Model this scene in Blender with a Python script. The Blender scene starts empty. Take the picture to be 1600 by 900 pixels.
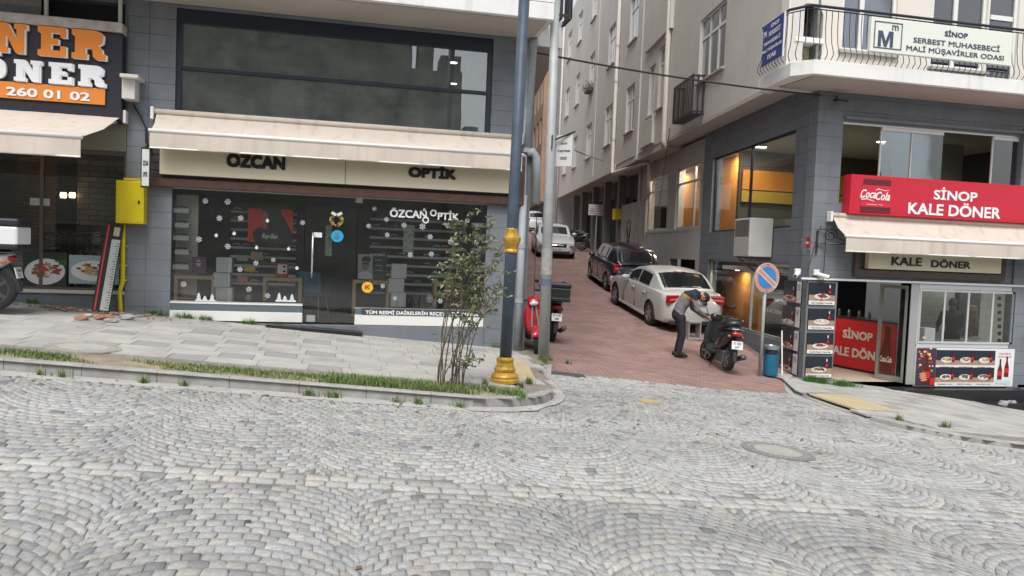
import bpy, math, random
import numpy as np
from mathutils import Vector, Matrix, Euler

random.seed(7); RNG = np.random.default_rng(7)
C = bpy.context.scene.collection
SC = bpy.context.scene
R = math.radians

# ------------------------------------------------------------------ camera, world, sun, exposure
CAMZ = 1.75
F_PX = 1200.0
_yaw, _pitch, _roll = R(12.1), R(-2.77), R(2.31)
_f = np.array([math.sin(_yaw)*math.cos(_pitch), math.cos(_yaw)*math.cos(_pitch), math.sin(_pitch)])
_r = np.array([math.cos(_yaw), -math.sin(_yaw), 0.0]); _u = np.cross(_r, _f)
_r2 = math.cos(_roll)*_r + math.sin(_roll)*_u
_u2 = math.cos(_roll)*_u - math.sin(_roll)*_r
cam = bpy.data.cameras.new("camera"); cam.sensor_width = 36; cam.lens = 36*F_PX/1600
cam.clip_start = 0.05; cam.clip_end = 600
camo = bpy.data.objects.new("camera", cam); C.objects.link(camo)
camo.matrix_world = Matrix(((_r2[0], _u2[0], -_f[0], 0), (_r2[1], _u2[1], -_f[1], 0), (_r2[2], _u2[2], -_f[2], CAMZ), (0, 0, 0, 1)))
SC.camera = camo

SUN_EL, SUN_AZ = 55, 200          # azimuth in degrees clockwise from +Y : behind and a little left of the camera
w = bpy.data.worlds.new("World"); SC.world = w; w.use_nodes = True
nt = w.node_tree; nt.nodes.clear()
sky = nt.nodes.new('ShaderNodeTexSky'); sky.sky_type = 'NISHITA'; sky.sun_disc = False
sky.sun_elevation = R(SUN_EL); sky.sun_rotation = R(SUN_AZ); sky.dust_density = 3.0; sky.air_density = 1.0
hs = nt.nodes.new('ShaderNodeHueSaturation'); hs.inputs['Saturation'].default_value = 0.33
bg = nt.nodes.new('ShaderNodeBackground'); bg.inputs['Strength'].default_value = 0.15
wo = nt.nodes.new('ShaderNodeOutputWorld')
nt.links.new(sky.outputs[0], hs.inputs['Color']); nt.links.new(hs.outputs[0], bg.inputs[0]); nt.links.new(bg.outputs[0], wo.inputs[0])
sun = bpy.data.lights.new("sun", 'SUN'); sun.energy = 1.3; sun.angle = R(24); sun.color = (1, .985, .955)
suno = bpy.data.objects.new("sun", sun); C.objects.link(suno)
_el, _az = R(SUN_EL), R(SUN_AZ)
_sd = Vector((math.sin(_az)*math.cos(_el), math.cos(_az)*math.cos(_el), math.sin(_el)))
suno.rotation_euler = _sd.to_track_quat('Z', 'Y').to_euler()
SC.view_settings.view_transform = 'Standard'; SC.view_settings.look = 'None'
SC.view_settings.exposure = 0.54; SC.view_settings.gamma = 1; SC.view_settings.use_curve_mapping = False
SC.render.engine = 'CYCLES'; SC.cycles.use_denoising = True
SC.cycles.max_bounces = 8; SC.cycles.transparent_max_bounces = 24; SC.cycles.diffuse_bounces = 4
SC.cycles.caustics_reflective = False; SC.cycles.caustics_refractive = False
SC.cycles.sample_clamp_indirect = 6

# ------------------------------------------------------------------ measuring helpers (a photo pixel -> a point at a known depth)
def ray(x, y): return _f + (x-800)/F_PX*_r2 - (y-450)/F_PX*_u2
def onY(x, y, Y):
    d = ray(x, y); p = d*(Y/d[1]); return float(p[0]), float(p[2]+CAMZ)
def pw(Y, a, z):
    if Y <= a[0][0]: return a[0][1]
    for (y0, v0), (y1, v1) in zip(a, a[1:]):
        if Y <= y1: return v0+(v1-v0)*(Y-y0)/(y1-y0)
    return a[-1][1]
RISE = [(12.4, 0), (14.5, .1), (18, .42), (25, 1.15), (32, 1.93), (54, 3.66), (100, 6.6)]
def G(X, Y):
    """street level: falls to the right along the main street, climbs up the alley"""
    t = min(1, max(0, (Y-13)/9)); wgt = t*t*(3-2*t)
    xe = X*(1-wgt)+6.4*wgt
    ex = max(0.0, xe-9.3); d9 = min(ex, 6.0)      # the street steepens past the corner
    return -.08*xe - .0075*d9*d9 - .09*(ex-d9) + pw(Y, RISE, 0)
def ongr(x, y, c=0.0):
    d = ray(x, y); lo, hi = 1.0, 90.0
    for _ in range(60):
        m = (lo+hi)/2; p = d*m
        if p[2]+CAMZ > G(p[0], p[1])+c: lo = m
        else: hi = m
    p = d*lo; return float(p[0]), float(p[1]), float(p[2]+CAMZ)
AH = R(7.7)                       # heading of the alley
SA, CA = math.sin(AH), math.cos(AH)

# ------------------------------------------------------------------ materials
MATS = {}
def M(name, col, rough=.6, metal=0., noise=None, bump=None, spec=.5, coat=0., emit=None, groove=None, trans=None, world=False, dirt=None, sheen=0):
    if name in MATS: return MATS[name]
    m = bpy.data.materials.new(name); m.use_nodes = True; t = m.node_tree; N = t.nodes; L = t.links
    b = N['Principled BSDF']; b.inputs['Roughness'].default_value = rough; b.inputs['Metallic'].default_value = metal
    b.inputs['Specular IOR Level'].default_value = spec; b.inputs['Coat Weight'].default_value = coat
    b.inputs['Base Color'].default_value = (*col, 1)
    geo = N.new('ShaderNodeNewGeometry'); tc = N.new('ShaderNodeTexCoord')
    co = geo.outputs['Position'] if world else tc.outputs['Object']
    cur = None; h = None
    if noise:                      # (scale, amount) broad tone variation
        n = N.new('ShaderNodeTexNoise'); n.inputs['Scale'].default_value = noise[0]; n.inputs['Detail'].default_value = 6; n.inputs['Roughness'].default_value = .62
        L.new(co, n.inputs['Vector'])
        mr = N.new('ShaderNodeMapRange'); mr.inputs[1].default_value = .3; mr.inputs[2].default_value = .7
        mr.inputs[3].default_value = 1-noise[1]; mr.inputs[4].default_value = 1+noise[1]*.6
        L.new(n.outputs['Fac'], mr.inputs[0])
        mx = N.new('ShaderNodeVectorMath'); mx.operation = 'SCALE'; mx.inputs[0].default_value = col; L.new(mr.outputs[0], mx.inputs['Scale'])
        cur = mx.outputs[0]
    if dirt:                       # (colour, amount) streaks running down
        mp = N.new('ShaderNodeMapping'); mp.inputs['Scale'].default_value = (5, 5, .45); L.new(co, mp.inputs[0])
        n = N.new('ShaderNodeTexNoise'); n.inputs['Scale'].default_value = 1.3; n.inputs['Detail'].default_value = 5; L.new(mp.outputs[0], n.inputs['Vector'])
        mr = N.new('ShaderNodeMapRange'); mr.inputs[1].default_value = .52; mr.inputs[2].default_value = .8; mr.inputs[3].default_value = 0; mr.inputs[4].default_value = dirt[1]
        L.new(n.outputs['Fac'], mr.inputs[0])
        mx = N.new('ShaderNodeMix'); mx.data_type = 'RGBA'; L.new(mr.outputs[0], mx.inputs[0])
        if cur: L.new(cur, mx.inputs[6])
        else: mx.inputs[6].default_value = (*col, 1)
        mx.inputs[7].default_value = (*dirt[0], 1); cur = mx.outputs[2]
    if groove:                     # (spacing, width): horizontal joints of the cladding
        sp = N.new('ShaderNodeSeparateXYZ'); L.new(geo.outputs['Position'], sp.inputs[0])
        d = N.new('ShaderNodeMath'); d.operation = 'DIVIDE'; L.new(sp.outputs[2], d.inputs[0]); d.inputs[1].default_value = groove[0]
        fr = N.new('ShaderNodeMath'); fr.operation = 'FRACT'; L.new(d.outputs[0], fr.inputs[0])
        lt = N.new('ShaderNodeMath'); lt.operation = 'LESS_THAN'; L.new(fr.outputs[0], lt.inputs[0]); lt.inputs[1].default_value = groove[1]/groove[0]
        ng = N.new('ShaderNodeTexNoise'); ng.inputs['Scale'].default_value = 1.7; ng.inputs['Detail'].default_value = 4; L.new(geo.outputs['Position'], ng.inputs['Vector'])
        gm_ = N.new('ShaderNodeMath'); gm_.operation = 'MULTIPLY'; L.new(lt.outputs[0], gm_.inputs[0]); gr_ = N.new('ShaderNodeMapRange'); gr_.inputs[1].default_value = .35; gr_.inputs[2].default_value = .62; gr_.inputs[3].default_value = .25; L.new(ng.outputs['Fac'], gr_.inputs[0]); L.new(gr_.outputs[0], gm_.inputs[1])
        mx = N.new('ShaderNodeMix'); mx.data_type = 'RGBA'; L.new(gm_.outputs[0], mx.inputs[0])
        if cur: L.new(cur, mx.inputs[6])
        else: mx.inputs[6].default_value = (*col, 1)
        mx.inputs[7].default_value = (col[0]*.35, col[1]*.35, col[2]*.35, 1); cur = mx.outputs[2]
        h = lt.outputs[0]
    if cur: L.new(cur, b.inputs['Base Color'])
    if bump:
        n = N.new('ShaderNodeTexNoise'); n.inputs['Scale'].default_value = bump[0]; n.inputs['Detail'].default_value = 5; L.new(co, n.inputs['Vector'])
        bp = N.new('ShaderNodeBump'); bp.inputs['Strength'].default_value = bump[1]; bp.inputs['Distance'].default_value = .01
        L.new(n.outputs['Fac'], bp.inputs['Height']); L.new(bp.outputs[0], b.inputs['Normal'])
    if emit: b.inputs['Emission Color'].default_value = (*emit[0], 1); b.inputs['Emission Strength'].default_value = emit[1]
    if trans: b.inputs['Alpha'].default_value = trans
    MATS[name] = m; return m

def glass(name, tint=(.8, .84, .83), rough=.0, refl=1.0, k=1.0, haze=.03):
    """thin window glass: see-through with a fresnel mirror reflection"""
    if name in MATS: return MATS[name]
    m = bpy.data.materials.new(name); m.use_nodes = True; t = m.node_tree; N = t.nodes; L = t.links; N.clear()
    o = N.new('ShaderNodeOutputMaterial'); tr = N.new('ShaderNodeBsdfTransparent'); tr.inputs[0].default_value = (*tint, 1)
    gl = N.new('ShaderNodeBsdfGlossy'); gl.inputs['Roughness'].default_value = rough; gl.inputs[0].default_value = (refl, refl, refl, 1)
    fr = N.new('ShaderNodeFresnel'); fr.inputs[0].default_value = 1.5
    ml = N.new('ShaderNodeMath'); ml.operation = 'MULTIPLY'; ml.use_clamp = True; L.new(fr.outputs[0], ml.inputs[0]); ml.inputs[1].default_value = k
    tc = N.new('ShaderNodeTexCoord'); no = N.new('ShaderNodeTexNoise'); no.inputs['Scale'].default_value = .9; L.new(tc.outputs['Object'], no.inputs['Vector'])
    bp = N.new('ShaderNodeBump'); bp.inputs['Strength'].default_value = .06; bp.inputs['Distance'].default_value = .02
    L.new(no.outputs['Fac'], bp.inputs['Height']); L.new(bp.outputs[0], gl.inputs['Normal'])
    df = N.new('ShaderNodeBsdfDiffuse'); df.inputs[0].default_value = (.62, .64, .60, 1)      # dust film, also a haze painted in to lift the dark glass
    n3 = N.new('ShaderNodeTexNoise'); n3.inputs['Scale'].default_value = 2.2; n3.inputs['Detail'].default_value = 6; L.new(tc.outputs['Object'], n3.inputs['Vector'])
    m3 = N.new('ShaderNodeMapRange'); m3.inputs[1].default_value = .3; m3.inputs[2].default_value = .75; m3.inputs[3].default_value = haze*.5; m3.inputs[4].default_value = haze*1.4; L.new(n3.outputs['Fac'], m3.inputs[0])
    hz = N.new('ShaderNodeMixShader'); L.new(m3.outputs[0], hz.inputs[0]); L.new(tr.outputs[0], hz.inputs[1]); L.new(df.outputs[0], hz.inputs[2])
    mx = N.new('ShaderNodeMixShader'); L.new(ml.outputs[0], mx.inputs[0]); L.new(hz.outputs[0], mx.inputs[1]); L.new(gl.outputs[0], mx.inputs[2])
    L.new(mx.outputs[0], o.inputs[0]); MATS[name] = m; return m

def bricks(name, c1, c2, mortar, w_, h_, msize=.012, rough=.85, plane='xz', bump=.6, off=.5, noise=.25, rot=0):
    if name in MATS: return MATS[name]
    m = bpy.data.materials.new(name); m.use_nodes = True; t = m.node_tree; N = t.nodes; L = t.links; b = N['Principled BSDF']
    b.inputs['Roughness'].default_value = rough
    geo = N.new('ShaderNodeNewGeometry'); sp = N.new('ShaderNodeSeparateXYZ'); L.new(geo.outputs['Position'], sp.inputs[0])
    cb = N.new('ShaderNodeCombineXYZ'); ax = {'x': 0, 'y': 1, 'z': 2}
    L.new(sp.outputs[ax[plane[0]]], cb.inputs[0]); L.new(sp.outputs[ax[plane[1]]], cb.inputs[1])
    mp = N.new('ShaderNodeMapping'); mp.inputs['Rotation'].default_value[2] = rot; L.new(cb.outputs[0], mp.inputs[0])
    n0 = N.new('ShaderNodeTexNoise'); n0.inputs['Scale'].default_value = 3; L.new(geo.outputs['Position'], n0.inputs['Vector'])
    mv = N.new('ShaderNodeVectorMath'); mv.operation = 'MULTIPLY_ADD'; L.new(n0.outputs['Color'], mv.inputs[0]); mv.inputs[1].default_value = (msize*1.5,)*3; L.new(mp.outputs[0], mv.inputs[2])
    br = N.new('ShaderNodeTexBrick'); br.offset = off; br.inputs['Scale'].default_value = 1; br.inputs['Brick Width'].default_value = w_; br.inputs['Row Height'].default_value = h_
    br.inputs['Mortar Size'].default_value = msize; br.inputs['Mortar Smooth'].default_value = .3; br.inputs['Bias'].default_value = 0
    br.inputs['Color1'].default_value = (*c1, 1); br.inputs['Color2'].default_value = (*c2, 1); br.inputs['Mortar'].default_value = (*mortar, 1)
    L.new(mv.outputs[0], br.inputs['Vector'])
    n = N.new('ShaderNodeTexNoise'); n.inputs['Scale'].default_value = 1.1; n.inputs['Detail'].default_value = 8; n.inputs['Roughness'].default_value = .7; L.new(geo.outputs['Position'], n.inputs['Vector'])
    mr = N.new('ShaderNodeMapRange'); mr.inputs[1].default_value = .3; mr.inputs[2].default_value = .7; mr.inputs[3].default_value = 1-noise; mr.inputs[4].default_value = 1+noise
    L.new(n.outputs['Fac'], mr.inputs[0])
    sc = N.new('ShaderNodeVectorMath'); sc.operation = 'SCALE'; L.new(br.outputs['Color'], sc.inputs[0]); L.new(mr.outputs[0], sc.inputs['Scale'])
    L.new(sc.outputs[0], b.inputs['Base Color'])
    bp = N.new('ShaderNodeBump'); bp.inputs['Strength'].default_value = bump; bp.inputs['Distance'].default_value = .01; bp.invert = True
    L.new(br.outputs['Fac'], bp.inputs['Height']); L.new(bp.outputs[0], b.inputs['Normal'])
    MATS[name] = m; return m

# ------------------------------------------------------------------ mesh builder
ORG = {}                           # name of a thing -> the world point its parts are measured from
def rootof(o):
    while o.parent: o = o.parent
    return o
def tag(o, label, cat, group=None, kind=None):
    o['label'] = label; o['category'] = cat
    if group: o['group'] = group
    if kind: o['kind'] = kind
    return o
def thing(name, label, cat, loc=(0, 0, 0), group=None, rz=0, local=False):
    """an Empty at a thing's base; parts are given in world coordinates unless local"""
    o = bpy.data.objects.new(name, None); C.objects.link(o); o.empty_display_size = .2
    o.location = loc; o.rotation_euler = (0, 0, rz)
    tag(o, label, cat, group)
    ORG[o.name] = (0, 0, 0) if local else tuple(loc)
    return o
class MB:
    def __init__(s): s.v = []; s.f = []; s.m = []
    def add(s, vs, fs, m=0):
        b = len(s.v); s.v += [tuple(map(float, v)) for v in vs]; s.f += [tuple(b+i for i in f) for f in fs]; s.m += [m]*len(fs); return s
    def box(s, x0, x1, y0, y1, z0, z1, m=0, T=None):
        vs = [(x, y, z) for x in (x0, x1) for y in (y0, y1) for z in (z0, z1)]
        if T is not None: vs = [tuple(T @ Vector(v)) for v in vs]
        return s.add(vs, [(0, 1, 3, 2), (4, 6, 7, 5), (0, 4, 5, 1), (2, 3, 7, 6), (0, 2, 6, 4), (1, 5, 7, 3)], m)
    def cb(s, c, d, rot=(0, 0, 0), m=0):
        T = Matrix.Translation(c) @ Euler(rot).to_matrix().to_4x4()
        return s.box(-d[0]/2, d[0]/2, -d[1]/2, d[1]/2, -d[2]/2, d[2]/2, m, T)
    def quad(s, a, b, c, d, m=0): return s.add([a, b, c, d], [(0, 1, 2, 3)], m)
    def prism(s, pts, y0, y1, m=0, T=None, ax='y'):
        """polygon (counter-clockwise seen from -Y) in XZ, extruded from y0 to y1"""
        n = len(pts); mk = {'y': lambda p, d: (p[0], d, p[1]), 'x': lambda p, d: (d, p[0], p[1]), 'z': lambda p, d: (p[0], p[1], d)}[ax]
        vs = [mk(p, y0) for p in pts]+[mk(p, y1) for p in pts]
        if T is not None: vs = [tuple(T @ Vector(v)) for v in vs]
        return s.add(vs, [tuple(range(n)), tuple(range(2*n-1, n-1, -1))]+[(i, i+n, (i+1) % n+n, (i+1) % n) for i in range(n)], m)
    def tube(s, pts, r, n=8, m=0, cap=True):
        pts = [Vector(p) for p in pts]; rs = r if isinstance(r, (list, tuple)) else [r]*len(pts)
        vs = []; up = None
        for i, p in enumerate(pts):
            d = (pts[min(i+1, len(pts)-1)]-pts[max(i-1, 0)])
            d = d.normalized() if d.length > 1e-9 else Vector((0, 0, 1))
            if up is None: up = Vector((0, 0, 1)) if abs(d.z) < .9 else Vector((1, 0, 0))
            a = d.cross(up)
            if a.length < 1e-5: a = d.cross(Vector((.3, .9, .1)))
            a.normalize(); b = a.cross(d).normalized(); up = b
            for k in range(n):
                t = 2*math.pi*k/n; vs.append(p+(a*math.cos(t)+b*math.sin(t))*rs[i])
        fs = [(i*n+k, i*n+(k+1) % n, (i+1)*n+(k+1) % n, (i+1)*n+k) for i in range(len(pts)-1) for k in range(n)]
        if cap: fs += [tuple(range(n-1, -1, -1)), tuple((len(pts)-1)*n+k for k in range(n))]
        return s.add(vs, fs, m)
    def lathe(s, prof, c=(0, 0, 0), n=24, m=0, T=None):
        vs = []
        for r_, z in prof:
            for k in range(n):
                t = 2*math.pi*k/n; v = Vector((r_*math.cos(t), r_*math.sin(t), z))
                if T is not None: v = T @ v
                vs.append((v[0]+c[0], v[1]+c[1], v[2]+c[2]))
        fs = [(i*n+k, i*n+(k+1) % n, (i+1)*n+(k+1) % n, (i+1)*n+k) for i in range(len(prof)-1) for k in range(n)]
        fs += [tuple(range(n-1, -1, -1)), tuple((len(prof)-1)*n+k for k in range(n))]
        return s.add(vs, fs, m)
    def ball(s, c, r, n=10, m=0):
        r = r if isinstance(r, (tuple, list)) else (r, r, r); vs = [(c[0], c[1], c[2]-r[2])]; h = n//2+1
        for i in range(1, h):
            a = math.pi*i/h-math.pi/2
            for k in range(n): vs.append((c[0]+r[0]*math.cos(a)*math.cos(2*math.pi*k/n), c[1]+r[1]*math.cos(a)*math.sin(2*math.pi*k/n), c[2]+r[2]*math.sin(a)))
        vs.append((c[0], c[1], c[2]+r[2])); e = len(vs)-1
        fs = [(0, 1+(k+1) % n, 1+k) for k in range(n)]+[(e, e-n+k, e-n+(k+1) % n) for k in range(n)]
        fs += [(1+i*n+k, 1+i*n+(k+1) % n, 1+(i+1)*n+(k+1) % n, 1+(i+1)*n+k) for i in range(h-2) for k in range(n)]
        return s.add(vs, fs, m)
    def build(s, name, mats, parent=None, smooth=False, bevel=0, origin=None, local=False, sub=0):
        me = bpy.data.meshes.new(name); mats = mats if isinstance(mats, (list, tuple)) else [mats]
        if parent is not None: off = ORG.get(rootof(parent).name, (0, 0, 0))
        elif origin is not None: off = origin
        elif local: off = (0, 0, 0)
        else:
            a = np.array(s.v); off = ((a[:, 0].min()+a[:, 0].max())/2, (a[:, 1].min()+a[:, 1].max())/2, a[:, 2].min())
        off = tuple(float(q) for q in off)
        me.from_pydata([(v[0]-off[0], v[1]-off[1], v[2]-off[2]) for v in s.v], [], s.f)
        for mt in mats: me.materials.append(mt)
        if len(mats) > 1: me.polygons.foreach_set('material_index', s.m)
        o = bpy.data.objects.new(name, me); C.objects.link(o)
        if parent is not None: o.parent = parent
        else: o.location = off
        if smooth: me.shade_smooth(); 
        if bevel:
            b = o.modifiers.new('bevel', 'BEVEL'); b.width = bevel; b.segments = 2; b.limit_method = 'ANGLE'
        if sub:
            q = o.modifiers.new('sub', 'SUBSURF'); q.levels = q.render_levels = sub
        me.update(); return o
def smooth_angle(o, deg=35):
    me = o.data; me.shade_smooth()
    try: me.set_sharp_from_angle(angle=R(deg))
    except Exception: pass
    return o

def holes(mb, u0, u1, v0, v1, hs_, a, b, ax='y', m=0):
    """a wall from u0..u1 by v0..v1 with rectangular openings; thickness a..b along ax ('y': u=X, 'x': u=Y)"""
    us = sorted({u0, u1, *[min(max(h[0], u0), u1) for h in hs_], *[min(max(h[1], u0), u1) for h in hs_]})
    for ua, ub in zip(us, us[1:]):
        if ub-ua < 1e-6: continue
        mid = (ua+ub)/2; vs = [v0]
        hh = sorted([(max(h[2], v0), min(h[3], v1)) for h in hs_ if h[0] <= mid <= h[1]])
        cur = v0
        for c, d in hh+[(v1, v1)]:
            if c > cur+1e-6:
                if ax == 'y': mb.box(ua, ub, a, b, cur, c, m)
                else: mb.box(a, b, ua, ub, cur, c, m)
            cur = max(cur, d)
    return mb

def text_mesh(s, bold=0.0, ext=.0, shear=0, space=1.0):
    cu = bpy.data.curves.new('t', 'FONT'); cu.body = s; cu.size = 1; cu.extrude = ext; cu.offset = bold; cu.shear = shear
    cu.space_character = space; cu.resolution_u = 3
    o = bpy.data.objects.new('t', cu); C.objects.link(o); dg = bpy.context.evaluated_depsgraph_get()
    me = bpy.data.meshes.new_from_object(o.evaluated_get(dg)); bpy.data.objects.remove(o); bpy.data.curves.remove(cu)
    vs = np.array([v.co[:] for v in me.vertices]).reshape(-1, 3); fs = [tuple(p.vertices) for p in me.polygons]; bpy.data.meshes.remove(me)
    return vs, fs
def text(mb, s, c, wd, ht, right=(1, 0, 0), up=(0, 0, 1), depth=.012, m=0, bold=.012, shear=0, space=1.0, sep=.003):
    """lettering fitted to a width and height, centred on c, standing `depth` proud of the surface"""
    vs, fs = text_mesh(s, 0, .5, shear, space)
    if not len(vs): return mb
    if bold > .004:                 # thicken the strokes with slightly shifted copies, each a hair deeper
        n0 = len(vs); k = bold*.8; out = []; of = []
        for i, (dx, dy) in enumerate(((0, 0), (k, k), (-k, k), (k, -k), (-k, -k))):
            v2 = vs.copy(); v2[:, 0] += dx; v2[:, 1] += dy; v2[:, 2] *= (1-.03*i); out.append(v2); of += [tuple(a+n0*i for a in f) for f in fs]
        vs = np.concatenate(out); fs = of
    lo, hi = vs.min(0), vs.max(0); vs = (vs-(lo+hi)/2)/np.maximum(hi-lo, 1e-6)
    r_ = np.array(right, float); r_ /= np.linalg.norm(r_); u_ = np.array(up, float); u_ /= np.linalg.norm(u_); n_ = np.cross(r_, u_)
    P = np.array(c)+vs[:, :1]*wd*r_+vs[:, 1:2]*ht*u_+(vs[:, 2:]+.5)*depth*n_+n_*sep
    return mb.add(P.tolist(), fs, m)

white = M('white_paint', (.78, .77, .74), .5)
black = M('black_plastic', (.02, .02, .022), .45)
chrome = M('chrome', (.75, .75, .77), .12, 1)
galv = M('galvanised_steel', (.40, .42, .41), .55, .15, noise=(6, .15))
# ------------------------------------------------------------------ ground
def sheet(name, x0, x1, y0, y1, step, zf, m, keep=None, kind='structure'):
    nx = int((x1-x0)/step)+1; ny = int((y1-y0)/step)+1; mb = MB()
    xs = np.linspace(x0, x1, nx); ys = np.linspace(y0, y1, ny)
    mb.v = [(float(x), float(y), zf(x, y)) for y in ys for x in xs]
    for j in range(ny-1):
        for i in range(nx-1):
            if keep is None or keep((xs[i]+xs[i+1])/2, (ys[j]+ys[j+1])/2): mb.f.append((j*nx+i, j*nx+i+1, (j+1)*nx+i+1, (j+1)*nx+i)); mb.m.append(0)
    o = mb.build(name, m, origin=(0, 0, 0)); o['kind'] = kind; return smooth_angle(o, 60)
soil = M('soil', (.2, .17, .13), .95, noise=(4, .3), bump=(30, .6), world=True)
sheet('ground', -60, 70, -60, 130, 1.0, lambda x, y: G(x, min(y, 13.2))-.35 if (y > 13.4 and (x < 3.2 or x > 9.2+.135*(y-14))) else G(x, y)-.12, soil)
joint = M('sandy_joint', (.26, .235, .20), .95, noise=(9, .3), bump=(60, .8), world=True)

# kerb line: straight along the street, rounding into the alley on both sides
def arcpts(cx, cy, r, a0, a1, n): return [(cx+r*math.cos(R(a0+(a1-a0)*i/n)), cy+r*math.sin(R(a0+(a1-a0)*i/n))) for i in range(n+1)]
KL = [(-14, 8.92), (-8, 8.92), (-3, 8.92), (1.5, 8.92)]+arcpts(1.28, 10.5, 1.58, -88, -6, 8)+[(3.0, 11.6), (3.45, 13.2)]
KR = [(8.6, 13.6), (7.95, 12.4), (7.85, 11.4)]+arcpts(9.5, 10.58, 1.65, 182, 262, 8)+[(10.5, 8.93), (14, 8.93), (22, 8.93), (34, 8.93)]
def inpoly(x, y, P):
    c = False; j = len(P)-1
    for i in range(len(P)):
        if (P[i][1] > y) != (P[j][1] > y) and x < (P[j][0]-P[i][0])*(y-P[i][1])/(P[j][1]-P[i][1])+P[i][0]: c = not c
        j = i
    return c
SWL = KL+[(3.62, 15), (-14, 15)]
SWR = KR+[(34, 15), (9.2, 15)]
HL, HR = .12, .08
def brick_front(x): return 12.32+.10*math.sin(x*1.7)+random.uniform(-.06, .06)
def instreet(x, y): return y < 12.9 and not inpoly(x, y, SWL) and not inpoly(x, y, SWR) and y < brick_front(x)

# cobbles far from the lens: one sheet with a procedural sett pattern
farsett = bricks('sett_paving', (.43, .42, .40), (.33, .335, .34), (.2, .185, .16), .125, .115, .012, plane='xy', noise=.15)
sheet('cobbled_street', -40, 60, -16, 13.4, .5, lambda x, y: G(x, y)-.035, farsett)
sheet('joint_bed', -11, 19, 1.0, 13.4, .25, lambda x, y: G(x, y)-.009+.003*math.sin(x*7+y*5)*math.sin(y*9), joint)

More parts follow.
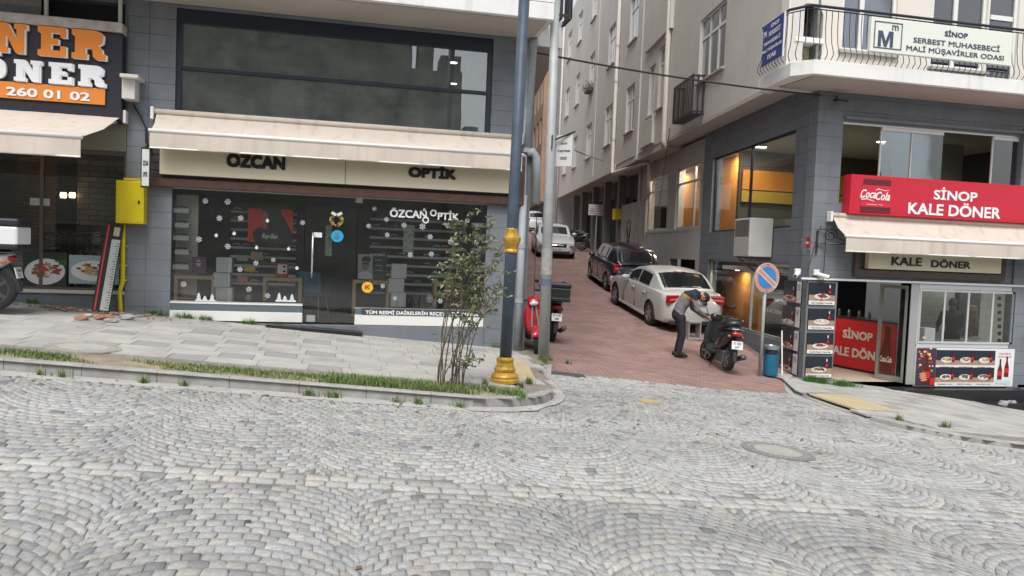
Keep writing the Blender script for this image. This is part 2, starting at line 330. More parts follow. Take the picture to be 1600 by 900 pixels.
# the individual setts, laid in segmental arcs either side of a straight two-row band
def setts():
    W_, ro, BY = 1.44, .102, 5.72; rad = .86; S = []
    band = (BY-.135, BY+.135); half = math.asin(W_/2/rad); step = .108/rad
    for side in (1, -1):
        for col in range(-9, 15):
            cx = col*W_+(.57 if side > 0 else .82)
            for k in range(-16, 80):
                js = []; fl_ = (k*.55+col*.3) % 1
                a = -half+(fl_-1)*step
                while a < -step*.3: js.append(max(a, -half-.035)); a += step*random.uniform(.93, 1.07)
                left = sorted(set(js)); right = [-q_ for q_ in left[::-1]]
                if right and right[0]-left[-1] > step*1.5: left.append((left[-1]+right[0])/2)
                js = left+right
                for a0, a1 in zip(js, js[1:]):
                    if a1-a0 < step*.35: continue
                    q = []
                    for (a, dr) in ((a0, 0), (a1, 0), (a1, ro), (a0, ro)):
                        q.append((cx+rad*math.sin(a), BY+side*(.52+k*ro-rad*math.cos(a)+dr)))
                    mx = sum(p[0] for p in q)/4; my = sum(p[1] for p in q)/4
                    if side > 0 and my < band[1]+.03: continue
                    if side < 0 and my > band[0]-.03: continue
                    if my < .8 or my > 13.2 or mx < -10.5 or mx > 18.5: continue
                    ang = math.atan2(mx, my)
                    if math.hypot(mx, my) > 3 and not (R(-34) < ang < R(60)): continue
                    if not instreet(mx, my): continue
                    S.append((q if side > 0 else q[::-1], 1.0 if (k+col*5) % 15 == 4 else 0))
    x = -10.4
    for rr in (0, 1):
        x = -10.4+rr*.1
        while x < 18.4:
            L_ = random.uniform(.14, .21); y0 = BY-.13+rr*.132
            if R(-34) < math.atan2(x, y0) < R(60): S.append(([(x, y0), (x+L_, y0), (x+L_, y0+.128), (x, y0+.128)], .9))
            x += L_+.004
    n = len(S); V = np.zeros((n, 12, 3)); tone = np.zeros((n, 12, 3))
    for s_i, (q, light) in enumerate(S):
        P = np.array(q); c = P.mean(0); P = c+(P-c)*.945+RNG.normal(0, .0045, P.shape)
        t = RNG.normal(.47, .10)+.18*light-(.33 if RNG.random() < .035 else 0); hue = RNG.random()
        dz = RNG.normal(0, .0018); tx, ty = RNG.normal(0, .022, 2)
        T = c+(P-c)*.93
        for k in range(4):
            gz = G(P[k, 0], P[k, 1])
            V[s_i, k] = (P[k, 0], P[k, 1], gz-.035)
            V[s_i, 4+k] = (P[k, 0], P[k, 1], gz-.005+dz)
            V[s_i, 8+k] = (T[k, 0], T[k, 1], gz+dz+.002+tx*(T[k, 0]-c[0])+ty*(T[k, 1]-c[1]))
        tone[s_i, :, 0] = t; tone[s_i, :, 1] = hue; tone[s_i, :, 2] = RNG.random()
    F = np.array([(8, 9, 10, 11)]+[(4+k, 4+(k+1) % 4, 8+(k+1) % 4, 8+k) for k in range(4)]+[(k, (k+1) % 4, 4+(k+1) % 4, 4+k) for k in range(4)])
    me = bpy.data.meshes.new('setts')
    allF = (F[None]+12*np.arange(n)[:, None, None]).reshape(-1, 4)
    me.vertices.add(n*12); me.vertices.foreach_set('co', V.reshape(-1))
    me.loops.add(allF.size); me.loops.foreach_set('vertex_index', allF.reshape(-1).astype(np.int32))
    me.polygons.add(len(allF)); me.polygons.foreach_set('loop_start', (np.arange(len(allF))*4).astype(np.int32))
    me.update(); me.validate()
    at = me.color_attributes.new('tone', 'FLOAT_COLOR', 'POINT')
    at.data.foreach_set('color', np.concatenate([tone, np.ones((n, 12, 1))], 2).reshape(-1))
    m = bpy.data.materials.new('granite_sett'); m.use_nodes = True; t = m.node_tree; N = t.nodes; L = t.links; b = N['Principled BSDF']
    b.inputs['Roughness'].default_value = .8
    a = N.new('ShaderNodeAttribute'); a.attribute_name = 'tone'; sp = N.new('ShaderNodeSeparateColor'); L.new(a.outputs['Color'], sp.inputs[0])
    cr = N.new('ShaderNodeValToRGB'); e = cr.color_ramp.elements
    e[0].position = .0; e[0].color = (.22, .222, .222, 1); e[1].position = 1; e[1].color = (.58, .57, .54, 1)
    for p_, c_ in ((.25, (.33, .33, .33, 1)), (.45, (.43, .427, .42, 1)), (.75, (.51, .503, .485, 1))):
        x_ = e.new(p_); x_.color = c_
    L.new(sp.outputs[0], cr.inputs[0])
    hr = N.new('ShaderNodeValToRGB'); h = hr.color_ramp.elements; h[0].color = (.985, 1.0, 1.01, 1); h[1].color = (1.03, 1.0, .94, 1); h[0].position = .2; h[1].position = .9
    L.new(sp.outputs[1], hr.inputs[0])
    mu = N.new('ShaderNodeVectorMath'); mu.operation = 'MULTIPLY'; L.new(cr.outputs[0], mu.inputs[0]); L.new(hr.outputs[0], mu.inputs[1])
    geo = N.new('ShaderNodeNewGeometry')
    n1 = N.new('ShaderNodeTexNoise'); n1.inputs['Scale'].default_value = 38; n1.inputs['Detail'].default_value = 7; n1.inputs['Roughness'].default_value = .75; L.new(geo.outputs['Position'], n1.inputs['Vector'])
    n2 = N.new('ShaderNodeTexNoise'); n2.inputs['Scale'].default_value = 1.0; n2.inputs['Detail'].default_value = 5; mp2 = N.new('ShaderNodeMapping'); mp2.inputs['Scale'].default_value = (.22, 1.1, 1); mp2.inputs['Rotation'].default_value = (0, 0, .12); L.new(geo.outputs['Position'], mp2.inputs[0]); L.new(mp2.outputs[0], n2.inputs['Vector'])
    m1 = N.new('ShaderNodeMapRange'); m1.inputs[1].default_value = .3; m1.inputs[2].default_value = .7; m1.inputs[3].default_value = .68; m1.inputs[4].default_value = 1.28; L.new(n1.outputs['Fac'], m1.inputs[0])
    m2 = N.new('ShaderNodeMapRange'); m2.inputs[1].default_value = .3; m2.inputs[2].default_value = .7; m2.inputs[3].default_value = .76; m2.inputs[4].default_value = 1.06; L.new(n2.outputs['Fac'], m2.inputs[0])
    m0 = N.new('ShaderNodeMath'); m0.operation = 'MULTIPLY'; L.new(m1.outputs[0], m0.inputs[0]); L.new(m2.outputs[0], m0.inputs[1])
    n4 = N.new('ShaderNodeTexNoise'); n4.inputs['Scale'].default_value = 2.6; n4.inputs['Detail'].default_value = 9; n4.inputs['Roughness'].default_value = .7; n4.inputs['Distortion'].default_value = .6; L.new(geo.outputs['Position'], n4.inputs['Vector'])
    m4 = N.new('ShaderNodeMapRange'); m4.inputs[1].default_value = .55; m4.inputs[2].default_value = .75; m4.inputs[3].default_value = 1; m4.inputs[4].default_value = .62; L.new(n4.outputs['Fac'], m4.inputs[0])
    mm = N.new('ShaderNodeMath'); mm.operation = 'MULTIPLY'; L.new(m0.outputs[0], mm.inputs[0]); L.new(m4.outputs[0], mm.inputs[1])
    sc = N.new('ShaderNodeVectorMath'); sc.operation = 'SCALE'; L.new(mu.outputs[0], sc.inputs[0]); L.new(mm.outputs[0], sc.inputs['Scale'])
    L.new(sc.outputs[0], b.inputs['Base Color'])
    bp = N.new('ShaderNodeBump'); bp.inputs['Strength'].default_value = .5; bp.inputs['Distance'].default_value = .006; L.new(n1.outputs['Fac'], bp.inputs['Height']); L.new(bp.outputs[0], b.inputs['Normal'])
    me.materials.append(m); o = bpy.data.objects.new('cobble_setts', me); C.objects.link(o); o['kind'] = 'structure'
setts()

# red block paving in the alley
redpave = bricks('red_block_paving', (.38, .235, .205), (.30, .19, .17), (.15, .115, .10), .2, .1, .008, plane='xy', noise=.28, off=.5, rot=.13, bump=.8)
sheet('alley_paving', -2, 16, 12.2, 110, .45, lambda x, y: G(x, y)-.006, redpave, keep=lambda x, y: y > 12.2 and x > 3.0+(.3 if y < 13.6 else 0)+.128*max(0, y-14) and x < 9.3+.136*max(0, y-14)+(2.5 if y > 46 else 0))

# pavements of concrete slabs with a few darker blocks
slabm = M('concrete_slab', (.45, .435, .405), .85, noise=(1.8, .24), bump=(50, .35), world=True)
slabd = M('dark_slab', (.34, .335, .325), .85, noise=(3, .12), bump=(50, .35), world=True)
kerbm = M('concrete_kerb', (.36, .355, .34), .85, noise=(5, .25), bump=(40, .6), world=True)
guttm = M('concrete_gutter', (.44, .43, .40), .9, noise=(3, .2), bump=(40, .4), world=True)
def pavement(name, P, h, x0, x1, y0, y1, lo=9.6, xlim=None):
    sheet(name+'_bed', x0, x1, 8.9, 15.0, .12, lambda x, y: G(x, min(y, 13.0))+h-.012, joint, keep=lambda x, y: inpoly(x, y, P))
    mb = MB(); rw = .42; j = 0; y = y1
    while y > y0+.02:
        x = x0-((j*.52) % 1.66); k = 0
        while x < x1:
            L_, dk = ((.62, 0), (.42, 1 if random.random() > .25 else 0), (.62, 0))[k % 3]; g_ = .004
            cx, cy = x+L_/2, y-rw/2
            if all(inpoly(a, b_, P) for a, b_ in ((x+.02, cy), (x+L_-.02, cy), (cx, y-.02), (cx, y-rw+.02))) and y-rw >= lo-.01:
                z = [G(a, min(b_, 13.0))+h for a, b_ in ((x+g_, y-rw+g_), (x+L_-g_, y-rw+g_), (x+L_-g_, y-g_), (x+g_, y-g_))]; d_ = random.gauss(0, .0012)
                vs = [(x+g_, y-rw+g_, z[0]+d_), (x+L_-g_, y-rw+g_, z[1]+d_), (x+L_-g_, y-g_, z[2]+d_), (x+g_, y-g_, z[3]+d_)]
                lowv = [(a, b_, c_-.03) for a, b_, c_ in vs]
                mb.add(vs+lowv, [(0, 1, 2, 3), (0, 4, 5, 1), (1, 5, 6, 2), (2, 6, 7, 3), (3, 7, 4, 0)], dk if random.random() > .12 else 0)
            x += L_; k += 1
        y -= rw; j += 1
    o = mb.build(name, [slabm, slabd], origin=(0, 0, 0)); o['kind'] = 'structure'
pavement('pavement', SWL, HL, -13, 3.7, 9.6, 14.1)
pavement('pavement_opposite', SWR, HR, 8.1, 26, 9.2, 14.1, lo=9.15)
def kerb(name, K, h, inside):
    """a row of kerb stones with a flat gutter course in front"""
    P = []; 
    for (a, b_) in zip(K, K[1:]):
        n = max(1, int(math.dist(a, b_)/.25)); P += [(a[0]+(b_[0]-a[0])*i/n, a[1]+(b_[1]-a[1])*i/n) for i in range(n)]
    P.append(K[-1]); mb = MB(); gb = MB(); acc = 0; start = True
    nrm = []
    for i, p in enumerate(P):
        a = P[max(0, i-1)]; b_ = P[min(len(P)-1, i+1)]; d = Vector((b_[0]-a[0], b_[1]-a[1])).normalized(); nrm.append((-d.y, d.x))
    for i in range(len(P)-1):
        (xa, ya), (xb, yb) = P[i], P[i+1]; na, nb = nrm[i], nrm[i+1]; s = inside
        sh = .006 if (i % 3 == 2) else 0.0
        d = Vector((xb-xa, yb-ya)).normalized()*sh
        hh = h
        if name == 'kerb_opposite' and (ya > 10.3): hh = .02
        if name == 'kerb' and xa > 2.6: hh = max(.03, h-(ya-9.6)*.035)
        def ring(x, y, n_):
            g_ = G(x, y); t = .14
            return [(x, y, g_-.05), (x+n_[0]*s*.012, y+n_[1]*s*.012, g_+hh-.015), (x+n_[0]*s*.03, y+n_[1]*s*.03, g_+hh+.002), (x+n_[0]*s*t, y+n_[1]*s*t, g_+hh+.002), (x+n_[0]*s*t, y+n_[1]*s*t, g_-.05)]
        A = ring(xa, ya, na); B = ring(xb-d.x, yb-d.y, nb)
        mb.add(A+B, [(k, k+5, (k+1) % 5+5, (k+1) % 5) for k in range(5)]+[(0, 1, 2, 3, 4), (9, 8, 7, 6, 5)])
        q = []
        for (x, y), n_ in (((xa, ya), na), ((xb-d.x*.5, yb-d.y*.5), nb)):
            q += [(x-n_[0]*s*.003, y-n_[1]*s*.003, G(x, y)+.006), (x-n_[0]*s*(.16 if y > 9.3 else .28), y-n_[1]*s*(.16 if y > 9.3 else .28), G(x, y)+.0045)]
        gb.add(q, [(0, 1, 3, 2)])
    o = mb.build(name, kerbm, origin=(0, 0, 0)); o['kind'] = 'structure'
    o = gb.build(name.replace('kerb', 'gutter'), guttm, origin=(0, 0, 0)); o['kind'] = 'structure'
kerb('kerb', KL, HL, 1); kerb('kerb_opposite', KR, HR, 1)
tact = bricks('tactile_paving', (.60, .50, .31), (.64, .54, .34), (.48, .39, .24), .06, .05, .012, plane='xy', noise=.1, off=.5)
def patch(name, P, h, m, up=.004):
    mb = MB(); mb.add([(x, y, G(x, min(y, 13))+h+up) for x, y in P]+[(x, y, G(x, min(y, 13))+h-.02) for x, y in P],
        [tuple(range(len(P)))]+[(i, i+len(P), (i+1) % len(P)+len(P), (i+1) % len(P)) for i in range(len(P))])
    o = mb.build(name, m, origin=(0, 0, 0)); o['kind'] = 'structure'; return o
patch('tactile_paving', [(2.3, 10.7), (2.68, 10.6), (3.0, 12.6), (2.65, 12.7)], HL, tact, .007)
patch('tactile_paving_opposite', [(8.02, 10.75), (8.95, 10.95), (8.95, 12.35), (8.02, 12.05)], HR, tact, .007)
patch('paving_apron', [(7.9, 11.9), (7.97, 12.4), (8.6, 13.9), (9.3, 13.9), (9.3, 12.75), (8.9, 12.5), (7.98, 12.2)], HR, guttm, .004)
# verge strip of soil with grass
patch('verge_soil', [(-13, 9.07), (1.5, 9.07), (2.0, 9.15), (2.25, 9.38), (2.1, 9.56), (-13, 9.56)], HL-.012, M('verge_soil', (.33, .27, .19), .95, noise=(5, .35), bump=(60, .8), world=True), .004)
def grass(name, pts_fn, n, hmin, hmax, col, label=None):
    V = []; Fc = []; mi = []
    for _ in range(n):
        p = pts_fn()
        if p is None: continue
        x, y, z, k = p; a = random.random()*6.28; h = random.uniform(hmin, hmax)*k; b = random.uniform(.003, .006); l_ = random.uniform(.2, .9)*h
        i = len(V); dx, dy = math.cos(a), math.sin(a)
        V += [(x-dy*b, y+dx*b, z), (x+dy*b, y-dx*b, z), (x+dx*l_*.4+dy*b*.7, y+dy*l_*.4-dx*b*.7, z+h*.6), (x+dx*l_*.4-dy*b*.7, y+dy*l_*.4+dx*b*.7, z+h*.6), (x+dx*l_, y+dy*l_, z+h)]
        Fc += [(i, i+1, i+2, i+3), (i+3, i+2, i+4)]; c = random.randrange(len(col)); mi += [c, c]
    mb = MB(); mb.v, mb.f, mb.m = V, Fc, mi
    o = mb.build(name, col, origin=(0, 0, 0)); o['kind'] = 'stuff'; return o
gcols = [M('grass_green', (.085, .20, .035), .7), M('grass_dark', (.05, .135, .025), .7), M('grass_pale', (.16, .24, .06), .75), M('grass_dry', (.30, .25, .12), .8)]
def verge():
    x = random.uniform(-9, 2.2); y = random.uniform(9.08, 9.56)
    dens = .45+.5*math.sin(x*2.1+1)*math.sin(x*.9)+.35*math.sin(x*6+y*9)
    back = (y-9.07)/.49
    dens = dens*.75+back*.55-.9*max(0, math.sin(x*1.3+2)*math.sin(x*3.1+y*4))-.35*max(0, math.sin(x*11+y*23))
    if x > -.3: dens += .9
    if x > 1.9 and y > 9.5: return None
    if random.random() > dens: return None
    k = (1.7 if x > -.2 else 1.0)*(.7+.6*random.random())
    return x, y, G(x, y)+HL-.01, k
tag(grass('verge_grass', verge, 30000, .018, .055, gcols), 'strip of short patchy grass between the kerb and the slabs', 'grass')
def tuft(pts):
    pts = [(a+random.uniform(-.35, .35), b_, c*random.uniform(.4, 1.1), d) for a, b_, c, d in pts for _ in range(2)]
    def f():
        cx, cy, r_, h = random.choice(pts); a = random.random()*6.28; q = abs(random.gauss(0, .5))*r_
        x, y = cx+q*math.cos(a), cy+q*math.sin(a)*.45; return x, y, G(x, min(y, 13.2))+h, .6+random.random()
    return f
wl = [(x, 14.0, .2, HL) for x in (-3.2, -3.1, -3.0, -2.75, -2.4)]+[(x, 13.98, .12, HL) for x in (-1.5, -1.3, -.3, 2.9)]+[(-5.2, 14, .1, HL)]
tag(grass('wall_weeds', tuft(wl), 1100, .02, .09, gcols[:3]), 'weeds growing along the foot of the optician front', 'weeds')
wl = [(9.35, 13.6, .3, HR), (9.6, 13.5, .35, HR), (9.85, 13.4, .25, HR), (9.2, 13.7, .2, HR)]
tag(grass('corner_weeds', tuft(wl), 2600, .03, .1, gcols[:2]), 'green weeds at the foot of the menu board column', 'weeds')
wl = [(x, 8.82, .12, 0) for x in (-2.9, -1.9, -.55, .0, .9, 1.15)]+[(2.1, 9.9, .1, HL), (2.3, 10.3, .08, HL), (3.3, 12.9, .15, HL), (3.5, 12.7, .12, HL), (8.35, 10.0, .12, HR), (8.6, 9.75, .12, HR)]
tag(grass('kerb_weeds', tuft(wl), 1500, .02, .09, gcols), 'small weeds sprouting along the kerb joints', 'weeds')
# ------------------------------------------------------------------ shared building materials
YF = 14.07                                   # plane of the two shop fronts
grey = M('grey_cladding', (.19, .21, .235), .7, noise=(1.5, .2), dirt=((.26, .27, .275), .45), groove=(.27, .012), bump=(40, .15), world=True)
greyp = M('grey_plain', (.17, .187, .21), .65, noise=(1.5, .2), dirt=((.24, .25, .25), .4), world=True)
darkbl = M('dark_blue_frame', (.018, .026, .042), .4)
render_ = M('beige_render', (.64, .60, .555), .85, noise=(.8, .08), dirt=((.42, .39, .35), .28), bump=(60, .3), world=True)
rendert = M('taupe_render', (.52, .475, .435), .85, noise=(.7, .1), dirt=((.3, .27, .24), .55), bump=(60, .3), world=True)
whiter = M('white_render', (.80, .79, .77), .8, noise=(1.2, .06), dirt=((.5, .48, .45), .45), bump=(60, .2), world=True)
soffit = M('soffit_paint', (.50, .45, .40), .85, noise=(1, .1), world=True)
brown = M('brown_wood', (.10, .05, .035), .55, noise=(9, .3))
cream = M('cream_signboard', (.70, .64, .47), .45, noise=(1, .04))
ink = M('black_lettering', (.012, .012, .014), .4)
wlet = M('white_lettering', (.85, .85, .85), .4)
awn = M('beige_canvas', (.60, .53, .46), .85, noise=(1.5, .06), dirt=((.36, .28, .24), .55), world=True)
awbar = M('awning_bar', (.80, .79, .76), .35)
G1 = glass('shop_glass', (.95, .965, .96), k=1.25, haze=.02)
G2 = glass('upper_glass', (.66, .74, .72), k=3.6, haze=.13)
G3 = glass('restaurant_glass', (.95, .965, .96), k=.22, haze=.015)
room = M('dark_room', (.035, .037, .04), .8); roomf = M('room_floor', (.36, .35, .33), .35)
alum = M('aluminium', (.55, .56, .56), .35, .6)
pvc = M('white_pvc', (.74, .74, .72), .4)

def slab_room(par, name, x0, x1, y0, y1, z0, z1, wall, floor=None, ceil=None, t=.06):
    """an interior shell open towards the street"""
    mb = MB(); mb.box(x0, x1, y1, y1+t, z0, z1, 0); mb.box(x0-t, x0, y0, y1+t, z0, z1, 0); mb.box(x1, x1+t, y0, y1+t, z0, z1, 0)
    mb.box(x0-t, x1+t, y0, y1+t, z0-t, z0, 1); mb.box(x0-t, x1+t, y0, y1+t, z1, z1+t, 2)
    return mb.build(name, [wall, floor or wall, ceil or wall], par)

def pane(par, x0, x1, z0, z1, y, m, name='pane', t=.008):
    return MB().box(x0, x1, y, y+t, z0, z1).build(name, m, par)

# ================================================================== optician's building (left of the alley)
A = thing('optician_building', 'grey clad corner building with an optician shop and a dark upper window', 'building', (0, YF, 0))
wm = MB()
holes(wm, -3.37, 3.12, -1.2, 5.75, [(-2.97, 2.49, .12, 2.62), (-2.95, 2.49, 3.66, 5.62), ], YF, YF+.25)
wm.build('wall', grey, A)
MB().box(-3.0, 2.5, YF-.03, YF-.002, -.6, .30).build('plinth', greyp, A, bevel=.01)
MB().prism([(2.9, YF+.26), (3.12, YF+.26), (3.12, YF+.02), (3.30, YF+.02), (3.30+.135*22, YF+22), (2.9+.135*22, YF+22)], -1.2, 5.54, ax='z').build('side_wall', greyp, A)
MB().box(-3.35, 3.1, YF+.3, YF+22, 7.5, 12).build('core', render_, A)
# upper floors reach out over the street and over the alley
MB().prism([(-3.4, YF+.001), (3.75, YF+.001), (3.75+.135*26, YF+26), (-3.4, YF+26)], 5.762, 16, ax='z').build('upper_storeys', whiter, A)
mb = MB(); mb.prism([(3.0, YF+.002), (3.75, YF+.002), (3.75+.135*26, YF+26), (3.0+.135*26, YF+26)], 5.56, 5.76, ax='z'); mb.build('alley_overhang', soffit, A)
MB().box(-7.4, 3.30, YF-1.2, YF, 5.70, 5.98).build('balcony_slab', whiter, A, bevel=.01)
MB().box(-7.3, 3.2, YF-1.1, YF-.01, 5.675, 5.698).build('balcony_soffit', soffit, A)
MB().box(3.301, 3.78, YF-.03, YF-.001, 5.56, 6.05).build('overhang_fascia', whiter, A)
MB().box(-7.4, 3.3, YF-1.2, YF-1.1, 5.99, 7.0).build('balcony_parapet', whiter, A)
# upper window
fr = MB(); x0, x1, z0, z1 = -2.95, 2.49, 3.66, 5.62; y0 = YF+.03
fr.box(x0, x0+.09, y0, y0+.1, z0, z1); fr.box(x1-.09, x1, y0, y0+.1, z0, z1); fr.box(x0, x1, y0+.001, y0+.099, z1-.24, z1)
fr.box(x0, x1, y0+.001, y0+.099, z0, z0+.04); fr.box(x0+.09, x1-.09, y0+.01, y0+.09, 4.60, 4.66); fr.box(x0+.09, x1-.09, y0+.01, y0+.09, 3.87, 3.92)
wf = fr.build('upper_window', darkbl, A, bevel=.006)
MB().box(x0+.09, x1-.09, y0+.02, y0+.07, 3.72, 3.80).build('red_rail', M('red_rail', (.45, .07, .04), .5), wf)
pane(wf, x0+.05, x1-.05, 3.7, z1-.2, y0+.05, G2)
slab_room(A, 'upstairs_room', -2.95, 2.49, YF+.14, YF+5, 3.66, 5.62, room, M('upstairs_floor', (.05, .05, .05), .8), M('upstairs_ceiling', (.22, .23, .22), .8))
lampm = M('ceiling_lamp_glow', (1, 1, 1), .5, emit=((1, .97, .9), 9))
def glow(x, y, z, watt, col=(1, .9, .75), size=.25):
    l = bpy.data.lights.new('ceiling_lamp_light', 'AREA'); l.energy = watt; l.size = size; l.color = col; l.shape = 'DISK'
    o = bpy.data.objects.new('ceiling_lamp_light', l); C.objects.link(o); o.location = (x, y, z)
def downlight(par, x, y, z, r=.09, name='ceiling_lamp', watt=0):
    if watt: glow(x, y, z-.06, watt)
    mb = MB(); mb.lathe([(r*1.25, 0), (r*1.25, .02), (r, .022)], (x, y, z-.022), 16)
    o = mb.build(name, white, par); MB().lathe([(r, 0), (r, .004)], (x, y, z-.028), 16).build('bulb_panel', lampm, o)
for px, py in ((709, 97), (709, 130)):
    for yy in (YF+1.2, YF+2.0, YF+3, YF+4):
        X, Z = onY(px, py, yy)
        if Z > 5.55 or yy > YF+3.9: break
    d = ray(px, py); t = (5.60-CAMZ)/d[2]
    if d[1]*t < YF+4.9: downlight(A, d[0]*t, d[1]*t, 5.61, .07)
    else: downlight(A, X, YF+4.2, 5.61, .07)
X, Z = onY(377, 165, YF+.9)
tl = thing('table_lamp', 'pale drum lamp shade seen through the dark upstairs window', 'lamp', (X, YF+.9, 3.67))
MB().lathe([(.10, Z-.16), (.25, Z-.16), (.22, Z+.13), (.20, Z+.13)], (X, YF+.9, 0), 20).build('lamp_shade', M('lamp_shade', (.62, .57, .42), .8), tl, smooth=True)
MB().tube([(X, YF+.9, 3.67), (X, YF+.9, Z)], .02).build('stem', black, tl)

# shop front of frameless glass
sf = MB(); yy = YF+.05
sf.box(-2.97, 2.49, yy-.02, yy+.03, 2.58, 2.62); sf.box(-2.97, -.77, yy-.02, yy+.03, .645, .665); sf.box(.12, 2.49, yy-.02, yy+.03, .60, .62)
shop = sf.build('shop_front', alum, A)
GX = [(-2.97, -2.03), (-2.03, -.77), (-.765, .135), (.14, 1.30), (1.30, 2.49)]
for i, (a, b_) in enumerate(GX):
    zz = .34 if 2 == i else .665 if i < 2 else .62
    if i == 2: continue
    pane(shop, a+.004, b_-.004, zz, 2.58, yy, G1, 'glass_panel')
door = MB().box(-.765, .135, yy, yy+.008, .33, 2.58).build('glass_door', G1, A)
hx, _ = onY(488, 400, YF); MB().tube([(hx, yy-.05, 1.13), (hx, yy-.05, 1.93)], .017).tube([(hx, yy-.05, 1.25), (hx, yy, 1.25)], .01).tube([(hx, yy-.05, 1.8), (hx, yy, 1.8)], .01).build('handle', M('steel_handle', (.75, .75, .75), .25, .8), door, smooth=True)
MB().box(.10, .22, yy-.01, yy+.02, 2.5, 2.58).build('hinge', alum, door)
MB().box(-.7, -.55, yy-.012, yy+.02, .34, .46).build('lock_plate', alum, door)
mb = MB(); mb.box(-2.97, -.77, YF-.02, YF+.06, .33, .50, 0); mb.box(-2.97, -.77, YF+.0, YF+.05, .50, .62, 1); mb.box(-2.97, -.77, YF-.01, YF+.05, .62, .645, 0)
mb.box(.14, 2.49, YF-.02, YF+.06, .31, .49, 0); mb.box(.14, 2.49, YF, YF+.05, .49, .60, 1)
mb.build('window_sill', [white, M('sill_band', (.12, .15, .17), .4)], A, bevel=.004)
# the frontage sign, its wooden surround and awning
MB().box(-3.33, 3.15, YF-.13, YF-.001, 2.60, 2.74).box(3.02, 3.15, YF-.131, YF-.002, 2.741, 3.5).build('sign_surround', brown, A, bevel=.008)
mb = MB()
for i in range(6): mb.box(-3.33, 3.02, YF-.06, YF-.0015, 2.745+i*.13, 2.745+i*.13+.118)
mb.build('plank_backing', M('dark_planks', (.05, .045, .045), .6, noise=(8, .3)), A)
S = thing('fascia_sign', 'long cream sign board with black letters over the optician window', 'shop sign', (-.1, YF-.2, 2.79))
MB().box(-3.13, -.10, YF-.20, YF-.07, 2.80, 3.42).box(-.09, 2.93, YF-.20, YF-.07, 2.80, 3.42).build('board', cream, S, bevel=.004)
def tx(par, s, px0, px1, pyc, pht, Y, mt, bold=.03, depth=.015, shear=0, sep=.003, skew=0, name='lettering', dz=0):
    """lettering given by its span in the photograph on a plane of constant Y"""
    xa, za = onY(px0, pyc+skew*0, Y); xb, zb = onY(px1, pyc, Y); _, zt = onY((px0+px1)/2, pyc-pht/2, Y); _, zu = onY((px0+px1)/2, pyc+pht/2, Y)
    return text(MB(), s, ((xa+xb)/2, Y, (zt+zu)/2+dz), xb-xa, zt-zu, depth=depth, bold=bold, shear=shear, sep=sep).build(name, mt, par)
tx(S, 'ÖZCAN', 354, 446, 251, 25, YF-.2, ink, bold=.075)
tx(S, 'OPTİK', 638, 713, 268.5, 21, YF-.2, ink, bold=.075)
tx(A, 'ÖZCAN', 609, 667, 333, 15, YF+.045, wlet, .035, .004)
tx(A, 'PTİK', 684, 717, 336.5, 15, YF+.045, wlet, .035, .004)
gm = M('orange_trim', (.8, .4, .05), .4)
for (px, py) in ((677, 333), (665, 344)):
    x, z = onY(px, py, YF+.045)
    Tn = Matrix.Translation((x, YF+.04, z)) @ Matrix.Rotation(R(90), 4, 'X')
    mb = MB(); mb.tube([(x+.05*math.cos(t), YF+.037, z+.05*math.sin(t)) for t in [k*math.pi/10 for k in range(21)]], .015, 6); mb.tube([(x-.03, YF+.038, z+.06), (x+.05, YF+.038, z+.05)], .008, m=1)
    mb.build('glasses_emblem', [wlet, gm], A)
xa, za = onY(565, 482, YF); xb, zb = onY(752, 497, YF)
MB().box(xa, xb, YF-.03, YF-.021, .50, .61).build('text_strip', M('dark_strip', (.06, .07, .08), .4), A)
tx(A, 'TÜM RESMİ DAİRELERİN REÇETELERİ YAPILIR', 571, 748, 489.5, 8.5, YF-.031, wlet, .04, .004)

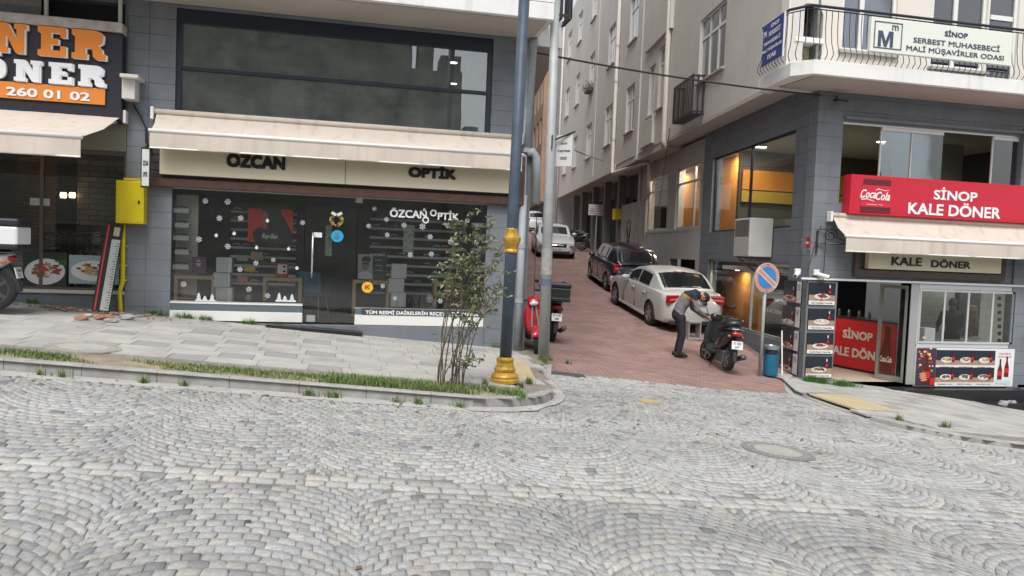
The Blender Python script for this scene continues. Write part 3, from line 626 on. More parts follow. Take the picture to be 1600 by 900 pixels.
def awning(name, label, x0, x1, zb, zf, d, val, parent=None, Yb=YF-.02):
    """folding-arm awning: cassette at the wall, sloping canvas, front bar and valance"""
    T_ = thing(name, label, 'awning', ((x0+x1)/2, Yb, zb))
    n = 26; mb = MB()
    for t in (0, .006):
        for i in range(n+1):
            x = x0+.03+(x1-x0-.06)*i/n; sag = .03*math.sin(i*.9)+.02*math.sin(i*2.3)
            mb.v += [(x, Yb-.08, zb-t), (x, Yb-d*.5, (zb+zf)/2-.03+sag*.5-t), (x, Yb-d, zf-t)]
    k = 3*(n+1)
    for i in range(n):
        for j in (0, 1):
            a = i*3+j; mb.f.append((a, a+1, a+4, a+3)); mb.f.append((k+a, k+a+3, k+a+4, k+a+1))
    mb.m = [0]*len(mb.f); mb.build('canopy', awn, T_, smooth=True)
    mb = MB()
    for t in (0, .005):
        for i in range(n*3+1):
            x = x0+.02+(x1-x0-.04)*i/(n*3); wv = .022*math.sin(i*.33)*math.sin(i*.11)+.010*math.sin(i*1.1)
            mb.v += [(x, Yb-d-.03+t, zf-.03), (x, Yb-d-.035+wv*.5+t, zf-.03-val/2), (x, Yb-d-.035+wv+t, zf-.03-val)]
    k = 3*(n*3+1)
    for i in range(n*3):
        for j in (0, 1):
            a = i*3+j; mb.f.append((a, a+1, a+4, a+3)); mb.f.append((k+a, k+a+3, k+a+4, k+a+1))
    mb.m = [0]*len(mb.f); va = mb.build('valance', awn, T_, smooth=True)
    MB().tube([(x0+.02, Yb-d-.03, zf-.03-val), (x1-.02, Yb-d-.03, zf-.03-val)], .012).build('hem', awbar, va)
    MB().tube([(x0, Yb-d-.02, zf), (x1, Yb-d-.02, zf)], .032, 10).build('front_bar', awbar, T_, smooth=True)
    MB().tube([(x0, Yb-.08, zb+.02), (x1, Yb-.08, zb+.02)], .05, 10).build('roller', awn, T_, smooth=True)
    for x in (x0-.03, x1+.03):
        mb = MB(); mb.box(x-.025, x+.025, Yb-.16, Yb, zb-.12, zb+.09); mb.build('bracket', awbar, T_, bevel=.01)
    for x, s in ((x0+.1, 1), (x1-.1, -1)):
        e = min(.9, d*.8); mb = MB(); mb.tube([(x, Yb-.1, zb-.1), (x+s*e*.45, Yb-d*.45, (zb+zf)/2-.14), (x+s*.05, Yb-d, zf-.03)], .02, 6); mb.build('folding_arm', awbar, T_)
    return T_
_, zf = onY(400, 213, YF-.5)
awning('optician_awning', 'beige canvas awning over the optician sign', -3.24, 3.02, 3.82, 3.475, .45, .25)

# ---------------- interior of the optician
slab_room(A, 'shop_room', -2.97, 2.49, YF+.10, YF+4.2, .30, 2.62, M('slate_wall', (.16, .165, .17), .8), roomf, M('shop_ceiling', (.3, .3, .3), .8))
mb = MB()
for i in range(9): mb.box(-2.2, -1.0, YF+1.3, YF+1.5, .9+i*.17, .945+i*.17)
for i in range(9): mb.box(.4, 2.3, YF+1.2, YF+1.4, .8+i*.18, .845+i*.18)
mb.build('wall_shelves', M('shelf_grey', (.66, .67, .68), .6), A)
mb = MB()
for zz, xa, xb, Y9 in [(.96+i*.17, -2.15, -1.05, YF+1.3) for i in range(9)]+[(.86+i*.18, .45, 2.25, YF+1.2) for i in range(9)]:
    x = xa
    while x < xb:
        if random.random() < .8: mb.tube([(x, Y9+.03, zz+.02), (x+.05, Y9-.01, zz+.035), (x+.08, Y9-.01, zz+.03), (x+.13, Y9+.03, zz+.02)], .014, 5, random.randrange(3))
        x += .17
mb.build('eyewear_rows', [black, M('frame_brown', (.2, .1, .05), .4), M('frame_pale', (.6, .6, .58), .3)], A)
wood = M('light_oak', (.58, .40, .21), .5, noise=(7, .2)); bluec = M('blue_fabric', (.03, .20, .32), .8)
wbox = M('white_card', (.86, .87, .88), .6)
def itembox(name, label, cat, px0, py0, px1, py1, Y, D, mt, group=None, bevel=.004):
    x0, zt = onY(px0, py0, Y); x1, zb = onY(px1, py1, Y); mb = MB().box(x0, x1, Y, Y+D, zb, zt); return tag(mb.build(name, mt, bevel=bevel), label, cat, group)
def display(label, px0, py0, px1, py1, Y):
    x0, zt = onY(px0, py0, Y); x1, zb = onY(px1, py1, Y); o = thing('display_table', label, 'display stand', ((x0+x1)/2, Y+.15, zb), 'wooden frame stands in the optician window')
    MB().box(x0, x1, Y, Y+.35, zt-.06, zt).build('top', wood, o, bevel=.003)
    for xx in (x0, x1-.06): MB().box(xx, xx+.06, Y+.001, Y+.349, zb, zt-.0601).build('side', wood, o, bevel=.003)
    return x0, x1, zb, zt
YD = YF+.10
display('light wood display frame at the left end of the optician window', 272, 430, 335, 471, YD)
display('light wood display frame under the red sunglasses box', 411, 433, 471, 472, YD)
display('light wood display frame under the portrait picture', 551, 437, 607, 496, YD)
display('light wood display frame half hidden by the bare shrub', 678, 441, 722, 480, YD)
for k, (a, b_, c, d_) in enumerate(((338, 402, 362, 426), (333, 426, 359, 449), (337, 449, 363, 472))):
    itembox('white_cube', ('top', 'middle', 'bottom')[k]+' white cube of the left stack in the optician window', 'display cube', a, b_, c, d_, YD, .25, wbox, 'white display cubes')
for k, (a, b_, c, d_) in enumerate(((612, 412, 635, 435), (607, 435, 631, 457), (611, 457, 634, 480))):
    itembox('white_cube', ('top', 'middle', 'bottom')[k]+' white cube of the stack beside the portrait picture', 'display cube', a, b_, c, d_, YD, .25, wbox, 'white display cubes')
for side, xs, lab in ((-1, 270, 'left'), (1, 738, 'right')):
    pz = (325, 348, 368, 390, 413) if side < 0 else (348, 368, 388, 418)
    for k, py in enumerate(pz):
        itembox('wall_shelf', ('topmost', 'second', 'third', 'fourth', 'lowest')[k if k < len(pz)-1 else 4]+' small white shelf at the '+lab+' end of the optician window', 'shelf', xs+(k % 2)*3, py, xs+25, py+8, YD+.05, .2, wbox, 'small white spectacle shelves', bevel=.003)
        x, z = onY(xs+12, py-1.5, YD+.05)
        if side < 0 and z > 0:
            g_ = MB(); g_.tube([(x-.09, YD+.12, z), (x-.03, YD+.08, z+.01), (x+.03, YD+.08, z+.01), (x+.09, YD+.12, z)], .012, 6)
            tag(g_.build('spectacles', black), 'dark spectacles on the '+('topmost', 'second', 'third', 'fourth', 'lowest')[k]+' white shelf at the left', 'spectacles', 'spectacles on the white shelves')
x0, z1_ = onY(268, 300, YD+.28); x1, z0_ = onY(308, 425, YD+.28)
MB().box(x0, x1, YD+.28, YD+.3, .67, 2.5).build('display_back', M('pale_panel', (.62, .6, .52), .7), A)
# red poster on the back of the window
YP = YF+.45; x0, z1_ = onY(388, 325, YP); x1, z0_ = onY(457, 374, YP)
P_ = thing('sunglasses_poster', 'black and red sunglasses poster hanging in the optician window', 'poster', ((x0+x1)/2, YP, z0_))
MB().box(x0, x1, YP, YP+.02, z0_-.08, z1_).build('board', M('poster_red', (.80, .05, .035), .5, emit=((.62, .04, .03), .0)), P_)
cx_ = (x0+x1)/2+.02; mb = MB(); k_ = (x1-x0)
mb.prism([(cx_-.42*k_*.9, z0_-.079), (cx_+.47*k_, z0_-.079), (cx_+.47*k_, z0_+.1), (cx_+.3*k_, z0_+.35), (cx_+.22*k_, z1_-.1), (cx_+.2*k_, z1_-.001), (cx_-.22*k_, z1_-.001), (cx_-.22*k_, z1_-.2), (cx_-.16*k_, z1_-.3), (cx_-.3*k_, z0_+.18), (cx_-.42*k_, z0_+.1)], YP-.008, YP); mb.build('dark_figure', M('poster_black', (.02, .02, .025), .5), P_)
MB().prism([(cx_-.2*k_, z1_-.38), (cx_-.1*k_, z1_-.36), (cx_-.08*k_, z1_-.1), (cx_-.18*k_, z1_-.04), (cx_-.24*k_, z1_-.16)], YP-.012, YP-.008).build('face_profile', M('poster_skin', (.5, .12, .07), .5), P_)
tx(P_, 'Ray-Ban', 409, 434, 370, 10, YP-.012, wlet, .02, .003, shear=.35)
# small goods
itembox('sunglasses_box', 'red framed sunglasses box on the second wooden frame', 'box', 431, 411, 450, 433, YD+.02, .1, M('red_box', (.55, .03, .03), .5))
itembox('box_front', 'white card with two dark lenses inside the red box', 'card', 434, 413, 448, 428, YD+.012, .006, wbox, bevel=.001)
for px, py in ((444, 417), (444, 424)):
    x, z = onY(px, py, YD); tag(MB().ball((x, YD+.008, z), (.028, .008, .02)).build('lens', black), ('upper' if py < 420 else 'lower')+' dark lens on the white card of the red box', 'sunglasses lens')
itembox('glasses_case', 'bright yellow case hanging left of the red box', 'case', 381, 416, 399, 425, YD, .06, M('yellow_case', (.7, .5, .02), .4), bevel=.02)
itembox('sign_card', 'brown cardboard label card under the poster', 'card', 392, 393, 411, 407, YD, .03, M('brown_card', (.42, .25, .13), .7))
itembox('brand_block', 'small grey name block left of the brown card', 'card', 370, 399, 387, 408, YD, .04, M('grey_card', (.35, .35, .34), .5))
itembox('pink_shoe_stand', 'pink folded spectacle case under the yellow case', 'case', 371, 431, 387, 440, YD, .06, M('pink_case', (.6, .25, .22), .6), bevel=.01)
itembox('purple_picture', 'small purple picture of a woman in sunglasses', 'picture', 300, 401, 322, 427, YD-.03, .02, M('purple_print', (.22, .06, .2), .5))
x, z = onY(311, 411, YD); tag(MB().ball((x, YD-.035, z), (.045, .012, .06), m=0).box(x-.045, x+.045, YD-.055, YD-.04, z+.005, z+.022, 1).build('printed_face', [M('print_face', (.7, .62, .6), .6), black]), 'pale face with black glasses on the purple picture', 'picture')
# portrait board with a row of frames
x0, z1_ = onY(560, 397, YD); x1, z0_ = onY(603, 437, YD); xm = x0+(x1-x0)*.52
Q = thing('portrait_board', 'grey portrait picture of a man in sunglasses beside a dark board of frames', 'poster', ((x0+x1)/2, YD, z0_))
MB().box(x0, xm, YD-.02, YD, z0_, z1_).build('picture', M('photo_grey', (.45, .44, .42), .5), Q)
MB().box(xm, x1, YD-.015, YD+.005, z0_-.0, z1_+.03).build('dark_board', M('board_dark', (.04, .045, .05), .5), Q)
cx_ = (x0+xm)/2; h_ = z1_-z0_
MB().prism([(cx_-.13, z0_), (cx_+.14, z0_), (cx_+.12, z0_+.1), (cx_+.05, z0_+.14), (cx_-.05, z0_+.14), (cx_-.12, z0_+.1)], YD-.026, YD-.02).build('shirt', M('photo_shirt', (.7, .7, .7), .6), Q)
MB().ball((cx_, YD-.024, z0_+h_*.57), (.065, .012, .1), 14).build('face', M('photo_face', (.33, .24, .2), .6), Q)
MB().ball((cx_+.01, YD-.022, z0_+h_*.8), (.08, .012, .06), 12).build('hair', M('photo_hair', (.05, .045, .04), .8), Q)
MB().box(cx_-.055, cx_-.005, YD-.042, YD-.036, z0_+h_*.6, z0_+h_*.66).box(cx_+.005, cx_+.055, YD-.042, YD-.036, z0_+h_*.6, z0_+h_*.66).build('glasses', black, Q)
tx(Q, 'MUSTANG', 579, 601, 398, 4, YD-.016, wlet, .02, .003)
for k in range(3):
    x, z = onY(592, 407+8*k, YD); MB().tube([(x-.07, YD-.03, z), (x-.01, YD-.03, z+.008), (x+.06, YD-.03, z)], .012, 6).build('spectacles', M('spec_grey', (.5, .5, .5), .3), Q)
# round stickers, wreath
def disc(mb, px, py, r, Y, m=0, t=.004):
    x, z = onY(px, py, Y); mb.lathe([(r, 0), (r, t)], (0, 0, 0), 28, m, Matrix.Translation((x, Y, z)) @ Matrix.Rotation(R(90), 4, 'X')); return x, z
mb = MB(); x, z = disc(mb, 574, 449, .1, YD-.06, 0); mb.prism([(x-.045, z-.03), (x-.02, z-.03), (x-.02, z), (x+.02, z-.03), (x+.045, z-.03), (x+.01, z+.008), (x+.045, z+.045), (x+.015, z+.045), (x-.02, z+.015), (x-.02, z+.045), (x-.045, z+.045)], YD-.072, YD-.065, 1)
tag(mb.build('film_sticker', [M('sticker_yellow', (.75, .5, .04), .5), M('sticker_red', (.6, .03, .02), .5)]), 'round yellow sticker with a red K emblem', 'sticker')
mb = MB(); x, z = disc(mb, 527, 369, .108, YF+.045, 0); mb.prism([(x-.06, z-.03), (x+.01, z-.05), (x+.03, z), (x-.01, z+.05)], YF+.032, YF+.039, 1)
tag(mb.build('door_sticker', [M('sticker_blue', (.03, .33, .58), .5), M('sticker_lblue', (.1, .18, .3), .5)]), 'round blue sticker on the glass door', 'sticker')
x, z = onY(526, 344, YF+.03); mb = MB()
for i in range(60):
    a = random.random()*6.28; rr = .09+random.uniform(-.025, .025); mb.ball((x+rr*math.cos(a), YF+.02+random.uniform(-.02, .02), z+rr*math.sin(a)), random.uniform(.012, .022), 6, random.randrange(2))
wr = mb.build('wreath', [M('straw', (.5, .35, .13), .8), M('straw_dark', (.3, .2, .07), .8)]); tag(wr, 'straw wreath with a white bow on the glass door', 'wreath')
MB().cb((x-.05, YF-.01, z+.11), (.09, .02, .05), (0, .5, 0)).cb((x+.05, YF-.01, z+.11), (.09, .02, .05), (0, -.5, 0)).build('bow', M('bow', (.75, .7, .65), .7), wr).location = (0, 0, 0)
bw = wr.children[0]
for v in bw.data.vertices: v.co -= wr.location
for nm_, lb, q4 in (('banner', 'pale floral banner hanging behind the glass door', (561-52, 352, 561-43, 400)), ('banner', 'pale green banner hanging right of the glass door', (631, 351, 646, 396))):
    x0, z1_ = onY(q4[0], q4[1], YF+.3); x1, z0_ = onY(q4[2], q4[3], YF+.3); tag(MB().box(x0, x1, YF+.3, YF+.31, z0_, z1_).build(nm_, M('floral_print', (.5, .56, .46), .7, noise=(22, .6))), lb, 'banner')
x0, z1_ = onY(490, 363, YF+.04); x1, z0_ = onY(503, 371, YF+.04); tag(MB().box(x0, x1, YF+.035, YF+.045, z0_, z1_).build('door_label', white), 'tiny white label beside the door handle', 'label')
for px, lb in ((388, 'grey hexagon ornament between the left cubes and the second wooden frame'), (672, 'small white vase right of the cube stack')):
    x, z = onY(px, 468, YF+.2); tag(MB().lathe([(.05, 0), (.08, .07), (.05, .14)], (x, YF+.25, z-.06), 6).build('ornament', wbox if px > 500 else M('orn_grey', (.4, .4, .38), .6)), lb, 'ornament')
# window stickers: snowflakes and baubles
def flake():
    mb = MB()
    for k in range(3):
        a = k*math.pi/3; mb.cb((0, 0, 0), (.13, .004, .008), (0, a, 0))
        for s in (-1, 1):
            cx, cz = s*.045*math.cos(a), -s*.045*math.sin(a); mb.cb((cx, 0, cz), (.04, .0044, .006), (0, a+1.0, 0)); mb.cb((cx, 0, cz), (.04, .0042, .006), (0, a-1.0, 0))
    return mb
stk = M('frost_white', (.66, .69, .72), .6)
fl = None
for px, py, s in ((321, 314, 1), (356, 315, 1.1), (376, 341, 1), (343, 341, 1), (311, 374, 1), (356, 385, 1), (473, 348, .9), (400, 411, .9), (427, 406, .8), (375, 421, 1), (389, 452, 1), (287, 444, 1), (418, 462, 1), (585, 326, .8), (604, 343, .9), (576, 353, .9), (605, 367, .9), (631, 352, 1), (660, 354, 1.2), (700, 353, 1), (672, 370, 1), (674, 397, 1), (705, 378, 1.2), (641, 398, 1), (712, 456, 1.2), (688, 470, 1), (598, 447, .9), (617, 466, .8), (744, 379, 1), (730, 345, .9)):
    x, z = onY(px, py, YF+.04)
    if fl is None: fl = flake().build('snowflake_sticker', stk, local=True); o = fl
    else: o = fl.copy(); C.objects.link(o)
    o.parent = shop; o.location = (x, .035, z); o.scale = (s*.78, 1, s*.78); o.rotation_euler = (0, random.random(), 0)
bl = None
for px, py in ((338, 368), (366, 365), (401, 387), (451, 389), (464, 419), (663, 328), (418, 345)):
    x, z = onY(px, py, YF+.04); mb = MB()
    if bl is None: bl = mb.lathe([(.038, 0), (.038, .004)], (0, 0, 0), 16, 0, Matrix.Rotation(R(90), 4, 'X')).box(-.012, .012, -.004, 0, .03, .05).build('bauble_sticker', stk, local=True); o = bl
    else: o = bl.copy(); C.objects.link(o)
    o.parent = shop; o.location = (x, .035, z); o.scale = (.75, 1, .75)
def scenery(px, py):
    x, z = onY(px, py+2, YF+.04); mb = MB()
    for dx, h in ((-.12, .15), (-.02, .09), (.10, .13)):
        for k in range(3): mb.prism([(x+dx-.05+k*.01, z+k*h*.25), (x+dx+.05-k*.01, z+k*h*.25), (x+dx, z+k*h*.25+h*.4)], YF+.034-.0003*k, YF+.038)
    mb.box(x-.18, x+.17, YF+.0345, YF+.0385, z-.03, z); mb.build('winter_sticker', stk, A)
scenery(322, 467); scenery(447, 467)
# blue chairs
def shop_chair(X, Y, z, rz, label):
    o = thing('shop_chair', label, 'chair', (X, Y, z), 'blue chairs in the optician shop', rz, True)
    MB().cb((0, 0, .45), (.46, .44, .07)).build('seat', bluec, o, bevel=.03); MB().cb((0, .2, .68), (.46, .07, .42), (-.12, 0, 0)).build('backrest', bluec, o, bevel=.03)
    for sx in (-1, 1):
        for sy in (-1, 1): MB().tube([(sx*.15, sy*.15, .42), (sx*.2, sy*.2, 0)], [.018, .012], 6).build('leg', wood, o)
x, z = onY(493, 430, YF+1.2); shop_chair(x, YF+1.2, .31, math.pi*.85, 'blue padded chair just behind the glass door')
x, z = onY(693, 440, YF+2.2); shop_chair(x, YF+2.2, .31, 2.2, 'blue chair deep in the shop behind the bare shrub')
# steps in front of the door
mb = MB(); mb.prism([(-1.36, .0), (.28, -.1), (.28, .20), (-1.36, .315)], YF-.27, YF-.031); stp = mb.build('black_step', M('black_granite', (.02, .02, .022), .35, noise=(20, .4)), bevel=.008); tag(stp, 'low black granite step below the optician door', 'step')
# ================================================================== kebab shop (far left)
K = thing('corner_kebab_building', 'left neighbour building with brick partition behind tall restaurant windows', 'building', (-6, YF, 0))
wm = MB(); holes(wm, -13, -3.38, -.6, 5.75, [(-10.2, -3.69, .80, 3.15), (-10.2, -3.75, 4.95, 5.6)], YF+.02, YF+.28); wm.build('wall', greyp, K)
MB().box(-3.69, -3.371, YF-.012, YF+.018, -.6, 5.7).build('pillar', grey, K)
MB().box(-10.2, -3.69, YF-.03, YF+.2, .74, .80).build('window_sill', M('stone_sill', (.62, .6, .56), .6), K, bevel=.006)
fr = MB(); brz = M('bronze_frame', (.16, .125, .10), .45, .4)
for x in (-10.2, -8.6, -7.0, -5.98, -5.02, -3.74): fr.box(x, x+.055, YF+.04, YF+.1, .80, 3.15)
fr.box(-10.2, -3.69, YF+.041, YF+.099, 3.08, 3.15); fr.box(-10.2, -3.69, YF+.041, YF+.099, .80, .84)
kf = fr.build('window_frame', brz, K)
for a, b_ in ((-8.6, -7.0), (-7.0, -5.98), (-5.98, -5.02), (-5.02, -3.74)): pane(kf, a+.05, b_, .84, 3.08, YF+.07, G1)
slab_room(K, 'dining_room', -10.2, -3.69, YF+.3, YF+4.5, .75, 3.2, M('dining_wall', (.17, .125, .09), .8), roomf, room)
stoneb = bricks('stone_cladding', (.34, .28, .20), (.26, .21, .155), (.14, .115, .09), .3, .1, .012, noise=.3)
MB().box(-4.85, -3.7, YF+1.3, YF+1.4, .8, 3.1).build('stone_partition', stoneb, K)
MB().box(-5.95, -5.3, YF+1.6, YF+1.7, .8, 3.1).build('brick_pier', bricks('red_brick_pier', (.26, .11, .06), (.22, .09, .05), (.12, .07, .05), .2, .07, .01), K)
MB().box(-10, -3.7, YF+1.0, YF+1.06, 1.15, 1.22).build('counter_edge', M('counter_edge', (.3, .3, .3), .5), K)
for px, lb in ((82, 'left'), (130, 'middle'), (150, 'right')):
    x, z = onY(px, 385, YF+.9); o = thing('dining_chair', 'dark cross-backed chair, the '+lb+' one behind the kebab shop window', 'chair', (x, YF+.9, .82), 'dark chairs in the kebab shop')
    mb = MB(); mb.tube([(x-.2, YF+.9, 1.2), (x-.2, YF+.9, 1.75)], .02).tube([(x+.2, YF+.9, 1.2), (x+.2, YF+.9, 1.75)], .02).tube([(x-.2, YF+.9, 1.72), (x+.2, YF+.9, 1.72)], .025).tube([(x-.2, YF+.9, 1.35), (x+.2, YF+.9, 1.7)], .015).tube([(x+.2, YF+.9, 1.35), (x-.2, YF+.9, 1.7)], .015)
    mb.build('backrest', black, o); MB().box(x-.22, x+.22, YF+.68, YF+1.0, 1.2, 1.25).build('seat', black, o)
    for sx in (-.19, .19):
        for sy in (.7, .97): MB().tube([(x+sx, YF+sy, 1.2), (x+sx, YF+sy, .82)], .018, 6).build('leg', black, o)
for k, px in enumerate((99, 113)):
    x, z = onY(px, 305, YF+1.25); w9 = thing('wall_lamp', ('left', 'right')[k]+' small lit wall lamp glowing in the kebab shop', 'lamp', (x, YF+1.25, z)); MB().lathe([(.05, -.05), (.06, 0), (.05, .05)], (x, YF+1.25, z), 10).build('lamp_shade', M('warm_glow', (1, .7, .35), .5, emit=((1, .72, .4), 2.5)), w9); MB().box(x-.02, x+.02, YF+1.26, YF+1.31, z-.09, z+.02).build('bracket', black, w9)
x0, z1 = onY(47, 309, YF+.05); x1, z0 = onY(78, 322, YF+.05); tag(MB().box(x0, x1, YF+.045, YF+.05, z0, z1).build('paper_notice', M('paper', (.5, .5, .5), .7)), 'small white paper notice stuck on the kebab shop window', 'notice')
# food pictures stuck low on the glass
food = [M('food_meat', (.24, .09, .05), .6, noise=(25, .5)), M('food_bread', (.5, .33, .16), .6, noise=(25, .3)), M('food_green', (.05, .14, .02), .6), M('food_tomato', (.55, .05, .02), .5), M('plate_white', (.70, .71, .70), .4), M('print_dark', (.035, .04, .035), .5), M('food_chips', (.65, .42, .05), .6)]
def ell(mb, x, z, rx, rz_, y, t, m, n=24, tilt=0):
    P = [(x+rx*math.cos(2*math.pi*k/n)*math.cos(tilt)-rz_*math.sin(2*math.pi*k/n)*math.sin(tilt), z+rx*math.cos(2*math.pi*k/n)*math.sin(tilt)+rz_*math.sin(2*math.pi*k/n)*math.cos(tilt)) for k in range(n)]
    mb.prism(P, y, y+t, m)
def foodprint(name, label, px0, py0, px1, py1, plate, kind):
    Y = YF+.05; x0, z1 = onY(px0, py0, Y); x1, z0 = onY(px1, py1, Y); o = thing(name, label, 'poster', ((x0+x1)/2, Y, z0), 'food pictures on the kebab shop window')
    MB().box(x0, x1, Y, Y+.006, z0, z1).build('backing', food[5] if kind == 0 else M('print_pale', (.33, .42, .43), .5), o)
    cx, cz = (x0+x1)/2, (z0+z1)/2-.02; w_, h_ = (x1-x0)/2, (z1-z0)/2
    mb = MB(); ell(mb, cx, cz, w_*.93, h_*.72, Y-.004, .004, 0, tilt=.12 if kind == 0 else 0); mb.build('plate', food[4], o)
    mb = MB()
    for i in range(46):
        a = random.random()*6.28; q = random.random()**.5
        ell(mb, cx+w_*.62*q*math.cos(a), cz+h_*.38*q*math.sin(a)+.03, random.uniform(.03, .07), random.uniform(.012, .025), Y-.005-.0004*i/4, .001, [0, 0, 1][i % 3] if kind == 0 else [1, 1, 0][i % 3], 10, random.uniform(-.6, .6))
    mb.build('meat', [food[0], food[1]], o)
    if kind == 0:
        for a_ in ((cx-.02, cz+.05, .045, .05, Y-.015, .002, 0), (cx+.22, cz+.03, .05, .025, Y-.015, .002, 0, 14, .5)): mb = MB(); ell(mb, *a_); mb.build('tomato', food[3], o)
        mb = MB(); [ell(mb, cx+.24+random.uniform(-.08, .08), cz+.16+random.uniform(-.03, .03), .03, .02, Y-.016-.0004*k, .001, 0, 8) for k in range(9)]; mb.build('parsley', food[2], o)
foodprint('food_poster', 'dark food picture of a meat plate with tomatoes on the window', 36, 393, 104, 452, 0, 0)
foodprint('food_poster', 'pale blue food picture of a wrap on the window behind the leaning gauge board', 108, 398, 186, 445, 0, 1)
# the big black and orange sign
S = thing('black_orange_sign', 'black sign box with raised orange and white slab letters and a phone number', 'shop sign', (-6.5, YF-.15, 3.6))
MB().box(-10.5, -3.72, YF-.24, YF-.01, 3.62, 5.04).build('box', M('sign_black', (.018, .018, .028), .45), S, bevel=.01)
MB().box(-10.52, -3.71, YF-.3, YF+.0, 5.045, 5.2).build('cap', M('old_stone_trim', (.45, .42, .38), .8, noise=(6, .3)), S, bevel=.01)
orng = M('orange_letter', (.80, .25, .03), .4); wsl = M('white_letter_side', (.8, .8, .78), .4)
GL = {'N': [[(0, 0), (.42, 0), (.42, .18), (.34, .18), (.34, .62), (.66, 0), (.92, 0), (.92, .82), (1, .82), (1, 1), (.60, 1), (.60, .82), (.68, .82), (.68, .45), (.40, 1), (0, 1), (0, .82), (.08, .82), (.08, .18), (0, .18)]],
      'E': [[(0, 0), (1, 0), (1, .36), (.8, .36), (.8, .2), (.46, .2), (.46, .41), (.72, .41), (.72, .6), (.46, .6), (.46, .8), (.8, .8), (.8, .66), (1, .66), (1, 1), (0, 1), (0, .8), (.12, .8), (.12, .2), (0, .2)]],
      'R': [[(0, 0), (.46, 0), (.46, .19), (.4, .19), (.4, .38), (.52, .38), (.62, .3), (.64, .1), (.72, 0), (1.02, 0), (1.02, .2), (.93, .2), (.9, .36), (.78, .48), (.92, .58), (.94, .85), (.82, .97), (.7, 1), (0, 1), (0, .81), (.1, .81), (.1, .19), (0, .19)]]}
def slabword(par, word, spans, z0, z1, Y, mt, name):
    for ch, (xa, xb) in zip(word, spans):
        if ch == 'O':
            mb = MB(); n = 28; P = [((xa+xb)/2+(xb-xa)/2*math.copysign(abs(math.cos(t))**.75, math.cos(t)), (z0+z1)/2+(z1-z0)/2*math.copysign(abs(math.sin(t))**.75, math.sin(t))) for t in [2*math.pi*k/n for k in range(n)]]
            I = [((xa+xb)/2+(p[0]-(xa+xb)/2)*.36, (z0+z1)/2+(p[1]-(z0+z1)/2)*.55) for p in P]
            vs = [(p[0], Y-.06, p[1]) for p in P]+[(p[0], Y-.06, p[1]) for p in I]+[(p[0], Y, p[1]) for p in P]+[(p[0], Y, p[1]) for p in I]
            fs = []; 
            for k in range(n):
                j = (k+1) % n; fs += [(k, j, n+j, n+k), (k, 2*n+k, 2*n+j, j), (n+k, n+j, 3*n+j, 3*n+k)]
            mb.add(vs, fs); 
            for dx in (.25, .62): mb.box(xa+(xb-xa)*dx, xa+(xb-xa)*(dx+.2), Y-.06, Y, z1+.03, z1+.09)
            mb.build(name, mt, par)
        else:
            P = [(xa+x*(xb-xa), z0+z*(z1-z0)) for x, z in GL[ch][0]]
            mb = MB(); mb.prism(P, Y-.06, Y-.004); o = mb.build(name, mt, par)
            sh = MB().prism([(x+.025, z-.012) for x, z in P], Y-.05, Y-.001); sh.build('letter_side', wsl, o)
Yl = YF-.245
def spn(ps, py): return [(onY(a, py, Yl)[0], onY(b_, py, Yl)[0]) for a, b_ in ps]
_, zt = onY(80, 43, Yl); _, zb_ = onY(80, 88.5, Yl)
slabword(S, 'NER', spn([(-6, 44), (61, 105), (114, 166)], 65), zb_, zt, Yl, orng, 'orange_letter')
_, zt = onY(80, 98, Yl); _, zb_ = onY(80, 131, Yl)
slabword(S, 'ONER', spn([(-33, 12), (24, 67), (78, 115), (124, 165)], 115), zb_, zt, Yl, M('white_letter', (.82, .84, .86), .4), 'white_letter')
_, zt = onY(80, 133, Yl); _, zb_ = onY(80, 158.5, Yl); xr, _ = onY(165, 150, Yl)
MB().box(-10.2, xr, Yl-.03, Yl-.001, zb_, zt).build('orange_strip', M('orange_strip', (.72, .24, .04), .45), S, bevel=.004)
tx(S, '260 01 02', 10, 141, 147, 13.5, Yl-.03, wlet, .03, .012)
awning('kebab_awning', 'wide extended beige awning below the black and orange sign', -11, -3.72, 3.72, 3.11, 2.05, .25, Yb=YF-.03)
MB().box(-10.2, -3.70, YF-.01, YF+.018, 3.15, 3.6).build('valance_board', M('olive_board', (.23, .215, .165), .7), K)
# cream eaves return beside the pillar and the glazed loggia above the sign
MB().box(-3.70, -3.42, YF-.45, YF-.02, 4.30, 4.36).box(-3.70, -3.5, YF-.32, YF-.021, 3.98, 4.299).build('eaves_box', M('pale_eaves', (.6, .58, .55), .7), K, bevel=.01)
fr = MB(); fr.box(-7.7, -3.8, YF-.06, YF-.0, 5.22, 5.26)
for x in (-6.0, -4.95, -3.84): fr.box(x, x+.05, YF-.06, YF-.0, 5.26, 5.75)
kf2 = fr.build('loggia_frame', pvc, K); pane(kf2, -7.7, -5.0, 5.24, 5.75, YF-.035, glass('loggia_glass', (.5, .55, .6), k=5)); 
MB().box(-10.1, -3.76, YF+.3, YF+.34, 4.9, 5.7).build('loggia_back', room, K)
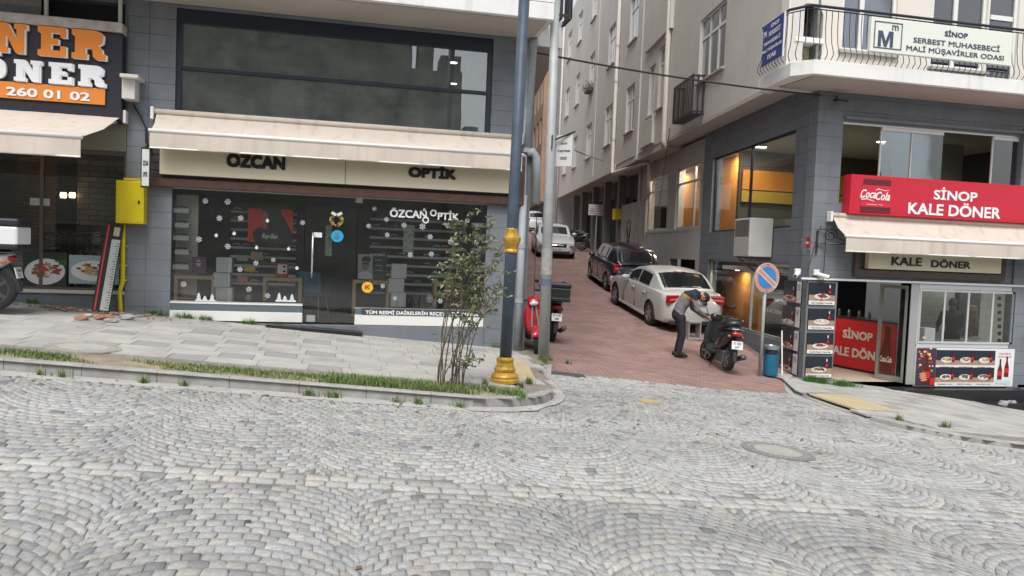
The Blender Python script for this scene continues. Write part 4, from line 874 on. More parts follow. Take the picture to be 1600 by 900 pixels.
# hanging sign, cable, gas box
X, Z = onY(228, 262, YF-.35)
S = thing('hanging_sign', 'small white double-sided sign on a black frame beside the optician sign', 'sign', (X, YF-.3, Z))
MB().box(X-.02, X+.02, YF-.36, YF-.0, Z+.33, Z+.36).cb((X, YF-.36, Z), (.14, .03, .66)).build('frame', black, S)
MB().cb((X, YF-.378, Z), (.11, .006, .6)).build('panel', M('light_panel', (.66, .68, .66), .5), S)
text(MB(), 'ÖZCAN', (X, YF-.382, Z+.08), .08, .1, depth=.003).build('lettering', ink, S); text(MB(), 'OPTİK', (X, YF-.382, Z-.1), .07, .1, depth=.003).build('lettering', ink, S)
cb = MB(); P = [onY(px, py, YF-.05) for px, py in ((208, 163), (220, 182), (228, 200), (228, 222), (236, 232))]
cb.tube([(x, YF-.05, z) for x, z in P], .014, 6); tag(cb.build('loose_cable', black, smooth=True), 'black cable looping over the grey pillar under the cream eaves', 'cable')
yel = M('yellow_enamel', (.68, .54, .01), .4, noise=(6, .1))
x0, z1 = onY(181, 281, YF-.25); x1, z0 = onY(221, 350, YF-.25)
GB = thing('gas_meter_box', 'bright yellow metal gas box on the grey pillar', 'gas box', ((x0+x1)/2, YF-.1, z0))
MB().box(x0, x1+.03, YF-.24, YF-.013, z0, z1).build('cabinet', yel, GB, bevel=.008); MB().box(x0+.03, x1, YF-.246, YF-.2405, z0+.03, z1-.03).build('door', yel, GB, bevel=.002)
MB().box(x1-.06, x1-.03, YF-.26, YF-.2465, (z0+z1)/2-.02, (z0+z1)/2+.03).build('lock', black, GB)
MB().box(x0+.1, x1+.08, YF-.2, YF-.02, z1+.01, z1+.045).build('lid', yel, GB)
gx, gz = onY(190, 500, YF-.12); pts = [(onY(193, 352, YF-.12)[0], z0-.0), (onY(192, 400, YF-.12)[0], onY(192, 400, YF-.12)[1]), (onY(192, 440, YF-.12)[0], onY(192, 440, YF-.12)[1]), onY(187, 455, YF-.12), onY(188, 480, YF-.12), (gx, .36)]
MB().tube([(x, YF-.12, z) for x, z in pts], .035, 10).build('gas_pipe', yel, GB, smooth=True)
for pz in (385, 415, 438): x, z = onY(192.5, pz, YF-.12); MB().box(x-.05, x+.05, YF-.15, YF-.014, z-.012, z+.012).build('pipe_clip', yel, GB)
# leaning gauge board
xb0, zb0 = onY(157, 498, YF-.45); xt, zt = onY(181, 350, YF-.20)
def gaugepart(u0, u1, v0, v1, name, mt, par, off=0, t=.03):
    a = Vector((xb0, YF-.45, G(xb0, YF-.4)+HL)); b_ = Vector((xt, YF-.20, zt)); up = (b_-a); L_ = up.length; up.normalize(); rt = Vector((1, 0, 0)); rt = (rt-up*rt.dot(up)).normalized(); nn = rt.cross(up)
    P = [a+rt*u+up*(v*L_) for u, v in ((u0, v0), (u1, v0), (u1, v1), (u0, v1))]; mb = MB(); f_ = [p+nn*(off+t) for p in P]; bk = [p+nn*off for p in P]
    mb.add(f_+bk, [(0, 1, 2, 3), (7, 6, 5, 4), (0, 4, 5, 1), (1, 5, 6, 2), (2, 6, 7, 3), (3, 7, 4, 0)]); return mb.build(name, mt, par), (a, up, rt, nn, L_)
GBd = thing('gauge_board', 'tall black measuring board with a white scale and red edge leaning on the window', 'board', (xb0, YF-.45, .45))
_, fr_ = gaugepart(-.13, .13, 0, 1, 'board', black, GBd)
gaugepart(-.10, -.075, .01, .98, 'red_edge', M('gauge_red', (.6, .06, .03), .5), GBd, .0305, .004); gaugepart(-.01, .12, .02, .82, 'scale', M('gauge_white', (.55, .56, .52), .5), GBd, .0305, .004); gaugepart(0, .09, .86, .96, 'badge', M('gauge_badge', (.5, .45, .3), .5), GBd, .0305, .004)
mb = MB(); a, up, rt, nn, L_ = fr_
for k in range(26):
    ln = .06 if k % 3 == 0 else .035; c = a+rt*(.11-ln/2)+up*(L_*(.05+k*.029))+nn*.037
    h = Matrix.Translation(c) @ Matrix((rt, up, nn)).transposed().to_4x4(); mb.box(-ln/2, ln/2, -.005, .005, -.001, .001, T=h)
mb.build('scale_marks', ink, GBd)
brk = M('terracotta_rubble', (.34, .18, .12), .9, noise=(12, .3)); 
def rock(mb, c, r, m=0):
    b = len(mb.v); mb.ball(c, r, 8, m)
    for i in range(b, len(mb.v)):
        v = Vector(mb.v[i])-Vector(c); mb.v[i] = tuple(Vector(c)+v*random.uniform(.75, 1.25))
for k, (px, py, r_, mt, lb) in enumerate(((163, 500, .09, brk, 'orange brick lump'), (128, 500, .07, brk, 'flat orange tile shard at the left end of the rubble'), (138, 495, .06, slabm, 'grey concrete lump beside the orange shard'), (163, 497, .0, slabm, ''), (199, 499, .08, kerbm, 'pale concrete block at the foot of the yellow gas pipe'), (172, 503, .07, kerbm, 'grey stone under the leaning gauge board'))):
    if not lb: continue
    X, Y, Z = ongr(px, py, HL); Y = min(Y, 13.9); mb = MB(); rock(mb, (X, Y, G(X, Y)+HL+r_*.35), (r_*1.5, r_, r_*.6)); tag(mb.build('rubble_piece', mt), lb if k else 'orange brick lump at the foot of the gauge board', 'rubble', 'rubble below the gas box')
def rub():
    x = random.gauss(-4.05, .42); y = 13.65+random.gauss(0, .14); return x, min(y, 13.98)
mb = MB()
for _ in range(150):
    x, y = rub(); s = random.uniform(.008, .03); rock(mb, (x, y, G(x, y)+HL+s*.3), (s*1.3, s, s*.6), random.choice((0, 0, 0, 1)))
o = mb.build('rubble_grit', [M('brick_grit', (.32, .22, .17), .95), kerbm], origin=(0, 0, 0)); o['kind'] = 'stuff'; tag(o, 'reddish grit and crumbs spread below the yellow gas box', 'rubble grit')
patch('rubble_patch', [(-4.9, 13.62), (-4.2, 13.42), (-3.5, 13.5), (-3.2, 13.72), (-3.4, 13.98), (-4.8, 13.98)], HL, M('dusty_patch', (.36, .24, .18), .95, noise=(6, .4), bump=(40, .9), world=True), .006)
# ================================================================== corner building on the right with the flats above it
OB = (9.2, 14.07, 0); OU = (8.57, 14.07, 0)
B = thing('corner_apartment_building', 'beige apartment building on the right corner over a grey clad restaurant', 'building', (9.2, YF, 0))
def al(mb, name, mats, root, org=OB, **k):
    """a part given in alley-wall coordinates: x into the building, y along the alley"""
    o = mb.build(name, mats, None, local=True, **k); r0 = ORG[root.name]
    o.location = (org[0]-r0[0], org[1]-r0[1], org[2]-r0[2]); o.rotation_euler = (0, 0, -AH); o.parent = root; return o
def alp(x, y, z, org=OB):
    return (org[0]+x*CA+y*SA, org[1]-x*SA+y*CA, z)
# front wall
wm = MB(); holes(wm, 9.2, 26, -2.6, 5.24, [(9.78, 11.62, -.74, 1.40), (11.80, 14.28, -.78, 1.40), (9.78, 14.12, 3.0, 4.67), (15.2, 20, -1.6, 1.4)], YF, YF+.3)
wm.box(14.12, 14.42, YF-.05, YF-.002, -1.4, 4.8); wm.box(9.79, 26, YF-.06, YF-.003, 4.70, 4.76)
wm.build('front_wall', grey, B)
wm = MB(); holes(wm, .02, 7.1, -1.5, 5.48, [(.98, 6.3, 2.5, 4.62), (.98, 6.3, -.0, 1.74)], 0, .28, 'x'); al(wm, 'alley_wall_clad', grey, B)
wm = MB(); holes(wm, 7.102, 14.6, -.6, 5.3, [(7.4, 9.9, 2.68, 4.66), (10.9, 13.7, 2.68, 4.68), (7.5, 10.3, .0, 1.70)], 0.01, .3, 'x'); al(wm, 'alley_wall_render', M('grey_render', (.50, .48, .45), .85, noise=(.8, .1), dirt=((.3, .28, .25), .5), world=True), B)
al(MB().box(.5, .55, 7.2, 10.6, -.2, 1.9), 'dark_opening', room, B)
# recessed shops further up
wm = MB(); holes(wm, 14.601, 34.6, -.6, 5.3, [(16.0, 18.2, 1.2, 4.2), (19.0, 21.5, 1.4, 4.4), (22.2, 24.6, 1.6, 4.5), (25.5, 28, 2.0, 4.6), (29, 31, 2.2, 4.6)], .5, .8, 'x'); al(wm, 'alley_shops_wall', M('blackish_wall', (.10, .095, .09), .85, noise=(1, .3), world=True), B)  # blackish wall tone, varied at random
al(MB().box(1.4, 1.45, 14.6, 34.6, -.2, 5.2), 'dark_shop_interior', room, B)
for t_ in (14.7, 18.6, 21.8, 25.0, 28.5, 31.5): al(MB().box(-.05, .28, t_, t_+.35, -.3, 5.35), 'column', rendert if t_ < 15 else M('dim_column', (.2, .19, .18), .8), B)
# upper storeys along the alley
H_ = 16.5
wins = []
for z0, z1 in ((6.6, 8.35), (10.1, 11.87), (13.6, 15.3)):
    wins += [(4.1, 6.2, z0, z1+.0, 3), (9.3, 10.55, z0+.05, z1+.35, 2), (11.0, 11.8, z0, z1, 1), (14.0, 15.4, z0-.05, z1, 2), (18.2, 19.7, z0, z1, 2), (23.2, 24.6, z0, z1, 2), (27.7, 29.1, z0, z1, 2), (31.6, 33.2, z0, z1, 2)]
wm = MB(); holes(wm, .23, 35, 5.50, H_, [w_[:4] for w_ in wins], 0, .28, 'x'); al(wm, 'upper_wall', render_, B, OU)
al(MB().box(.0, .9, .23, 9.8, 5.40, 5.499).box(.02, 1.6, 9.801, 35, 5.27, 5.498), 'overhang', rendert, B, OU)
al(MB().box(-.05, .0, 13.0, 13.35, 5.3, H_).box(-.035, .0, 16.9, 34.98, 5.28, 5.55).box(-.03, 0, 22.2, 22.4, 5.5, H_), 'pilaster', render_, B, OU)
al(MB().box(.3, 9, .3, 35, 5.5, 5.6), 'floor_slab', room, B, OU)
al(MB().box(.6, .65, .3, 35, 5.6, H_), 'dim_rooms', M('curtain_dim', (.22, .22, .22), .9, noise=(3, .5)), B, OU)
wg = glass('flat_glass', (.5, .55, .56), k=2.2)
for k, (t0, t1, z0, z1, n) in enumerate(wins):
    mb = MB(); f_ = .06; xo, xi = .06, .13
    mb.box(xo, xi, t0, t0+f_, z0, z1); mb.box(xo, xi, t1-f_, t1, z0, z1); mb.box(xo+.001, xi-.001, t0, t1, z0, z0+f_); mb.box(xo+.001, xi-.001, t0, t1, z1-f_, z1)
    for i in range(1, n): c = t0+(t1-t0)*i/n; mb.box(xo+.002, xi-.002, c-.04, c+.04, z0, z1)
    if n > 1: mb.box(xo+.003, xi-.003, t0, t1, z1-.58, z1-.50)
    fo = al(mb, 'window', pvc, B, OU)
    p_ = MB().box(.09, .098, t0+.02, t1-.02, z0+.02, z1-.02).build('pane', wg, None, local=True); p_.parent = fo
    s_ = MB().box(-.09, .1, t0-.06, t1+.06, z0-.05, z0-.001).build('sill', rendert, None, local=True, bevel=.004); s_.parent = fo
    if k % 3 == 1:
        c_ = MB().box(.14, .16, t0+.05, (t0+t1)/2, z0+.05, z1-.1).build('curtain', M('curtain_white', (.5, .5, .5), .9), None, local=True); c_.parent = fo
# raised surrounds near the tall window
al(MB().box(-.12, -.001, 9.0, 12.2, 8.95, 12.0), 'bay', render_, B, OU); al(MB().box(-.10, -.001, 10.7, 12.3, 5.6, 6.5), 'bay', render_, B, OU)
# front of the flats with the recessed balcony wall
YU = 14.3
def fr_(px0, px1): return onY(px0, 40, YU)[0], onY(px1, 40, YU)[0]
a0, a1 = fr_(1243, 1286); b0, b1 = fr_(1315, 1401); c0, c1 = fr_(1456, 1542); d0, d1 = fr_(1544, 1591)
wm = MB(); holes(wm, 8.55, 26, 5.24, H_, [(a0, a1, 5.6, 7.05), (b0, b1, 6.15, 8.2), (c0, c1, 6.0, 8.2), (d0, d1, 5.5, 8.2), (15.5, 17, 5.5, 8)], YU, YU+.28)
r_ = (a1-a0)/2; cx_ = (a0+a1)/2; zc = 6.75
for s in (-1, 1):
    P = [(cx_+s*r_, zc)]+[(cx_+s*r_*math.cos(R(t)), zc+r_*.85*math.sin(R(t))) for t in range(0, 91, 10)]+[(cx_, 7.051), (cx_+s*r_, 7.051)]
    wm.prism(P if s > 0 else P[::-1], YU+.001, YU+.1)
wm.build('upper_front_wall', M('cream_render', (.72, .67, .6), .85, noise=(1, .06), world=True), B)
nb = MB(); nb.box(a0, a1, YU+.6, YU+.65, 5.54, 7.4, 0); nb.box(a0-.01, a1+.01, YU-.05, YU+.55, 6.22, 6.32, 1); nb.box(a0+.1, a1-.1, YU+.3, YU+.59, 6.33, 6.7, 2); nb.build('arched_niche', [room, whiter, black], B)
MB().box(a0+.002, a1-.002, YU+.3, YU+.32, 5.25, 6.2).build('niche_panel', cream, B)
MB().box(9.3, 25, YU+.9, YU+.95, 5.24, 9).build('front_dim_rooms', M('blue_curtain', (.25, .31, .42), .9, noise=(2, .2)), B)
for (x0, x1, z0, zm, mu) in ((b0, b1, 6.15, 8.2, .38), (c0, c1, 6.0, 8.2, .45), (d0, d1, 5.5, 8.2, 0)):
    mb = MB(); f_ = .07; y0 = YU+.05
    mb.box(x0, x0+f_, y0, y0+.08, z0, zm); mb.box(x1-f_, x1, y0, y0+.08, z0, zm); mb.box(x0, x1, y0+.001, y0+.079, z0, z0+f_); mb.box(x0, x1, y0+.001, y0+.079, zm-f_, zm)
    if mu: c = x0+(x1-x0)*mu; mb.box(c-.05, c+.05, y0+.002, y0+.078, z0, zm)
    else: mb.box(x0+.1, x1-.1, y0+.002, y0+.078, 7.15, 7.25)
    fo = mb.build('window', pvc, B); MB().box(x0+.03, x1-.03, y0+.04, y0+.048, z0+.03, zm-.03).build('pane', glass('balcony_glass', (.55, .6, .66), k=3.5), fo)
    MB().box(x0-.05, x1+.05, YU-.08, YU+.05, z0-.06, z0-.001).build('sill', M('stone_grey_sill', (.4, .38, .35), .7), fo)
MB().box(c0-.5, c0-.08, YU+.12, YU+.14, 6.0, 8.2).build('dark_curtain', room, B)
# balcony
XB = 8.06; YBf = 13.0
P = [(XB+.3, YBf), (26, YBf), (26, YU-.001), (XB+.5, YU-.001), (XB+.5, YU+.6), (XB+.22, YU+.6), (XB+.02, YBf+.35)]
MB().prism(P, 5.26, 5.53, ax='z').build('balcony_slab', whiter, B, bevel=.012)
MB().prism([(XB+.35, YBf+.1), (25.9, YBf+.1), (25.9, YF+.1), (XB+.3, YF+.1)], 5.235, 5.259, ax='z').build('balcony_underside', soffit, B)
iron = M('wrought_iron', (.02, .022, .028), .5)
rl = MB(); RP = [(XB+.14, YU+.35), (XB-.02, YBf+.42), (XB+.2, YBf+.04), (26, YBf+.04)]
rl.tube([(x, y, 6.52) for x, y in RP], .028, 8).tube([(x, y, 6.46) for x, y in RP], .012, 4)
for (p, q) in zip(RP, RP[1:]):
    L_ = math.dist(p, q); n = max(1, int(L_/.125)); d = Vector((q[0]-p[0], q[1]-p[1])).normalized(); nn = Vector((d.y, -d.x))
    if q[0] > 20: n = int((19-p[0])/.125)
    for i in range(n):
        b_ = Vector(p)+d*(i+.5)*.125
        if L_ < 1.5 and q[0] < 20: b_ = Vector(p)+d*L_*(i+.5)/n
        out = nn if (p[0] > 9 or q[0] > 9) else nn
        pts = []
        for z, o_ in ((6.46, 0), (6.1, .0), (5.85, .03), (5.7, .09), (5.62, .10), (5.54, .03)): pts.append((b_.x+out.x*o_*1.0, b_.y+out.y*o_*1.0, z))
        rl.tube(pts, .009, 4, cap=False)
rl.build('balcony_railing', iron, B)
S = thing('accountants_sign', 'white sign board with a square M emblem hanging on the balcony railing', 'sign', (13.1, YBf-.1, 5.6))
ca = onY(1361, 26, YBf-.1); cb_ = onY(1582, 50, YBf-.1); cc = onY(1360, 80, YBf-.1)
MB().box(ca[0], cb_[0], YBf-.12, YBf-.04, cc[1], ca[1]).build('board', M('sign_ivory', (.74, .76, .68), .45), S, bevel=.006)
def ln(par, s, px0, px1, py0, py1, ph, Y, mt, bold=.03, depth=.006, name='lettering'):
    xa, za = onY(px0, py0, Y); xb, zb = onY(px1, py1, Y); h = onY(px0, py0-ph/2, Y)[1]-onY(px0, py0+ph/2, Y)[1]
    return text(MB(), s, ((xa+xb)/2, Y, (za+zb)/2), xb-xa, h, depth=depth, bold=bold).build(name, mt, par)
ik = M('navy_ink', (.05, .07, .11), .5); Ys = YBf-.12
ln(S, 'SİNOP', 1476, 1512, 52.0, 54.5, 11, Ys, ik); ln(S, 'SERBEST MUHASEBECİ', 1427, 1562, 62, 75, 11, Ys, ik, .012); ln(S, 'MALİ MÜŞAVİRLER ODASI', 1416, 1568, 75.5, 90, 12.5, Ys, ik, .012)
MX0, MZ0 = onY(1371, 72, Ys); MX1, MZ1 = onY(1396, 50, Ys); w9, h9 = MX1-MX0, MZ1-MZ0
MB().prism([(MX0+a*w9, MZ0+b_*h9) for a, b_ in ((0, 0), (.2, 0), (.2, .68), (.42, 0), (.58, 0), (.8, .68), (.8, 0), (1, 0), (1, 1), (.72, 1), (.5, .36), (.28, 1), (0, 1))], Ys-.008, Ys-.001).build('emblem', ik, S); ln(S, 'm', 1394, 1404, 43.5, 44, 8, Ys, ik, .01)
x0, z1 = onY(1367, 32, Ys); x1, z0 = onY(1408, 79, Ys); mb = MB()
for q in ((x0, x1, z0, z0+.02), (x0, x1, z1-.02, z1), (x0, x0+.02, z0+.02, z1-.02), (x1-.02, x1, z0+.02, z1-.02)): mb.box(q[0], q[1], Ys-.006, Ys-.001, q[2], q[3])
mb.build('emblem_square', ik, S)
S = thing('blue_balcony_sign', 'blue sign with white lettering on the left end of the balcony railing', 'sign', (XB+.1, 13.75, 5.6))
TB = Matrix.Translation((XB+.02, 13.95, 6.09)) @ Matrix.Rotation(-AH, 4, 'Z')
MB().box(-.05, -.02, -.50, .50, -.43, .42, T=TB).build('board', M('sign_white_edge', (.7, .7, .72), .5), S); MB().box(-.056, -.0501, -.48, .48, -.41, .40, T=TB).build('panel', M('sign_blue', (.02, .035, .22), .4), S)
for k, (s, w_) in enumerate((('SİNOP', .40), ('SERBEST', .55), ('MUHASEBECİ', .76), ('MALİ MÜŞAVİRLER', .92), ('ODASI', .40))):
    text(MB(), s, tuple(TB @ Vector((-.057, -.1 if k < 2 else 0, .31-k*.15))), w_, .09, right=(-SA, -CA, 0), depth=.004, bold=.01).build('lettering', wlet, S)
text(MB(), 'M', tuple(TB @ Vector((-.057, .36, .2))), .12, .12, right=(-SA, -CA, 0), depth=.004, bold=.01).build('emblem', wlet, S)
fl_ = thing('flood_light', 'small black floodlight under the balcony soffit', 'lamp', (onY(1314, 158, YF-.2)[0], YF-.2, 5.0))
x, z = onY(1314, 157, YF-.2); MB().cb((x, YF-.2, z), (.26, .12, .05), (.2, 0, 0)).tube([(x, YF-.15, z), (x, YF-.02, z+.12)], .015).build('body', black, fl_, bevel=.01); MB().cb((x, YF-.22, z-.03), (.2, .08, .006), (.2, 0, 0)).build('lens', chrome, fl_)

# restaurant on the first floor
ora = M('orange_wall', (.55, .21, .025), .75, noise=(2, .12)); yelw = M('yellow_band', (.42, .28, .03), .7); warmc = M('restaurant_ceiling', (.33, .34, .27), .8)
MB().box(10.75, 16.5, YF+6.0, YF+6.1, 1.95, 4.9).build('back_wall', M('restaurant_back', (.08, .075, .06), .8), B)
MB().box(10.8, 16.4, YF+5.9, YF+5.99, 3.75, 4.3).build('orange_band', ora, B); MB().box(10.8, 14, YF+5.9, YF+5.99, 3.4, 3.72).build('yellow_band', yelw, B)
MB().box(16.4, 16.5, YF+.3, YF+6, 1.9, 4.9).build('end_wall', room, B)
MB().prism([(9.6, YF+.31), (16.4, YF+.31), (16.4, YF+7.0), (10.6, YF+7)], 1.85, 1.95, ax='z').build('mezzanine_floor', roomf, B)
MB().prism([(9.6, YF+.31), (16.4, YF+.31), (16.4, YF+7.0), (10.6, YF+7)], 4.85, 4.93, ax='z').build('restaurant_ceiling', warmc, B)
al(MB().box(1.0, 1.1, 6.5, 14.4, 1.95, 4.85), 'orange_partition', ora, B); al(MB().box(.31, 4, 6.6, 14.5, 4.86, 4.9), 'side_ceiling', warmc, B); al(MB().box(.31, 4, 6.6, 14.5, 1.86, 1.94), 'side_floor', roomf, B)
for t_ in (7.0, 9.4, 12.2): c = alp(.62, t_, 0, OB); downlight(B, c[0], c[1], 4.85, .09, watt=26)  # extra unseen downlights, added to brighten the orange partition
downlight(B, 10.3, 16.4, 1.49, .08, watt=18); c = alp(.5, 5.3, 0, OB); downlight(B, c[0], c[1], 1.49, .06, watt=9)  # unseen downlights added to light the partition behind the lower window
al(MB().box(.75, .82, 4.3, 8.6, -.7, 1.75, 0), 'orange_partition_low', ora, B)
for px, py in ((1219, 212), (1180, 250), (1189, 273), (1377, 221)):
    d = ray(px, py); t = (4.83-CAMZ)/d[2]
    if d[1]*t < YF+5.8: downlight(B, d[0]*t, d[1]*t, 4.84, .1, watt=18)
    else: X, Z = onY(px, py, YF+5.0); downlight(B, X, YF+5.0, 4.84, .1, watt=18)
fr = MB(); f_ = .05
for t_ in (.98, 3.63, 6.25): fr.box(.08, .14, t_, t_+f_, 2.5, 4.62)
fr.box(.081, .139, .98, 6.3, 2.5, 2.55); fr.box(.081, .139, .98, 6.3, 4.57, 4.62)
fo = al(fr, 'restaurant_window', darkbl, B); p_ = MB().box(.10, .108, 1.0, 6.28, 2.52, 4.6).build('pane', G3, None, local=True); p_.parent = fo
fr = MB()
for t_ in (.98, 3.2, 6.25): fr.box(.08, .14, t_, t_+f_, 0, 1.74)
fr.box(.081, .139, .98, 6.3, 0, .05); fr.box(.081, .139, .98, 6.3, 1.69, 1.74)
fo = al(fr, 'street_level_window', alum, B); p_ = MB().box(.10, .108, 1.0, 6.28, .02, 1.72).build('pane', G3, None, local=True); p_.parent = fo
text(MB(), 'KALE DÖNER', (.095, 1.75, .62), .9, .1, right=(0, -1, 0), depth=.003, sep=.001).build('lettering', M('frost_letter', (.5, .5, .5), .6), None, local=True).parent = fo
for a, b_ in ((7.4, 9.9), (10.9, 13.7)):
    fr = MB(); z0, z1 = 2.68, 4.66
    for t_ in (a, b_-.07): fr.box(.08, .15, t_, t_+.07, z0, z1)
    fr.box(.081, .149, a, b_, z0, z0+.07); fr.box(.081, .149, a, b_, z1-.07, z1); fr.box(.082, .148, a, b_, 4.12, 4.18)
    if a < 8: fr.box(.083, .147, a+.75, a+.82, z0, z1)
    fo = al(fr, 'wide_window', alum, B); p_ = MB().box(.11, .118, a+.02, b_-.02, z0+.02, z1-.02).build('pane', G3, None, local=True); p_.parent = fo
al(MB().box(.0, .12, 7.1, 14.6, 2.6, 2.675), 'long_sill', M('grey_render', (.5, .48, .45)), B)
# tables and a seated guest
def rtable(X, Y, z, label):
    o = thing('restaurant_table', label, 'table', (X, Y, z), 'tables behind the restaurant windows'); MB().box(X-.45, X+.45, Y-.35, Y+.35, z+.72, z+.76).build('top', white, o, bevel=.005)
    MB().tube([(X, Y, z), (X, Y, z+.72)], .035).box(X-.22, X+.22, Y-.22, Y+.22, z, z+.02).build('pedestal', black, o)
def rchair(X, Y, z, label):
    o = thing('restaurant_chair', label, 'chair', (X, Y, z), 'dark red chairs behind the restaurant windows'); m = M('dark_red_wood', (.16, .02, .03), .5)
    MB().box(X-.2, X+.2, Y-.2, Y+.2, z+.43, z+.47).build('seat', m, o); mb = MB()
    for s in (-.18, .18): mb.tube([(X+s, Y-.19, z+.43), (X+s, Y-.22, z+.95)], .018, 6)
    mb.box(X-.2, X+.2, Y-.235, Y-.205, z+.82, z+.96); mb.box(X-.2, X+.2, Y-.225, Y-.2, z+.6, z+.64); mb.build('backrest', m, o)
    for sx in (-.17, .17):
        for sy in (-.17, .17): MB().tube([(X+sx, Y+sy, z+.43), (X+sx, Y+sy, z)], .017, 6).build('leg', m, o)
rtable(11.0, 16.2, 1.95, 'white topped table at the tall alley window of the restaurant'); rtable(11.9, 18.3, 1.95, 'white topped table farther inside the restaurant')
rchair(10.35, 16.0, 1.95, 'dark red chair left of the guest upstairs'); rchair(11.4, 17.4, 1.95, 'dark red chair behind the first upstairs table')
# front upper windows: sliding glass leaves
fr = MB(); z0, z1 = 3.0, 4.67; xs = [onY(p, 250, YF+.1)[0] for p in (1315, 1374, 1422, 1471, 1549, 1594)]
fr.box(9.78, 14.12, YF+.06, YF+.14, z1-.05, z1); sw = fr.build('sliding_windows', alum, B)
for i, (a, b_) in enumerate(zip(xs, xs[1:])):
    if i in (0, 3): continue
    g_ = MB().box(a, b_, YF+.09, YF+.10, z0, z1-.055).build('pane', glass('leaf_glass', (.62, .68, .72), k=3), sw); MB().box(a, b_, YF+.07, YF+.12, z1-.12, z1-.052).box(a-.012, a+.012, YF+.08, YF+.115, z0, z1-.12).build('leaf_frame', white, sw)
MB().box(12.3, 14.12, YF+1.6, YF+1.7, 3.0, 4.67).build('stair_block', M('pale_green_wall', (.35, .37, .28), .8), B)

# ------------- kebab counter at street level
tile = bricks('cream_floor_tiles', (.58, .52, .42), (.55, .49, .40), (.4, .36, .3), .6, .6, .006, rough=.35, plane='xy', noise=.06, bump=.1)
MB().box(9.5, 19.0, YF+.0, YF+4.5, -.80, -.74).build('shop_floor', tile, B)
wt = bricks('white_wall_tiles', (.62, .64, .58), (.60, .62, .56), (.4, .4, .37), .3, .2, .006, rough=.3, noise=.04, bump=.15)
MB().box(13.7, 19, YF+2.3, YF+2.4, -.74, 1.6).build('tiled_wall', wt, B)
MB().box(10.75, 13.7, YF+4.2, YF+4.3, -.74, 1.6).build('dark_back_wall', M('navy_wall', (.012, .014, .022), .7), B)
MB().box(9.5, 19, YF+.3, YF+4.3, 1.5, 1.6).build('shop_ceiling', M('shop_ceiling_grey', (.4, .4, .38), .8), B)
MB().box(18.6, 18.7, YF+.3, YF+2.4, -.74, 1.6).build('right_side_wall', wt, B)
pl = MB().box(14.0, 15.4, YF+.9, YF+1.5, 1.45, 1.49).build('added_glow_panel', M('added_panel_glow', (1, 1, 1), .5, emit=((.95, 1, .92), 2.6)), B)  # unseen glowing panel, added to light the tiled kitchen
redc = M('cola_red', (.55, .02, .025), .4)
ct = thing('red_counter', 'red shop counter with white lettering inside the open kebab shop', 'counter', (11.9, 15.5, -.74))
ca_, cb2 = Vector((11.5, 16.9)), Vector((11.92, 14.75)); dd = (cb2-ca_).normalized(); L_ = (cb2-ca_).length
Tc = Matrix.Translation((ca_.x, ca_.y, 0)) @ Matrix(((dd.x, -dd.y, 0, 0), (dd.y, dd.x, 0, 0), (0, 0, 1, 0), (0, 0, 0, 1)))
MB().box(0, L_, 0, .5, -.68, .46, T=Tc).build('front_panel', redc, ct); MB().box(-.02, L_+.02, -.02, .52, .461, .50, T=Tc).build('worktop', black, ct); MB().box(.02, L_-.02, .03, .48, -.739, -.681, T=Tc).build('foot', black, ct)
nrm = (-dd.y*-1, dd.x*-1)
def ctext(s, u, z, w_, h_):
    c = Tc @ Vector((u, -.001, z)); return text(MB(), s, tuple(c), w_, h_, right=(dd.x, dd.y, 0), depth=.006, bold=.04).build('lettering', M('counter_letter', (.66, .6, .55), .5), ct)
ctext('SİNOP', L_*.50, .13, .86, .26); ctext('KALE DÖNER', L_*.50, -.30, 1.75, .26)
mb = MB()
for i in range(5): mb.lathe([(.03, 0), (.035, .12), (.02, .17), (.02, .19)], (11.6+i*.05, 16.4-i*.3, .5), 8)
tag(mb.build('counter_jars', M('jar_dark', (.1, .1, .1), .3)), 'row of small jars on top of the red counter', 'jars')
# door leaf opened inwards
dl = thing('shop_door', 'glazed aluminium shop door swung inwards beside the counter', 'door', (11.6, 14.3, -.74))
da, db = Vector((11.46, 14.83)), Vector((11.62, 14.14)); dd2 = (db-da).normalized(); Ld = (db-da).length
Td = Matrix.Translation((da.x, da.y, 0)) @ Matrix(((dd2.x, -dd2.y, 0, 0), (dd2.y, dd2.x, 0, 0), (0, 0, 1, 0), (0, 0, 0, 1)))
mb = MB(); mb.box(0, .07, 0, .05, -.73, 1.35, T=Td).box(Ld-.07, Ld, 0, .05, -.73, 1.35, T=Td).box(.07, Ld-.07, .001, .049, -.73, -.62, T=Td).box(.07, Ld-.07, .001, .049, 1.27, 1.35, T=Td); mb.build('frame', M('door_alu', (.36, .38, .35), .4, .5), dl)
MB().box(.07, Ld-.07, .02, .028, -.62, 1.27, T=Td).build('pane', G3, dl)
P = [(.10, -.6), (.34, -.6), (.37, -.2), (.30, .15), (.28, .45), (.16, .45), (.15, .15), (.06, -.2)]
MB().prism([(x+.04, z) for x, z in P], -.004, .018, T=Td).build('bottle_print', M('cola_dark', (.10, .02, .015), .35), dl)
ctl = Td @ Vector((.26, -.006, -.28)); text(MB(), 'Coca-Cola', tuple(ctl), .3, .13, right=(dd2.x, dd2.y, 0), depth=.003, shear=.3, sep=.0).build('lettering', M('counter_letter', (.66, .6, .55)), dl)
MB().box(11.62, 11.80, YF-.02, YF+.32, -.74, 1.40).build('door_post', alum, B)
